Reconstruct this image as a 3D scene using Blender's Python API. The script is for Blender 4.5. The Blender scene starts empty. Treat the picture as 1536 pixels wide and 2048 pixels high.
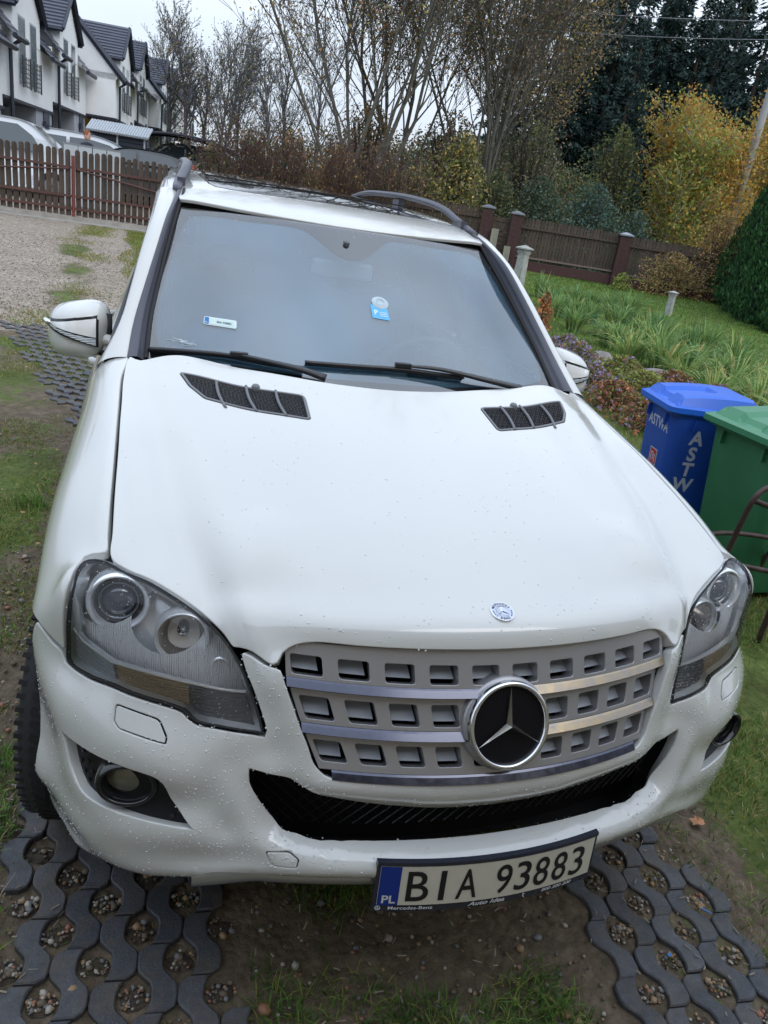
import bpy, bmesh, math, random
import numpy as np
from mathutils import Vector, Matrix, Euler
from mathutils.geometry import delaunay_2d_cdt
from mathutils import noise as mnoise

random.seed(7)
RNG = np.random.default_rng(11)
SC = bpy.context.scene
COL = SC.collection
R = math.radians

# ------------------------------------------------------------------ camera
cam_d = bpy.data.cameras.new('camera')
cam = bpy.data.objects.new('camera', cam_d)
COL.objects.link(cam)
SC.camera = cam
cam_d.sensor_fit = 'VERTICAL'
cam_d.sensor_height = 36.0
cam_d.lens = 1499.78 / 2048 * 36.0
cam_d.clip_start = 0.02
cam_d.clip_end = 2000.0
_az, _el, _ro = R(20.335), R(-22.0335), R(9.0152)
_d = Vector((math.sin(_az) * math.cos(_el), math.cos(_az) * math.cos(_el), math.sin(_el)))
_r = _d.cross(Vector((0, 0, 1))).normalized()
_u = _r.cross(_d)
_r2 = math.cos(_ro) * _r + math.sin(_ro) * _u
_u2 = -math.sin(_ro) * _r + math.cos(_ro) * _u
cam.matrix_world = Matrix(((_r2.x, _u2.x, -_d.x, -0.7591), (_r2.y, _u2.y, -_d.y, -1.0702), (_r2.z, _u2.z, -_d.z, 1.7604), (0, 0, 0, 1)))
SC.render.resolution_x = 768
SC.render.resolution_y = 1024

# ------------------------------------------------------------------ world, sun, exposure
SUN_EL, SUN_ROT = R(42), R(150)
world = bpy.data.worlds.new('World')
SC.world = world
world.use_nodes = True
wn, wl = world.node_tree.nodes, world.node_tree.links
wn.clear()
w_out = wn.new('ShaderNodeOutputWorld')
w_bg = wn.new('ShaderNodeBackground')
w_sky = wn.new('ShaderNodeTexSky')
w_sky.sky_type = 'NISHITA'
w_sky.sun_disc = False
w_sky.sun_elevation = SUN_EL
w_sky.sun_rotation = SUN_ROT
w_sky.air_density = 1.4
w_sky.dust_density = 3.0
w_tc = wn.new('ShaderNodeTexCoord')
w_map = wn.new('ShaderNodeMapping')
w_map.inputs['Scale'].default_value = (1.0, 1.0, 1.9)
w_noise = wn.new('ShaderNodeTexNoise')
w_noise.inputs['Scale'].default_value = 1.7
w_noise.inputs['Detail'].default_value = 4.0
w_noise.inputs['Roughness'].default_value = 0.5
w_ramp = wn.new('ShaderNodeValToRGB')
w_ramp.color_ramp.elements[0].position = 0.33
w_ramp.color_ramp.elements[0].color = (4.7, 5.5, 6.8, 1)
w_ramp.color_ramp.elements[1].position = 0.68
w_ramp.color_ramp.elements[1].color = (7.2, 7.9, 9.0, 1)
w_mix = wn.new('ShaderNodeMixRGB')
w_mix.inputs[0].default_value = 0.88
wl.new(w_tc.outputs['Generated'], w_map.inputs[0])
wl.new(w_map.outputs[0], w_noise.inputs['Vector'])
wl.new(w_noise.outputs['Fac'], w_ramp.inputs[0])
wl.new(w_sky.outputs[0], w_mix.inputs[1])
# overcast sky: brighter towards the zenith
w_sep = wn.new('ShaderNodeSeparateXYZ')
w_mr = wn.new('ShaderNodeMapRange')
w_mr.inputs['From Min'].default_value = -0.05
w_mr.inputs['From Max'].default_value = 1.0
w_mr.inputs['To Min'].default_value = 0.60
w_mr.inputs['To Max'].default_value = 1.45
w_mul = wn.new('ShaderNodeMixRGB')
w_mul.blend_type = 'MULTIPLY'
w_mul.inputs[0].default_value = 1.0
wl.new(w_tc.outputs['Generated'], w_sep.inputs[0])
wl.new(w_sep.outputs['Z'], w_mr.inputs[0])
wl.new(w_ramp.outputs[0], w_mul.inputs[1])
wl.new(w_mr.outputs[0], w_mul.inputs[2])
wl.new(w_mul.outputs[0], w_mix.inputs[2])
wl.new(w_mix.outputs[0], w_bg.inputs[0])
w_bg.inputs[1].default_value = 0.10
wl.new(w_bg.outputs[0], w_out.inputs[0])

sun_d = bpy.data.lights.new('sun', 'SUN')
sun_d.energy = 0.5
sun_d.angle = R(40)
sun_d.color = (1.0, 0.97, 0.93)
sun = bpy.data.objects.new('sun', sun_d)
COL.objects.link(sun)
_sd = Vector((math.sin(SUN_ROT) * math.cos(SUN_EL), math.cos(SUN_ROT) * math.cos(SUN_EL), math.sin(SUN_EL)))
sun.rotation_euler = _sd.to_track_quat('Z', 'Y').to_euler()

SC.view_settings.view_transform = 'Standard'
SC.view_settings.look = 'None'
SC.view_settings.exposure = 0.92
SC.view_settings.gamma = 1.0
SC.view_settings.use_curve_mapping = False

# ------------------------------------------------------------------ materials
MATS = {}
def _nt(name):
    m = bpy.data.materials.new(name)
    m.use_nodes = True
    return m, m.node_tree.nodes, m.node_tree.links

def pbr(name, col, rough=0.5, metal=0.0, coat=0.0, spec=0.5, var=0.0, scale=8.0, bump=0.0, bscale=40.0, col2=None, trans=0.0, ior=1.45, detail=4.0, rvar=0.0, space='Object', stretch=None, sheen=0.0):
    """principled material with noise driven colour, roughness and bump"""
    if name in MATS:
        return MATS[name]
    m, n, l = _nt(name)
    b = n['Principled BSDF']
    b.inputs['Base Color'].default_value = (*col, 1)
    b.inputs['Roughness'].default_value = rough
    b.inputs['Metallic'].default_value = metal
    b.inputs['Coat Weight'].default_value = coat
    b.inputs['Coat Roughness'].default_value = 0.04
    b.inputs['Specular IOR Level'].default_value = spec
    b.inputs['Transmission Weight'].default_value = trans
    b.inputs['IOR'].default_value = ior
    if var or col2 or bump or rvar:
        tc = n.new('ShaderNodeTexCoord')
        src = tc.outputs[space]
        if stretch:
            mp = n.new('ShaderNodeMapping')
            mp.inputs['Scale'].default_value = stretch
            l.new(src, mp.inputs[0])
            src = mp.outputs[0]
    if var or col2 or rvar:
        t = n.new('ShaderNodeTexNoise')
        t.inputs['Scale'].default_value = scale
        t.inputs['Detail'].default_value = detail
        t.inputs['Roughness'].default_value = 0.6
        l.new(src, t.inputs['Vector'])
        r = n.new('ShaderNodeValToRGB')
        c2 = col2 or tuple(c * (1 + var) for c in col)
        c1 = col if col2 else tuple(c * (1 - var) for c in col)
        r.color_ramp.elements[0].position = 0.3
        r.color_ramp.elements[0].color = (*c1, 1)
        r.color_ramp.elements[1].position = 0.7
        r.color_ramp.elements[1].color = (*c2, 1)
        l.new(t.outputs['Fac'], r.inputs[0])
        l.new(r.outputs[0], b.inputs['Base Color'])
        if rvar:
            mr = n.new('ShaderNodeMapRange')
            mr.inputs['To Min'].default_value = rough - rvar
            mr.inputs['To Max'].default_value = rough + rvar
            l.new(t.outputs['Fac'], mr.inputs[0])
            l.new(mr.outputs[0], b.inputs['Roughness'])
    if bump:
        t2 = n.new('ShaderNodeTexNoise')
        t2.inputs['Scale'].default_value = bscale
        t2.inputs['Detail'].default_value = 5.0
        l.new(src, t2.inputs['Vector'])
        bp = n.new('ShaderNodeBump')
        bp.inputs['Strength'].default_value = bump
        bp.inputs['Distance'].default_value = 0.01
        l.new(t2.outputs['Fac'], bp.inputs['Height'])
        l.new(bp.outputs[0], b.inputs['Normal'])
    MATS[name] = m
    return m

def glassy(name, tint=(1, 1, 1), film=0.0, filmcol=(0.5, 0.6, 0.65), ior=1.5, rough=0.0, patch=0.0, boost=0.0):
    """thin pane: fresnel reflection over tinted see-through, with an optional film of flat colour"""
    m, n, l = _nt(name)
    n.remove(n['Principled BSDF'])
    out = n['Material Output']
    tr = n.new('ShaderNodeBsdfTransparent')
    tr.inputs[0].default_value = (*tint, 1)
    gl = n.new('ShaderNodeBsdfGlossy')
    gl.inputs['Roughness'].default_value = rough
    fr = n.new('ShaderNodeFresnel')
    fr.inputs[0].default_value = ior
    mx = n.new('ShaderNodeMixShader')
    src = tr.outputs[0]
    if film:
        df = n.new('ShaderNodeBsdfDiffuse')
        df.inputs[0].default_value = (*filmcol, 1)
        m0 = n.new('ShaderNodeMixShader')
        m0.inputs[0].default_value = film
        if patch:
            tc = n.new('ShaderNodeTexCoord')
            t = n.new('ShaderNodeTexNoise')
            t.inputs['Scale'].default_value = 2.2
            t.inputs['Detail'].default_value = 2.0
            l.new(tc.outputs['Object'], t.inputs['Vector'])
            mr = n.new('ShaderNodeMapRange')
            mr.inputs['From Min'].default_value = 0.3
            mr.inputs['From Max'].default_value = 0.7
            mr.inputs['To Min'].default_value = film - patch
            mr.inputs['To Max'].default_value = film + patch
            l.new(t.outputs['Fac'], mr.inputs[0])
            l.new(mr.outputs[0], m0.inputs[0])
        l.new(tr.outputs[0], m0.inputs[1])
        l.new(df.outputs[0], m0.inputs[2])
        src = m0.outputs[0]
    fac = fr.outputs[0]
    if boost:
        ad = n.new('ShaderNodeMath')
        ad.operation = 'ADD'
        ad.use_clamp = True
        ad.inputs[1].default_value = boost
        l.new(fac, ad.inputs[0])
        fac = ad.outputs[0]
    l.new(fac, mx.inputs[0])
    l.new(src, mx.inputs[1])
    l.new(gl.outputs[0], mx.inputs[2])
    l.new(mx.outputs[0], out.inputs[0])
    MATS[name] = m
    return m

# ------------------------------------------------------------------ scene helpers
def link(o, parent=None):
    COL.objects.link(o)
    if parent is not None:
        o.parent = parent
    return o

def tag(o, label=None, cat=None, group=None, kind=None):
    if label: o['label'] = label
    if cat: o['category'] = cat
    if group: o['group'] = group
    if kind: o['kind'] = kind
    return o

def empty(name, loc=(0, 0, 0), rz=0.0, label=None, cat=None, group=None):
    o = bpy.data.objects.new(name, None)
    o.location = loc
    o.rotation_euler = (0, 0, rz)
    o.empty_display_size = 0.1
    COL.objects.link(o)
    return tag(o, label, cat, group)

def mesh_obj(name, verts, faces, mat=None, parent=None, smooth=False, normals=None, mats=None, fmat=None):
    me = bpy.data.meshes.new(name)
    me.from_pydata([tuple(map(float, v)) for v in verts], [], [tuple(f) for f in faces])
    if mats:
        for m in mats: me.materials.append(m)
        if fmat is not None:
            me.polygons.foreach_set('material_index', np.asarray(fmat, dtype=np.int32))
    elif mat is not None:
        me.materials.append(mat)
    if smooth or normals is not None:
        me.polygons.foreach_set('use_smooth', np.ones(len(me.polygons), dtype=bool))
    me.update()
    if normals is not None:
        me.normals_split_custom_set_from_vertices([tuple(map(float, x)) for x in normals])
    o = bpy.data.objects.new(name, me)
    return link(o, parent)

class MB:
    """collects simple solids and builds them as one mesh"""
    def __init__(s):
        s.v, s.f, s.m = [], [], []
        s.cur = 0
    def add(s, verts, faces):
        b = len(s.v)
        s.v += [tuple(map(float, q)) for q in verts]
        s.f += [tuple(i + b for i in f) for f in faces]
        s.m += [s.cur] * len(faces)
        return s
    def box(s, c, d, rz=0.0, M=None, taper=1.0):
        x, y, z = d[0] / 2, d[1] / 2, d[2] / 2
        t = taper
        pts = [(-x, -y, -z), (x, -y, -z), (x, y, -z), (-x, y, -z), (-x * t, -y * t, z), (x * t, -y * t, z), (x * t, y * t, z), (-x * t, y * t, z)]
        cs, sn = math.cos(rz), math.sin(rz)
        if M is not None:
            pts = [tuple(M @ Vector(q)) for q in pts]
            pts = [(q[0] + c[0], q[1] + c[1], q[2] + c[2]) for q in pts]
        else:
            pts = [(q[0] * cs - q[1] * sn + c[0], q[0] * sn + q[1] * cs + c[1], q[2] + c[2]) for q in pts]
        return s.add(pts, [(0, 3, 2, 1), (4, 5, 6, 7), (0, 1, 5, 4), (1, 2, 6, 5), (2, 3, 7, 6), (3, 0, 4, 7)])
    def tube(s, pts, rad, n=8, caps=True, flat=None):
        """tube along pts; rad a number or one per point; flat=(a,b) squashes the section"""
        P = [Vector(p) for p in pts]
        k = len(P)
        rr = rad if hasattr(rad, '__len__') else [rad] * k
        T = []
        for i in range(k):
            a, b = P[max(0, i - 1)], P[min(k - 1, i + 1)]
            t = (b - a)
            T.append(t.normalized() if t.length > 1e-9 else Vector((0, 0, 1)))
        up = Vector((0, 0, 1)) if abs(T[0].z) < 0.9 else Vector((1, 0, 0))
        verts, faces = [], []
        x = T[0].cross(up).normalized()
        for i in range(k):
            x = (x - T[i] * x.dot(T[i])).normalized()
            y = T[i].cross(x)
            for j in range(n):
                a = 2 * math.pi * j / n
                fa, fb = flat if flat else (1, 1)
                verts.append(P[i] + (x * math.cos(a) * fa + y * math.sin(a) * fb) * rr[i])
        for i in range(k - 1):
            for j in range(n):
                a, b = i * n + j, i * n + (j + 1) % n
                faces.append((a, b, b + n, a + n))
        if caps:
            faces.append(tuple(range(n - 1, -1, -1)))
            faces.append(tuple(range((k - 1) * n, k * n)))
        return s.add(verts, faces)
    def lathe(s, prof, c=(0, 0, 0), n=24, M=None, arc=None):
        """prof: (r, h) pairs turned about local z, then M and c applied"""
        verts, faces = [], []
        for r, h in prof:
            for j in range(n):
                a = 2 * math.pi * j / n
                q = Vector((r * math.cos(a), r * math.sin(a), h))
                if M is not None: q = M @ q
                verts.append((q.x + c[0], q.y + c[1], q.z + c[2]))
        for i in range(len(prof) - 1):
            for j in range(n):
                a, b = i * n + j, i * n + (j + 1) % n
                faces.append((a, b, b + n, a + n))
        return s.add(verts, faces)
    def prism(s, poly, h0, h1, M=None, c=(0, 0, 0)):
        """extrude 2D polygon (x,y) from h0 to h1"""
        k = len(poly)
        pts = [Vector((p[0], p[1], h0)) for p in poly] + [Vector((p[0], p[1], h1)) for p in poly]
        if M is not None: pts = [M @ q for q in pts]
        pts = [(q.x + c[0], q.y + c[1], q.z + c[2]) for q in pts]
        fs = [tuple(range(k - 1, -1, -1)), tuple(range(k, 2 * k))]
        fs += [(i, (i + 1) % k, (i + 1) % k + k, i + k) for i in range(k)]
        return s.add(pts, fs)
    def build(s, name, mat, parent=None, smooth=False, mats=None, autosmooth=None, bevel=None):
        o = mesh_obj(name, s.v, s.f, mat, parent, smooth=smooth, mats=mats, fmat=s.m if mats else None)
        if autosmooth:
            me = o.data
            me.polygons.foreach_set('use_smooth', np.ones(len(me.polygons), dtype=bool))
            bm = bmesh.new(); bm.from_mesh(me)
            for e in bm.edges:
                if len(e.link_faces) == 2 and e.calc_face_angle(0) > R(autosmooth): e.smooth = False
            bm.to_mesh(me); bm.free()
        if bevel:
            md = o.modifiers.new('bevel', 'BEVEL')
            md.width = bevel; md.segments = 2; md.limit_method = 'ANGLE'
        return o

def copy_tree(o, parent=None):
    c = o.copy()
    COL.objects.link(c)
    if parent is not None:
        c.parent = parent
    for ch in list(o.children):
        copy_tree(ch, c)
    return c

# ------------------------------------------------------------------ surfaces and panels
def catmull(P, closed=True, step=0.01, corners=None):
    """resample a polyline through P smoothly; corners = set of indices kept sharp"""
    P = np.asarray(P, float)
    n = len(P)
    corners = corners or set()
    out = []
    rng = range(n) if closed else range(n - 1)
    for i in rng:
        p1, p2 = P[i], P[(i + 1) % n]
        p0 = P[(i - 1) % n] if (closed or i > 0) else p1
        p3 = P[(i + 2) % n] if (closed or i + 2 < n) else p2
        L = np.linalg.norm(p2 - p1)
        if L < 1e-9: continue
        a, b = (p2 - p0), (p3 - p1)
        m1 = (p2 - p1) if (i in corners or np.linalg.norm(p1 - p0) < 1e-9) else a * (L / (np.linalg.norm(p1 - p0) + L))
        m2 = (p2 - p1) if (((i + 1) % n) in corners or np.linalg.norm(p3 - p2) < 1e-9) else b * (L / (np.linalg.norm(p3 - p2) + L))
        k = max(1, int(math.ceil(L / step)))
        t = (np.arange(k) / k)[:, None]
        out.append((2 * t**3 - 3 * t**2 + 1) * p1 + (t**3 - 2 * t**2 + t) * m1 + (-2 * t**3 + 3 * t**2) * p2 + (t**3 - t**2) * m2)
    out = np.concatenate(out)
    if not closed:
        out = np.concatenate([out, P[-1:]])
    return out

def area2(P):
    x, y = P[:, 0], P[:, 1]
    return 0.5 * np.sum(x * np.roll(y, -1) - np.roll(x, -1) * y)

def inset(P, d):
    """move a closed CCW polygon inward by d (CW: outward)"""
    a = P - np.roll(P, 1, 0); b = np.roll(P, -1, 0) - P
    a /= np.maximum(np.linalg.norm(a, axis=1, keepdims=True), 1e-9)
    b /= np.maximum(np.linalg.norm(b, axis=1, keepdims=True), 1e-9)
    n = np.stack([-(a + b)[:, 1], (a + b)[:, 0]], 1)
    ln = np.linalg.norm(n, axis=1, keepdims=True)
    n /= np.maximum(ln, 1e-9)
    c = np.clip(ln[:, 0] / 2, 0.45, 1)
    return P + n * (d / c)[:, None]

def inside(Q, P):
    x, y = Q[:, 0:1], Q[:, 1:2]
    x1, y1 = P[:, 0][None], P[:, 1][None]
    x2, y2 = np.roll(P[:, 0], -1)[None], np.roll(P[:, 1], -1)[None]
    with np.errstate(divide='ignore', invalid='ignore'):
        c = ((y1 > y) != (y2 > y)) & (x < (x2 - x1) * (y - y1) / (y2 - y1) + x1)
    return (c.sum(1) % 2) == 1

def segdist(Q, P):
    A, B = P, np.roll(P, -1, 0)
    out = np.full(len(Q), 1e9)
    for s0 in range(0, len(Q), 2000):
        q = Q[s0:s0 + 2000, None, :]
        ab = (B - A)[None]
        t = np.clip(((q - A[None]) * ab).sum(-1) / np.maximum((ab**2).sum(-1), 1e-12), 0, 1)
        d = np.linalg.norm(q - (A[None] + ab * t[..., None]), axis=-1)
        out[s0:s0 + 2000] = d.min(1)
    return out

class Surf:
    """a smooth surface with a flat chart; f3(uv)->xyz, f2(xyz)->uv, sgn orients the normal outwards"""
    def __init__(s, f3, f2=None, sgn=1.0, h=1e-3):
        s.f3, s.f2, s.sgn, s.h = f3, f2, sgn, h
    def frame(s, uv):
        h = s.h
        P = s.f3(uv)
        e = np.array([h, 0.0]); g = np.array([0.0, h])
        Pu = (s.f3(uv + e) - s.f3(uv - e)) / (2 * h)
        Pv = (s.f3(uv + g) - s.f3(uv - g)) / (2 * h)
        N = np.cross(Pu, Pv) * s.sgn
        N /= np.maximum(np.linalg.norm(N, axis=1, keepdims=True), 1e-12)
        return P, Pu, Pv, N

def panel(name, surf, loops, mat, parent=None, s=0.016, gap=0.004, depth=0.02, off=0.0, roll=0.002, rim=True, mirror=False, scale=1.0, holegap=None, rimdepths=None):
    """cut a panel out of surf: loops[0] outline, others holes, all in chart units; edges are rolled and turned in"""
    L = []
    for i, P in enumerate(loops):
        P = np.asarray(P, float)
        if (area2(P) < 0) != (i > 0): P = P[::-1]
        g = gap if (i == 0 or holegap is None) else holegap
        L.append(inset(P, (g / 2 + roll) / scale))
    ss = s / scale
    lo, hi = L[0].min(0), L[0].max(0)
    xs = np.arange(lo[0], hi[0], ss); ys = np.arange(lo[1], hi[1], ss * 0.87)
    G = np.array([(x + (ss / 2 if j % 2 else 0), y) for j, y in enumerate(ys) for x in xs])
    keep = inside(G, L[0])
    for h in L[1:]: keep &= ~inside(G, h)
    G = G[keep]
    for h in L: 
        if len(G): G = G[segdist(G, h) > ss * 0.45]
    allv = np.concatenate(L + [G]) if len(G) else np.concatenate(L)
    edges = []; b = 0; starts = []
    for P in L:
        k = len(P); starts.append((b, k))
        edges += [(b + i, b + (i + 1) % k) for i in range(k)]
        b += k
    vo, eo, fo, ov, oe, of = delaunay_2d_cdt([Vector(v) for v in allv], edges, [], 0, 1e-7)
    V2 = np.array([tuple(v) for v in vo])
    F = np.array([f for f in fo])
    c = V2[F].mean(1)
    k_ = inside(c, L[0])
    for h in L[1:]: k_ &= ~inside(c, h)
    F = F[k_]
    P3, Pu, Pv, N = surf.frame(V2)
    a = P3[F]
    fn = np.cross(a[:, 1] - a[:, 0], a[:, 2] - a[:, 0])
    flip = (fn * N[F].mean(1)).sum(1) < 0
    F[flip] = F[flip][:, ::-1]
    verts = [P3 + N * off]; norms = [N]
    faces = [tuple(f) for f in F]
    nv = len(P3)
    # map of original -> output vertex
    omap = {}
    for i, o_ in enumerate(ov):
        for q in o_: omap[q] = i
    if rim:
        for (b0, k) in starts:
            idx = [omap.get(b0 + i, None) for i in range(k)]
            idx = [i for i in idx if i is not None]
            k = len(idx)
            q2 = V2[idx]
            t = np.roll(q2, -1, 0) - np.roll(q2, 1, 0)
            o2 = np.stack([t[:, 1], -t[:, 0]], 1)
            o3 = Pu[idx] * o2[:, :1] + Pv[idx] * o2[:, 1:]
            n3 = N[idx]
            o3 -= n3 * (o3 * n3).sum(1, keepdims=True)
            o3 /= np.maximum(np.linalg.norm(o3, axis=1, keepdims=True), 1e-12)
            base = P3[idx] + n3 * off
            rings = [(0.55 * roll, -0.2 * roll, 0.35), (roll, -roll, 0.75), (roll, -1.8 * roll, 1.0), (roll, -depth, 1.0)]
            prev = idx
            for (oo, dd, w) in rings:
                verts.append(base + o3 * oo + n3 * dd)
                nn = n3 * (1 - w) + o3 * w
                nn /= np.linalg.norm(nn, axis=1, keepdims=True)
                norms.append(nn)
                cur = list(range(nv, nv + k)); nv += k
                for i in range(k):
                    j = (i + 1) % k
                    q = (prev[i], prev[j], cur[j], cur[i])
                    faces.append(q)
                prev = cur
    verts = np.concatenate(verts); norms = np.concatenate(norms)
    # fix winding of rim faces against their normals
    out = []
    for f in faces:
        if len(f) == 4:
            p = verts[list(f)]
            fn = np.cross(p[2] - p[0], p[3] - p[1])
            if np.dot(fn, norms[list(f)].sum(0)) < 0: f = f[::-1]
        out.append(f)
    objs = []
    o = mesh_obj(name, verts, out, mat, parent, normals=norms)
    objs.append(o)
    if mirror:
        v2 = verts * np.array([-1, 1, 1]); n2 = norms * np.array([-1, 1, 1])
        objs.append(mesh_obj(name, v2, [f[::-1] for f in out], mat, parent, normals=n2))
        return objs
    return o

def mirx(P):
    return np.asarray(P, float) * np.array([-1.0, 1.0, 1.0])

# ---- text helper: real letter outlines, filled, mapped through fn(x, z) -> xyz
def text_geo(body, size=1.0, bold=0.0, spacing=1.0, shear=0.0, ext=0.0, align='CENTER'):
    cu = bpy.data.curves.new('t', 'FONT')
    cu.body = body; cu.size = size; cu.align_x = align; cu.align_y = 'CENTER'
    cu.space_character = spacing; cu.shear = shear; cu.offset = bold; cu.resolution_u = 4
    cu.extrude = ext
    o = bpy.data.objects.new('t', cu); COL.objects.link(o)
    bpy.context.view_layer.update()
    me = bpy.data.meshes.new_from_object(o.evaluated_get(bpy.context.evaluated_depsgraph_get()))
    V = np.array([tuple(v.co) for v in me.vertices]) if len(me.vertices) else np.zeros((0, 3))
    F = [tuple(p.vertices) for p in me.polygons]
    bpy.data.objects.remove(o); bpy.data.curves.remove(cu); bpy.data.meshes.remove(me)
    return V, F

def text_obj(name, body, mat, parent, fn, **kw):
    V, F = text_geo(body, **kw)
    return mesh_obj(name, [fn(v[0], v[1], v[2]) for v in V], F, mat, parent)

def basis(n, up=(0, 0, 1), roll=0.0):
    """3x3 whose z is n, y as near up as can be"""
    z = Vector(n).normalized(); y = Vector(up); y = (y - z * y.dot(z)).normalized(); x = y.cross(z)
    M = Matrix((x, y, z)).transposed()
    return M @ Matrix.Rotation(roll, 3, 'Z')

# ------------------------------------------------------------------ terrain
def gz(y):
    y = np.asarray(y, float)
    t = np.clip((y - 3.0) / 3.0, 0, 1)
    a = .032 * np.where(y < 3, 0, np.where(y < 6, t * t * 1.5, y - 4.5))
    b = a + .018 * np.clip(y - 20, 0, 60)
    b = np.where(y > 80, a * 0 + .032 * 75.5 + .018 * 60, b)
    return b
def G(y): return float(gz(y))
def axis(*segs):
    out = []
    for a, b, s in segs: out.append(np.arange(a, b, s))
    return np.concatenate(out)
gx = axis((-400, -60, 40), (-60, -12, 4), (-12, -5, .8), (-5, 9, .14), (9, 24, .5), (24, 60, 4), (60, 401, 40))
gy_ = axis((-300, -40, 40), (-40, -4, 4), (-4, 9, .14), (9, 24, .35), (24, 80, 3), (80, 900, 60))
GX, GY = np.meshgrid(gx, gy_)
def fbm(x, y, s, seed=0.0, oct=3):
    v = np.zeros(x.shape); a = 1.0; t = 0
    flat = v.ravel(); fx, fy = x.ravel(), y.ravel()
    for o in range(oct):
        k = s * 2**o
        flat += a * np.array([mnoise.noise(Vector((p * k + seed, q * k - seed, seed * 3.1 + o * 7))) for p, q in zip(fx, fy)])
        t += a; a *= .5
    return (flat / t).reshape(x.shape)
NB = fbm(GX, GY, .55, 3.0, 3); NS = fbm(GX, GY, 2.6, 9.0, 2)
GZ = gz(GY) + .012 * NB * (np.abs(GX) < 12) + .010 * NS * (np.abs(GX) < 10) * (GY < 20)
lawn = np.clip((GX - (.95 + .45 * np.clip(GY, 0, 4) / 4 + .15 * NB)) / .25, 0, 1) * 1.0
lawn = np.where(GX > 3, 1.0, lawn)
leftg = np.clip((-GX - 1.02 - .12 * NB) / .15, 0, 1) * (GY < 7.0)
mossy = np.clip(.5 + 1.6 * NB + .9 * NS, 0, 1)
drive = (GY > 7.2 + .25 * NS) & (GX < 1.0)
trackc = -1.55 - .02 * (GY - 8)
strip = np.exp(-((GX - trackc + .10 * np.sin(GY)) / .33)**2) * (np.clip(.35 + 2.2 * NB + .6 * NS, 0, 1))
edge_r = np.clip((GX + .95 + .010 * (GY - 12) + .28 * NB + .15 * NS) / .35, 0, 1)
edge_l = np.clip((-GX - 3.3 - .08 * (GY - 8)) / .4, 0, 1)
grass = np.where(drive, np.maximum(np.maximum(strip, edge_r * .9), edge_l * .8), np.maximum(lawn * .95, leftg * (.12 + .75 * mossy)))
mid = (np.abs(GX) < .95) & (GY < 7)
grass = np.where(mid, .30 + .5 * NB, grass)
grass = np.where((GX > 3) & (GY > 2.5), 1.0, grass)
gravel = np.where(drive, 1.0, 0.0) * (1 - np.clip(grass, 0, 1))
gravel = np.where((GY > 18.3), .8, gravel)
grass = np.where((GY > 18.3) & (GX < 2), 0.0, grass)
idx = np.arange(GX.size).reshape(GX.shape)
gf = np.stack([idx[:-1, :-1], idx[:-1, 1:], idx[1:, 1:], idx[1:, :-1]], -1).reshape(-1, 4)
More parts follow.
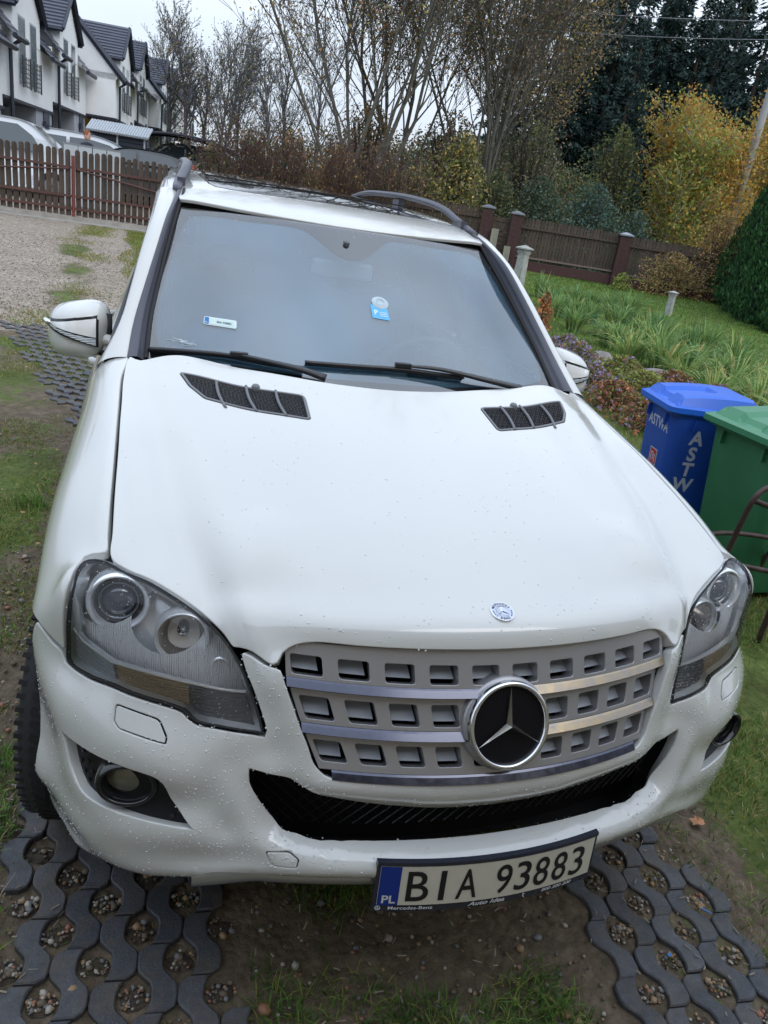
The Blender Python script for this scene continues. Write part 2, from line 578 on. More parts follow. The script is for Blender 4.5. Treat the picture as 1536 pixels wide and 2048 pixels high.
def ground_material():
    m, n, l = _nt('ground_soil')
    b = n['Principled BSDF']; b.inputs['Roughness'].default_value = .85; b.inputs['Specular IOR Level'].default_value = .3
    tc = n.new('ShaderNodeTexCoord')
    at = n.new('ShaderNodeAttribute'); at.attribute_name = 'cover'; at.attribute_type = 'GEOMETRY'
    sp = n.new('ShaderNodeSeparateColor'); l.new(at.outputs['Color'], sp.inputs[0])
    def nz(scale, det=5, rough=.6):
        t = n.new('ShaderNodeTexNoise'); t.inputs['Scale'].default_value = scale; t.inputs['Detail'].default_value = det; t.inputs['Roughness'].default_value = rough
        l.new(tc.outputs['Object'], t.inputs['Vector']); return t.outputs['Fac']
    def ramp(f, stops):
        r = n.new('ShaderNodeValToRGB'); e = r.color_ramp.elements
        while len(e) < len(stops): e.new(.5)
        for q, (p, c) in zip(e, stops): q.position = p; q.color = (*c, 1)
        l.new(f, r.inputs[0]); return r.outputs[0]
    def mix(f, a, c):
        x = n.new('ShaderNodeMixRGB'); l.new(f, x.inputs[0]); l.new(a, x.inputs[1]); l.new(c, x.inputs[2]); return x.outputs[0]
    def math_(op, a, c=None, v=None):
        x = n.new('ShaderNodeMath'); x.operation = op; l.new(a, x.inputs[0])
        if c is not None: l.new(c, x.inputs[1])
        if v is not None: x.inputs[1].default_value = v
        return x.outputs[0]
    soil = ramp(nz(14, 8, .7), [(.25, (.055, .041, .028)), (.5, (.125, .095, .063)), (.75, (.22, .175, .12))])
    vor = n.new('ShaderNodeTexVoronoi'); vor.inputs['Scale'].default_value = 38; l.new(tc.outputs['Object'], vor.inputs['Vector'])
    grav0 = ramp(vor.outputs['Color'], [(.1, (.14, .115, .09)), (.45, (.265, .22, .175)), (.8, (.43, .37, .31))])
    grav = mix(ramp(nz(.9, 4), [(.35, (0, 0, 0)), (.7, (.55, .55, .55))]), grav0, ramp(nz(6, 6), [(.3, (.14, .115, .088)), (.7, (.285, .24, .19))]))
    gr = ramp(nz(26, 8, .8), [(.25, (.045, .062, .016)), (.45, (.085, .125, .030)), (.62, (.160, .180, .050)), (.8, (.21, .18, .075))])
    tr = ramp(nz(2.2, 3), [(.35, (.55, .50, .35)), (.65, (1.0, 1.05, .9))])
    gm = n.new('ShaderNodeMixRGB'); gm.blend_type = 'MULTIPLY'; gm.inputs[0].default_value = 1; l.new(gr, gm.inputs[1]); l.new(tr, gm.inputs[2])
    fine = nz(16, 8, .75)
    def thr(ch):
        s_ = math_('ADD', sp.outputs[ch], math_('MULTIPLY', math_('SUBTRACT', fine, v=.5), v=1.5))
        mr = n.new('ShaderNodeMapRange'); mr.inputs['From Min'].default_value = .38; mr.inputs['From Max'].default_value = .62; l.new(s_, mr.inputs[0]); return mr.outputs[0]
    c1 = mix(thr(1), soil, grav); c2 = mix(thr(0), c1, gm.outputs[0])
    l.new(c2, b.inputs['Base Color'])
    bp = n.new('ShaderNodeBump'); bp.inputs['Strength'].default_value = .7; bp.inputs['Distance'].default_value = .02
    h = math_('ADD', math_('MULTIPLY', vor.outputs['Distance'], v=-.8), nz(30, 6, .7)); l.new(h, bp.inputs['Height']); l.new(bp.outputs[0], b.inputs['Normal'])
    return m
ground = mesh_obj('ground', np.stack([GX, GY, GZ], -1).reshape(-1, 3), gf, ground_material(), smooth=True)
tag(ground, kind='structure')
ca = ground.data.color_attributes.new('cover', 'FLOAT_COLOR', 'POINT')
col = np.stack([np.clip(grass, 0, 1).ravel(), np.clip(gravel, 0, 1).ravel(), np.zeros(GX.size), np.ones(GX.size)], 1).astype(np.float32)
ca.data.foreach_set('color', col.ravel())
def hz(x, y):
    """height of the ground sheet at x, y (bilinear)"""
    i = int(np.clip(np.searchsorted(gx, x) - 1, 0, len(gx) - 2)); j = int(np.clip(np.searchsorted(gy_, y) - 1, 0, len(gy_) - 2))
    u = (x - gx[i]) / (gx[i + 1] - gx[i]); v = (y - gy_[j]) / (gy_[j + 1] - gy_[j])
    return float((GZ[j, i] * (1 - u) + GZ[j, i + 1] * u) * (1 - v) + (GZ[j + 1, i] * (1 - u) + GZ[j + 1, i + 1] * u) * v)

# ------------------------------------------------------------------ wavy paving stones
def paving_mat(name, base):
    m, n, l = _nt(name); b = n['Principled BSDF']
    g = n.new('ShaderNodeNewGeometry'); oi = n.new('ShaderNodeObjectInfo')
    def nz(s_, d_=5, r_=.6):
        t = n.new('ShaderNodeTexNoise'); t.inputs['Scale'].default_value = s_; t.inputs['Detail'].default_value = d_; t.inputs['Roughness'].default_value = r_; l.new(g.outputs['Position'], t.inputs['Vector']); return t.outputs['Fac']
    def ramp(f, st):
        r = n.new('ShaderNodeValToRGB'); e = r.color_ramp.elements
        while len(e) < len(st): e.new(.5)
        for q, (p, c) in zip(e, st): q.position = p; q.color = (*c, 1)
        l.new(f, r.inputs[0]); return r.outputs[0]
    def mix(f, a, c, mode='MIX'):
        x = n.new('ShaderNodeMixRGB'); x.blend_type = mode
        if f is None: x.inputs[0].default_value = 1
        else: l.new(f, x.inputs[0])
        l.new(a, x.inputs[1]); l.new(c, x.inputs[2]); return x.outputs[0]
    c0 = ramp(nz(45, 6, .7), [(.3, tuple(v * .72 for v in base)), (.7, tuple(v * 1.3 for v in base))])
    tone = ramp(oi.outputs['Random'], [(0, (.78, .80, .82)), (1, (1.22, 1.20, 1.16))])
    c1 = mix(None, c0, tone, 'MULTIPLY')
    vo = n.new('ShaderNodeTexVoronoi'); vo.inputs['Scale'].default_value = 190; l.new(g.outputs['Position'], vo.inputs['Vector'])
    sp_ = ramp(vo.outputs['Distance'], [(.10, (1, 1, 1)), (.22, (0, 0, 0))]); th = ramp(nz(70, 3), [(.50, (0, 0, 0)), (.60, (.75, .75, .75))])
    c2 = mix(mix(None, sp_, th, 'MULTIPLY'), c1, ramp(nz(12), [(0, (.26, .27, .28)), (1, (.32, .32, .32))]))
    c3 = mix(ramp(nz(9, 7, .75), [(.46, (0, 0, 0)), (.68, (.9, .9, .9))]), c2, ramp(nz(30), [(.3, (.060, .050, .036)), (.7, (.12, .10, .072))]))
    l.new(c3, b.inputs['Base Color'])
    l.new(ramp(nz(14), [(.3, (.38, .38, .38)), (.7, (.75, .75, .75))]), b.inputs['Roughness'])
    bp = n.new('ShaderNodeBump'); bp.inputs['Strength'].default_value = .55; bp.inputs['Distance'].default_value = .006; l.new(nz(160, 4, .7), bp.inputs['Height']); l.new(bp.outputs[0], b.inputs['Normal'])
    return m
stone_mats = [paving_mat('paving_dark', (.052, .056, .066)), paving_mat('paving_mid', (.066, .069, .078))]
PW, PT, PAm, PWd = .0985, .171, .0190, .0588
def stone_mesh(mat, seed):
    rg = random.Random(seed)
    cx = lambda v: PAm * max(-1, min(1, 1.5 * math.cos(2 * math.pi * v / PT)))
    vs = [PT * (-.25 + i / 12) for i in range(13)]
    vs[0] += .0018; vs[-1] -= .0018
    L, Rr = [], []
    for i, v in enumerate(vs):
        e = .006 if i in (0, 12) else 0
        L.append((cx(v) - PWd / 2 + e, v)); Rr.append((cx(v) + PWd / 2 - e, v))
    poly = L[::-1] + Rr
    poly = [(x + rg.uniform(-.0007, .0007), y + rg.uniform(-.0007, .0007)) for x, y in poly]
    n = len(poly); P = np.array(poly)
    if area2(P) < 0: P = P[::-1]
    q = inset(P, .0035)
    V = [(x, y, .014) for x, y in q] + [(x, y, .0105) for x, y in P] + [(x, y, -.03) for x, y in P]
    F_ = [tuple(range(n))] + [(n + i, n + (i + 1) % n, (i + 1) % n, i) for i in range(n)] + [(2 * n + i, 2 * n + (i + 1) % n, n + (i + 1) % n, n + i) for i in range(n)]
    me = bpy.data.meshes.new('stone'); me.from_pydata(V, [], F_); me.materials.append(mat); me.update()
    return me
stone_meshes = [stone_mesh(stone_mats[i % 2], i) for i in range(6)]
def paving(name, origin, rot, test, limit=290):
    """bands of wavy stones whose bulges touch and leave diamond pockets; test(x,y) keeps a stone"""
    base = MB(); cells = []
    root = None; cs, sn = math.cos(rot), math.sin(rot)
    out = []; pockets = []
    for k in range(-45, 45):
        for m in range(-60, 60):
            u = (k + .5) * PW; v0 = (m + (.5 if k % 2 else 0)) * PT
            x = origin[0] + u * cs - v0 * sn; y = origin[1] + u * sn + v0 * cs
            if test(x, y): out.append((x, y))
            up = k * PW; x2 = origin[0] + up * cs - v0 * sn; y2 = origin[1] + up * sn + v0 * cs
            if test(x2, y2): pockets.append((x2, y2))
    cp = np.array([-.759, -1.07])
    out.sort(key=lambda q: (q[0] - cp[0])**2 + (q[1] - cp[1])**2)
    bed = bpy.data.objects.new(name, None); bed.empty_display_size = .1; COL.objects.link(bed); tag(bed, kind='structure')
    for i, (x, y) in enumerate(out[:limit]):
        o = bpy.data.objects.new('paving_stone', random.choice(stone_meshes)); COL.objects.link(o); o.parent = bed
        o.location = (x, y, G(y) + random.uniform(-.003, .004)); o.rotation_euler = (random.gauss(0, .012), random.gauss(0, .012), rot + random.gauss(0, .012) + 0)
    rest = out[limit:]
    if rest:
        me = stone_meshes[0]; V = np.array([tuple(v.co) for v in me.vertices]); Fc = [tuple(p.vertices) for p in me.polygons]
        mb = MB()
        for x, y in rest:
            r = rot + random.gauss(0, .01); c_, s_ = math.cos(r), math.sin(r)
            W_ = np.stack([V[:, 0] * c_ - V[:, 1] * s_ + x, V[:, 0] * s_ + V[:, 1] * c_ + y, V[:, 2] + G(y) + random.uniform(-.003, .003)], 1)
            mb.add(W_, Fc)
        o = mb.build('paving_stones', stone_mats[0], bed); tag(o, kind='stuff')
    return pockets
rot0 = -math.atan2(.0237, .1965)
def in_right(x, y): return .455 + .02 * math.sin(y * 9) < x < .93 - .02 * math.sin(y * 5) and -.9 < y < 2.6
def in_left(x, y): return -1.05 + .03 * math.sin(y * 7) < x < -.50 and -.7 < y < 2.4
pk = paving('wheel_track_right', (.661, .151), rot0, in_right, 200) + paving('wheel_track_left', (.661, .151), rot0, in_left, 200)
def in_far(x, y):
    if not (3.9 < y < 7.45 - .10 * (x + 2)): return False
    xl = -1.02 - (y - 4.1) * .30
    return xl + .05 * math.sin(y * 11) < x < -.15
pk_far = paving('driveway_paving', (-1.3, 5.2), .28, in_far, 290)

# ---- pebbles, chips and soil crumbs in the pockets and on the soil
def ico(sub=1):
    bm = bmesh.new(); bmesh.ops.create_icosphere(bm, subdivisions=sub, radius=1.0)
    V = np.array([tuple(v.co) for v in bm.verts]); Fc = np.array([[v.index for v in f.verts] for f in bm.faces]); bm.free(); return V, Fc
IV, IF = ico(1); IV2, IF2 = ico(2)
def scatter_solid(name, items, mat, V0=IV, F0=IF, parent=None, smooth=True):
    """items: (x,y,z, sx,sy,sz, rz)"""
    it = np.array(items, float)
    if not len(it): return None
    c, s = np.cos(it[:, 6]), np.sin(it[:, 6])
    L = V0[None] * it[:, None, 3:6]
    L = L * (1 + RNG.normal(0, .10, L.shape))
    X = L[..., 0] * c[:, None] - L[..., 1] * s[:, None] + it[:, None, 0]
    Y = L[..., 0] * s[:, None] + L[..., 1] * c[:, None] + it[:, None, 1]
    Z = L[..., 2] + it[:, None, 2]
    V = np.stack([X, Y, Z], -1).reshape(-1, 3)
    Fc = (F0[None] + (np.arange(len(it)) * len(V0))[:, None, None]).reshape(-1, F0.shape[1])
    o = fast_mesh(name, V, Fc, mat, parent, smooth)
    tag(o, kind='stuff')
    return o
def fast_mesh(name, V, F_, mat, parent=None, smooth=False, mats=None, fmat=None):
    V = np.ascontiguousarray(V, dtype=np.float32); F_ = np.ascontiguousarray(F_, dtype=np.int32)
    me = bpy.data.meshes.new(name)
    me.vertices.add(len(V)); me.vertices.foreach_set('co', V.ravel())
    k = F_.shape[1]
    me.loops.add(F_.size); me.loops.foreach_set('vertex_index', F_.ravel())
    me.polygons.add(len(F_)); me.polygons.foreach_set('loop_start', np.arange(0, F_.size, k, dtype=np.int32))
    if mats:
        for m in mats: me.materials.append(m)
        me.polygons.foreach_set('material_index', np.asarray(fmat, dtype=np.int32))
    else: me.materials.append(mat)
    me.polygons.foreach_set('use_smooth', np.full(len(F_), smooth))
    me.update(calc_edges=True)
    o = bpy.data.objects.new(name, me)
    return link(o, parent)
peb = {'pale': pbr('pebble_pale', (.36, .33, .28), rough=.6), 'tan': pbr('pebble_tan', (.30, .20, .11), rough=.6), 'grey': pbr('pebble_grey', (.16, .16, .16), rough=.6), 'red': pbr('pebble_red', (.28, .13, .08), rough=.6), 'brown': pbr('pebble_brown', (.13, .10, .07), rough=.7)}
bag = {k: [] for k in peb}
soilb = []
def drop_peb(x, y, r, key=None):
    key = key or random.choices(list(peb), [3, 3, 4, 1, 6])[0]
    bag[key].append((x, y, G(y) + .004 + r * .25, r * random.uniform(.8, 1.4), r, r * random.uniform(.55, .85), random.uniform(0, 3)))
for x, y in pk:
    if y > 2.0: continue
    soilb.append((x, y, G(y) - .012, .047, .036, .016, rot0))
    for i in range(random.choice([6, 14, 22, 30, 38, 44])):
        a, r_ = random.uniform(0, 6.3), math.sqrt(random.random())
        px_, py_ = x + .036 * r_ * math.cos(a), y + .028 * r_ * math.sin(a)
        drop_peb(px_, py_, random.uniform(.0022, .0060) if random.random() < .9 else random.uniform(.007, .010))
for i in range(2600):       # open soil between the tracks and by the left edge
    x, y = random.choice([(random.uniform(-.45, .42), random.uniform(-.7, .9)), (random.uniform(-2.6, -1.0), random.uniform(-.2, 4.5)), (random.uniform(-1.7, -1.0), random.uniform(.2, 2.5))])
    drop_peb(x, y, random.uniform(.0025, .007) if random.random() < .94 else random.uniform(.009, .015))
for x, y, r in ((-.995, .545, .013), (-.985, .205, .013), (-.86, .19, .016), (-.44, .06, .017), (.30, -.12, .013), (-.96, .05, .016), (-.90, .03, .014), (-.70, .01, .014), (-.66, -.01, .018), (-.72, .33, .012)):
    drop_peb(x, y, r, 'tan' if r < .0165 else 'red')
for i in range(5200):
    x, y = random.uniform(-4.5, -.4), random.uniform(7.3, 15) if random.random() < .7 else random.uniform(7.3, 9.5)
    drop_peb(x, y, random.uniform(.004, .010), random.choice(['brown', 'grey', 'tan', 'brown', 'pale']))
scatter_solid('pocket_soil', soilb, pbr('pocket_soil', (.055, .043, .030), rough=.9, var=.5, scale=60, bump=.8, bscale=90), IV2, IF2)
for k in bag: scatter_solid(k + '_pebbles', bag[k], peb[k])

# ------------------------------------------------------------------ grass
def blades(name, pts, mats, hgt, wid, lean=.6, parent=None, weights=None):
    """pts (n,3) roots; each blade two quads tall, tapered and bent"""
    P = np.asarray(pts, float); n = len(P)
    a = RNG.uniform(0, 2 * np.pi, n); h = hgt * RNG.uniform(.45, 1.25, n); w = wid * RNG.uniform(.7, 1.3, n)
    le = lean * RNG.uniform(.2, 1.2, n) * h; b = a + RNG.normal(0, .5, n) + np.pi / 2
    dx, dy = np.cos(a) * w, np.sin(a) * w; lx, ly = np.cos(b) * le, np.sin(b) * le
    def row(t, ws):
        cx, cy, cz = P[:, 0] + lx * t**1.7, P[:, 1] + ly * t**1.7, P[:, 2] + h * (t - .22 * t**3 * lean)
        return [np.stack([cx - dx * ws, cy - dy * ws, cz], 1), np.stack([cx + dx * ws, cy + dy * ws, cz], 1)]
    R_ = row(0, .5) + row(.55, .42) + row(1.0, .06)
    V = np.stack(R_, 1).reshape(-1, 3)
    f = np.array([[0, 1, 3, 2], [2, 3, 5, 4]])
    F_ = (f[None] + (np.arange(n) * 6)[:, None, None]).reshape(-1, 4)
    mi = RNG.choice(len(mats), n, p=weights); fm = np.repeat(mi, 2)
    o = fast_mesh(name, V, F_, None, parent, False, mats, fm)
    return o
def leafm(name, col, rough=.55, trans=.25, var=.25):
    """leaf: diffuse with some light passing through"""
    if name in MATS: return MATS[name]
    col = tuple(min(.6, c * 1.8) for c in col)
    m = pbr(name, col, rough=rough, var=var, scale=9)
    n, l = m.node_tree.nodes, m.node_tree.links
    b = n['Principled BSDF']; b.inputs['Specular IOR Level'].default_value = .25
    out = n['Material Output']; t = n.new('ShaderNodeBsdfTranslucent'); t.inputs[0].default_value = (*[c * 1.2 for c in col], 1)
    mx = n.new('ShaderNodeMixShader'); mx.inputs[0].default_value = trans
    l.new(b.outputs[0], mx.inputs[1]); l.new(t.outputs[0], mx.inputs[2]); l.new(mx.outputs[0], out.inputs[0])
    return m
g1 = leafm('grass_green', (.060, .115, .020)); g2 = leafm('grass_yellow', (.135, .135, .035)); g3 = leafm('grass_dark', (.030, .065, .014)); g4 = leafm('grass_straw', (.22, .17, .08)); g5 = leafm('moss', (.105, .110, .018)); g6 = leafm('grass_bright', (.10, .19, .035))
def gpts(n, fx, dens_fn):
    out = []
    while len(out) < n:
        x, y = fx()
        if random.random() < dens_fn(x, y): out.append((x, y, hz(x, y) - .003))
    return out
def nn(x, y, s, seed): return mnoise.noise(Vector((x * s, y * s, seed)))
# right of the car, close
pts = gpts(52000, lambda: (.90 + 3.2 * random.random()**1.25, random.uniform(-.6, 5.2)), lambda x, y: np.clip(.55 + 1.5 * nn(x, y, 2.3, 1.0), .08, 1) * (1.0 if x > .95 + .03 * math.sin(y * 13) else .25))
tag(blades('lawn_edge_grass', pts, [g1, g2, g3, g4, g6], .050, .0035, .9, weights=[.34, .24, .16, .16, .10]), kind='stuff')
# left verge: short moss and tufts
pts = gpts(52000, lambda: (-1.02 - 2.4 * random.random()**1.2, random.uniform(.0, 6.8)), lambda x, y: np.clip(.30 + 2.2 * nn(x, y, 1.1, 4.0) + .8 * nn(x, y, 4, 2), 0, 1))
tag(blades('verge_grass', pts, [g5, g1, g3, g4, g6], .026, .0035, 1.0, weights=[.42, .2, .14, .14, .10]), kind='stuff')
tf = [(-1.17, .62), (-1.10, .72), (-1.22, .80), (-1.13, .35), (-1.12, .26), (-1.3, 1.6), (-1.5, 2.3), (-1.25, 3.0), (-1.55, 3.3), (-1.12, .95)]
pts = [(x + random.gauss(0, .045), y + random.gauss(0, .06), 0.0) for x, y in tf for i in range(210)]
pts = [(x, y, hz(x, y)) for x, y, z in pts if x < -1.04]
tag(blades('verge_tufts', pts, [g1, g6, g3, g4], .065, .0035, .9, weights=[.4, .25, .25, .10]), kind='stuff')
# dark growth under the nose and between the tracks
pts = [(x + random.gauss(0, .014), y + random.gauss(0, .012), hz(x, y) - .002) for x, y in pk if y < 1.2 and random.random() < .75 for q in range(random.choice([4, 10, 22, 40]))]
tag(blades('pocket_moss', pts, [g5, g3, g1, g4], .016, .0018, .9, weights=[.4, .3, .2, .1]), kind='stuff')
pts = gpts(6500, lambda: (random.uniform(-.46, .46), random.uniform(-.45, .55)), lambda x, y: np.clip(.15 + 2.6 * nn(x, y, 3.2, 6.0), 0, 1) * (1 if y > -.25 else .35))
tag(blades('underbody_grass', pts, [g1, g3, g2], .045, .003, 1.0, weights=[.4, .4, .2]), kind='stuff')
# drive: tufts between the ruts and on the right edge
pts = gpts(26000, lambda: (random.uniform(-2.4, .2), random.uniform(7.4, 17.5)), lambda x, y: np.clip(1.4 * math.exp(-((x + 1.55 + .10 * math.sin(y)) / .30)**2) * (.2 + 2.4 * nn(x, y, .9, 3.0)) + (.8 if x > -.85 + .35 * nn(x, y, .8, 8.0) else 0), 0, 1))
tag(blades('drive_grass', pts, [g5, g1, g4, g2], .040, .006, .9, weights=[.4, .25, .15, .2]), kind='stuff')
pts = gpts(9000, lambda: (random.uniform(-8, -2.6), random.uniform(8.5, 17.8)), lambda x, y: np.clip((-x - 3.3 - .08 * (y - 8)) * .8, 0, 1) * np.clip(.5 + 1.5 * nn(x, y, .9, 3.0), 0, 1))
tag(blades('far_verge_grass', pts, [g1, g2, g4], .05, .007, .9, weights=[.5, .3, .2]), kind='stuff')
# lawn beyond the flower bed
pts = gpts(85000, lambda: (random.uniform(4.5, 18), random.uniform(5.5, 20.2)), lambda x, y: 1.0 if (y < 20.4 - .36 * (x - 11.5) and x > 4 + (y - 6) * .25) else 0)
tag(blades('lawn_grass', pts, [g1, g6, g3, g2], .055, .011, .8, weights=[.45, .3, .15, .10]), kind='stuff')
# fallen leaves, twigs and bits
bits = MB()
leafb = leafm('fallen_leaf', (.26, .13, .07), trans=.1)
def fallen(x, y, r, mat, label):
    mb = MB(); z = hz(x, y) + .016; V = [(x, y, z + .004)]; k = 11; a0 = random.uniform(0, 6)
    for i in range(k):
        a = a0 + 2 * math.pi * i / k; rr = r * (1 + .35 * math.cos(5 * a)) * random.uniform(.85, 1.1)
        V.append((x + rr * math.cos(a), y + rr * .8 * math.sin(a), z + random.uniform(-.002, .010)))
    mb.add(V, [(0, 1 + i, 1 + (i + 1) % k) for i in range(k)])
    o = mb.build('fallen_leaf', mat); tag(o, label, 'leaf'); return o
fallen(1.065, .395, .026, leafb, 'curled pinkish brown leaf on the grass beside the right end of the bumper')
lv = []
for i in range(260):
    x, y = random.choice([(random.uniform(.95, 4), random.uniform(-.5, 4.5)), (random.uniform(-3, -1.05), random.uniform(.2, 6.5))])
    z = hz(x, y) + random.uniform(.012, .03); r = random.uniform(.006, .018); a = random.uniform(0, 6)
    lv.append([(x + r * math.cos(a + q) * (1 if j % 2 else .55), y + r * math.sin(a + q) * (1 if j % 2 else .55), z + random.uniform(-.004, .004)) for j, q in enumerate((0, 1.57, 3.14, 4.71))])
V = np.array(lv).reshape(-1, 3); o = fast_mesh('leaf_litter', V, np.arange(len(V)).reshape(-1, 4), leafm('litter', (.20, .115, .05), trans=.1, var=.5)); tag(o, kind='stuff')
mb = MB()
for i in range(420):
    x, y = random.choice([(random.uniform(-.45, .45), random.uniform(-.6, .6)), (random.uniform(.5, 1.3), random.uniform(-.5, .5)), (random.uniform(-1.4, -.9), random.uniform(.0, .9)), (random.uniform(1, 3), random.uniform(-.2, 3))])
    a = random.uniform(0, 3.14); l_ = random.uniform(.008, .026); z = G(y) + .018
    mb.tube([(x, y, z), (x + l_ * math.cos(a), y + l_ * math.sin(a), z + random.uniform(-.003, .004))], random.uniform(.0008, .0022), 4)
o = mb.build('twigs_and_chips', pbr('straw_chip', (.30, .27, .21), rough=.8, var=.3)); tag(o, kind='stuff')
blue_bit = pbr('blue_plastic_bit', (.01, .14, .42), rough=.35)
for (x, y, l_, w_, a, lab) in ((.845, .085, .028, .005, -.9, 'thin blue plastic splinter at the grass edge right of the paving'), (.640, -.016, .013, .009, .3, 'small square blue plastic chip lying in a pebble pocket of the paving')):
    mb = MB(); mb.prism([(-l_ / 2, -w_ / 2), (l_ / 2, -w_ / 2 * .6), (l_ / 2, w_ / 2), (-l_ / 2, w_ / 2 * .8)], .0, .0025, M=Matrix.Rotation(a, 3, 'Z'), c=(x, y, .022)); tag(mb.build('plastic_scrap', blue_bit), lab, 'plastic scrap')
# ------------------------------------------------------------------ wooden picket gate across the drive
wood_dark = pbr('wood_dark', (.060, .044, .034), rough=.8, var=.35, scale=5, stretch=(9, 9, 1.2), bump=.5, bscale=40)
wood_b = pbr('wood_dark_b', (.078, .055, .044), rough=.8, var=.35, scale=5, stretch=(9, 9, 1.2), bump=.5, bscale=40)
rail_red = pbr('rail_redbrown', (.085, .038, .030), rough=.6, var=.2)
kerb_m = pbr('kerb_concrete', (.30, .28, .25), rough=.85, var=.2, scale=6, bump=.3)
FY = 18.1
def picket_mesh(w, h, mat, t=.02, rnd=True):
    k = 7 if rnd else 2
    poly = [(-w / 2, 0), (w / 2, 0), (w / 2, h - w / 2)]
    if rnd: poly += [(w / 2 * math.cos(R(180 * i / k)), h - w / 2 + w / 2 * math.sin(R(180 * i / k))) for i in range(1, k)]
    else: poly += [(0, h)]
    poly += [(-w / 2, h - w / 2)]
    M = Matrix(((1, 0, 0), (0, 0, -1), (0, 1, 0)))
    mb = MB(); mb.prism(poly, -t / 2, t / 2, M=M)
    me = bpy.data.meshes.new('picket'); me.from_pydata(mb.v, [], mb.f); me.materials.append(mat); me.update(); return me
pk_m = [picket_mesh(.103, 1.34 + .02 * (i - 1), m) for i, m in enumerate((wood_dark, wood_b, wood_dark))]
def gate_leaf(x0, x1, diag, label):
    g = empty('picket_gate', (x0, FY, G(FY)), label=label, cat='gate', group='picket gate leaves closing the drive')
    n = int((x1 - x0) / .128)
    for i in range(n):
        o = bpy.data.objects.new('picket', random.choice(pk_m)); COL.objects.link(o); o.parent = g
        o.location = ((i + .5) * (x1 - x0) / n, random.gauss(0, .003), .10 + random.gauss(0, .006)); o.rotation_euler = (0, random.gauss(0, .006), 0)
    L = x1 - x0
    for z in (.24, .50, 1.08):
        mb = MB(); mb.box((L / 2, -.035, z), (L, .03, .05)); mb.build('rail', rail_red, g)
    mb = MB(); (a, b) = ((.05, .55), (L - .05, 1.05)) if diag > 0 else ((.05, 1.05), (L - .05, .55))
    mb.tube([(a[0], -.06, a[1]), (b[0], -.06, b[1])], .018, 4); mb.build('brace', rail_red, g)
    return g
gate_leaf(-6.4, -2.08, 1, 'left leaf of the dark brown picket gate, its thin brace rising to the red post')
gate_leaf(-2.00, 1.9, -1, 'right leaf of the dark brown picket gate, its thin brace falling to the right')
mb = MB(); mb.box((-2.04, FY - .05, G(FY) + .68), (.07, .07, 1.28)); mb.box((-2.035, FY - .095, G(FY) + .70), (.03, .02, 1.0))
tag(mb.build('gate_post', pbr('post_red', (.16, .045, .035), rough=.5, var=.2)), 'red-brown metal gate post where the two picket leaves meet', 'gate post')
mb = MB()
mb.box((-2.3, FY - .06, G(FY) + .03), (8.6, .22, .10)); mb.box((-2.3, FY - .40, G(FY) - .03), (8.6, .45, .07))
o = mb.build('threshold', kerb_m); tag(o, kind='structure')
for x in (-6.5, 1.98):
    mb = MB(); mb.box((x, FY, G(FY) + .75), (.12, .12, 1.5)); tag(mb.build('side_post', rail_red), 'red-brown end post of the picket gate, ' + ('far left beyond the frame edge' if x < 0 else 'hidden behind the white car roof'), 'gate post')

# ------------------------------------------------------------------ fence with brick posts behind the garden
fdir = Vector((.94, -.342, 0)); f0 = Vector((13.35, 19.94, 0)); frz = math.atan2(fdir.y, fdir.x)
brick_m = pbr('clinker', (.060, .026, .024), rough=.7, var=.3, scale=12, bump=.3)
def brickpost(t, label, h=1.50):
    p = f0 + fdir * t; z0 = G(p.y)
    r = empty('brick_post', (p.x, p.y, z0), rz=frz, label=label, cat='fence post', group='brick posts of the garden fence')
    for k in range(int(h / .075)):
        for q in (-1, 1):
            mb = MB(); off = .03 if k % 2 else -.03
            x0, x1 = ((-.17, off - .004) if q < 0 else (off + .004, .17))
            mb.box(((x0 + x1) / 2, 0, .0375 + k * .075), (x1 - x0, .34 - .006 * (k % 2), .066)); mb.build('brick', brick_m, r)
    mb = MB(); mb.box((0, 0, h / 2), (.322, .322, h - .01)); mb.build('mortar', pbr('mortar', (.07, .05, .045), rough=.9), r)
    mb = MB(); mb.box((0, 0, h + .025), (.42, .42, .04)); mb.box((0, 0, h + .075), (.40, .40, .06), taper=.15); mb.build('cap', pbr('cap_metal', (.30, .33, .38), rough=.3, metal=.5), r)
brickpost(0, 'brick fence post in the middle of the garden fence, second from its right end', 1.46)
brickpost(-3.35, 'right brick post of the pair flanking the narrow garden wicket', 1.52)
brickpost(-4.25, 'left brick post of the pair flanking the narrow garden wicket', 1.56)
brickpost(3.6, 'last brick post of the garden fence, deep in the copper-brown shrub')
fp = [picket_mesh(.082, 1.18, m, rnd=False, t=.018) for m in (wood_dark, wood_b)]
def bay(t0, t1, label):
    p = f0 + fdir * t0; z0 = G(p.y); L = t1 - t0
    g = empty('board_fence', (p.x, p.y, z0), rz=frz, label=label, cat='fence', group='board bays of the garden fence')
    n = int(L / .098)
    for i in range(n):
        o = bpy.data.objects.new('board', random.choice(fp)); COL.objects.link(o); o.parent = g
        o.location = ((i + .5) * L / n, .02 + random.gauss(0, .003), .30 + random.gauss(0, .007)); o.rotation_euler = (0, random.gauss(0, .006), 0)
    for z in (.36, 1.20):
        mb = MB(); mb.box((L / 2, -.02, z), (L, .04, .05)); mb.build('rail', pbr('rail_weathered', (.17, .13, .11), rough=.8) if z < 1 else wood_b, g)
    mb = MB(); mb.box((L / 2, .02, .12), (L, .20, .28)); mb.build('plinth', brick_m, g)
bay(.17, 3.43, 'right bay of the brown board fence, half covered by a brown and yellow shrub')
bay(-3.18, -.17, 'bare middle bay of the brown board fence between two brick posts')
bay(-9.5, -4.42, 'left bay of the brown board fence, mostly hidden by the white car roof')
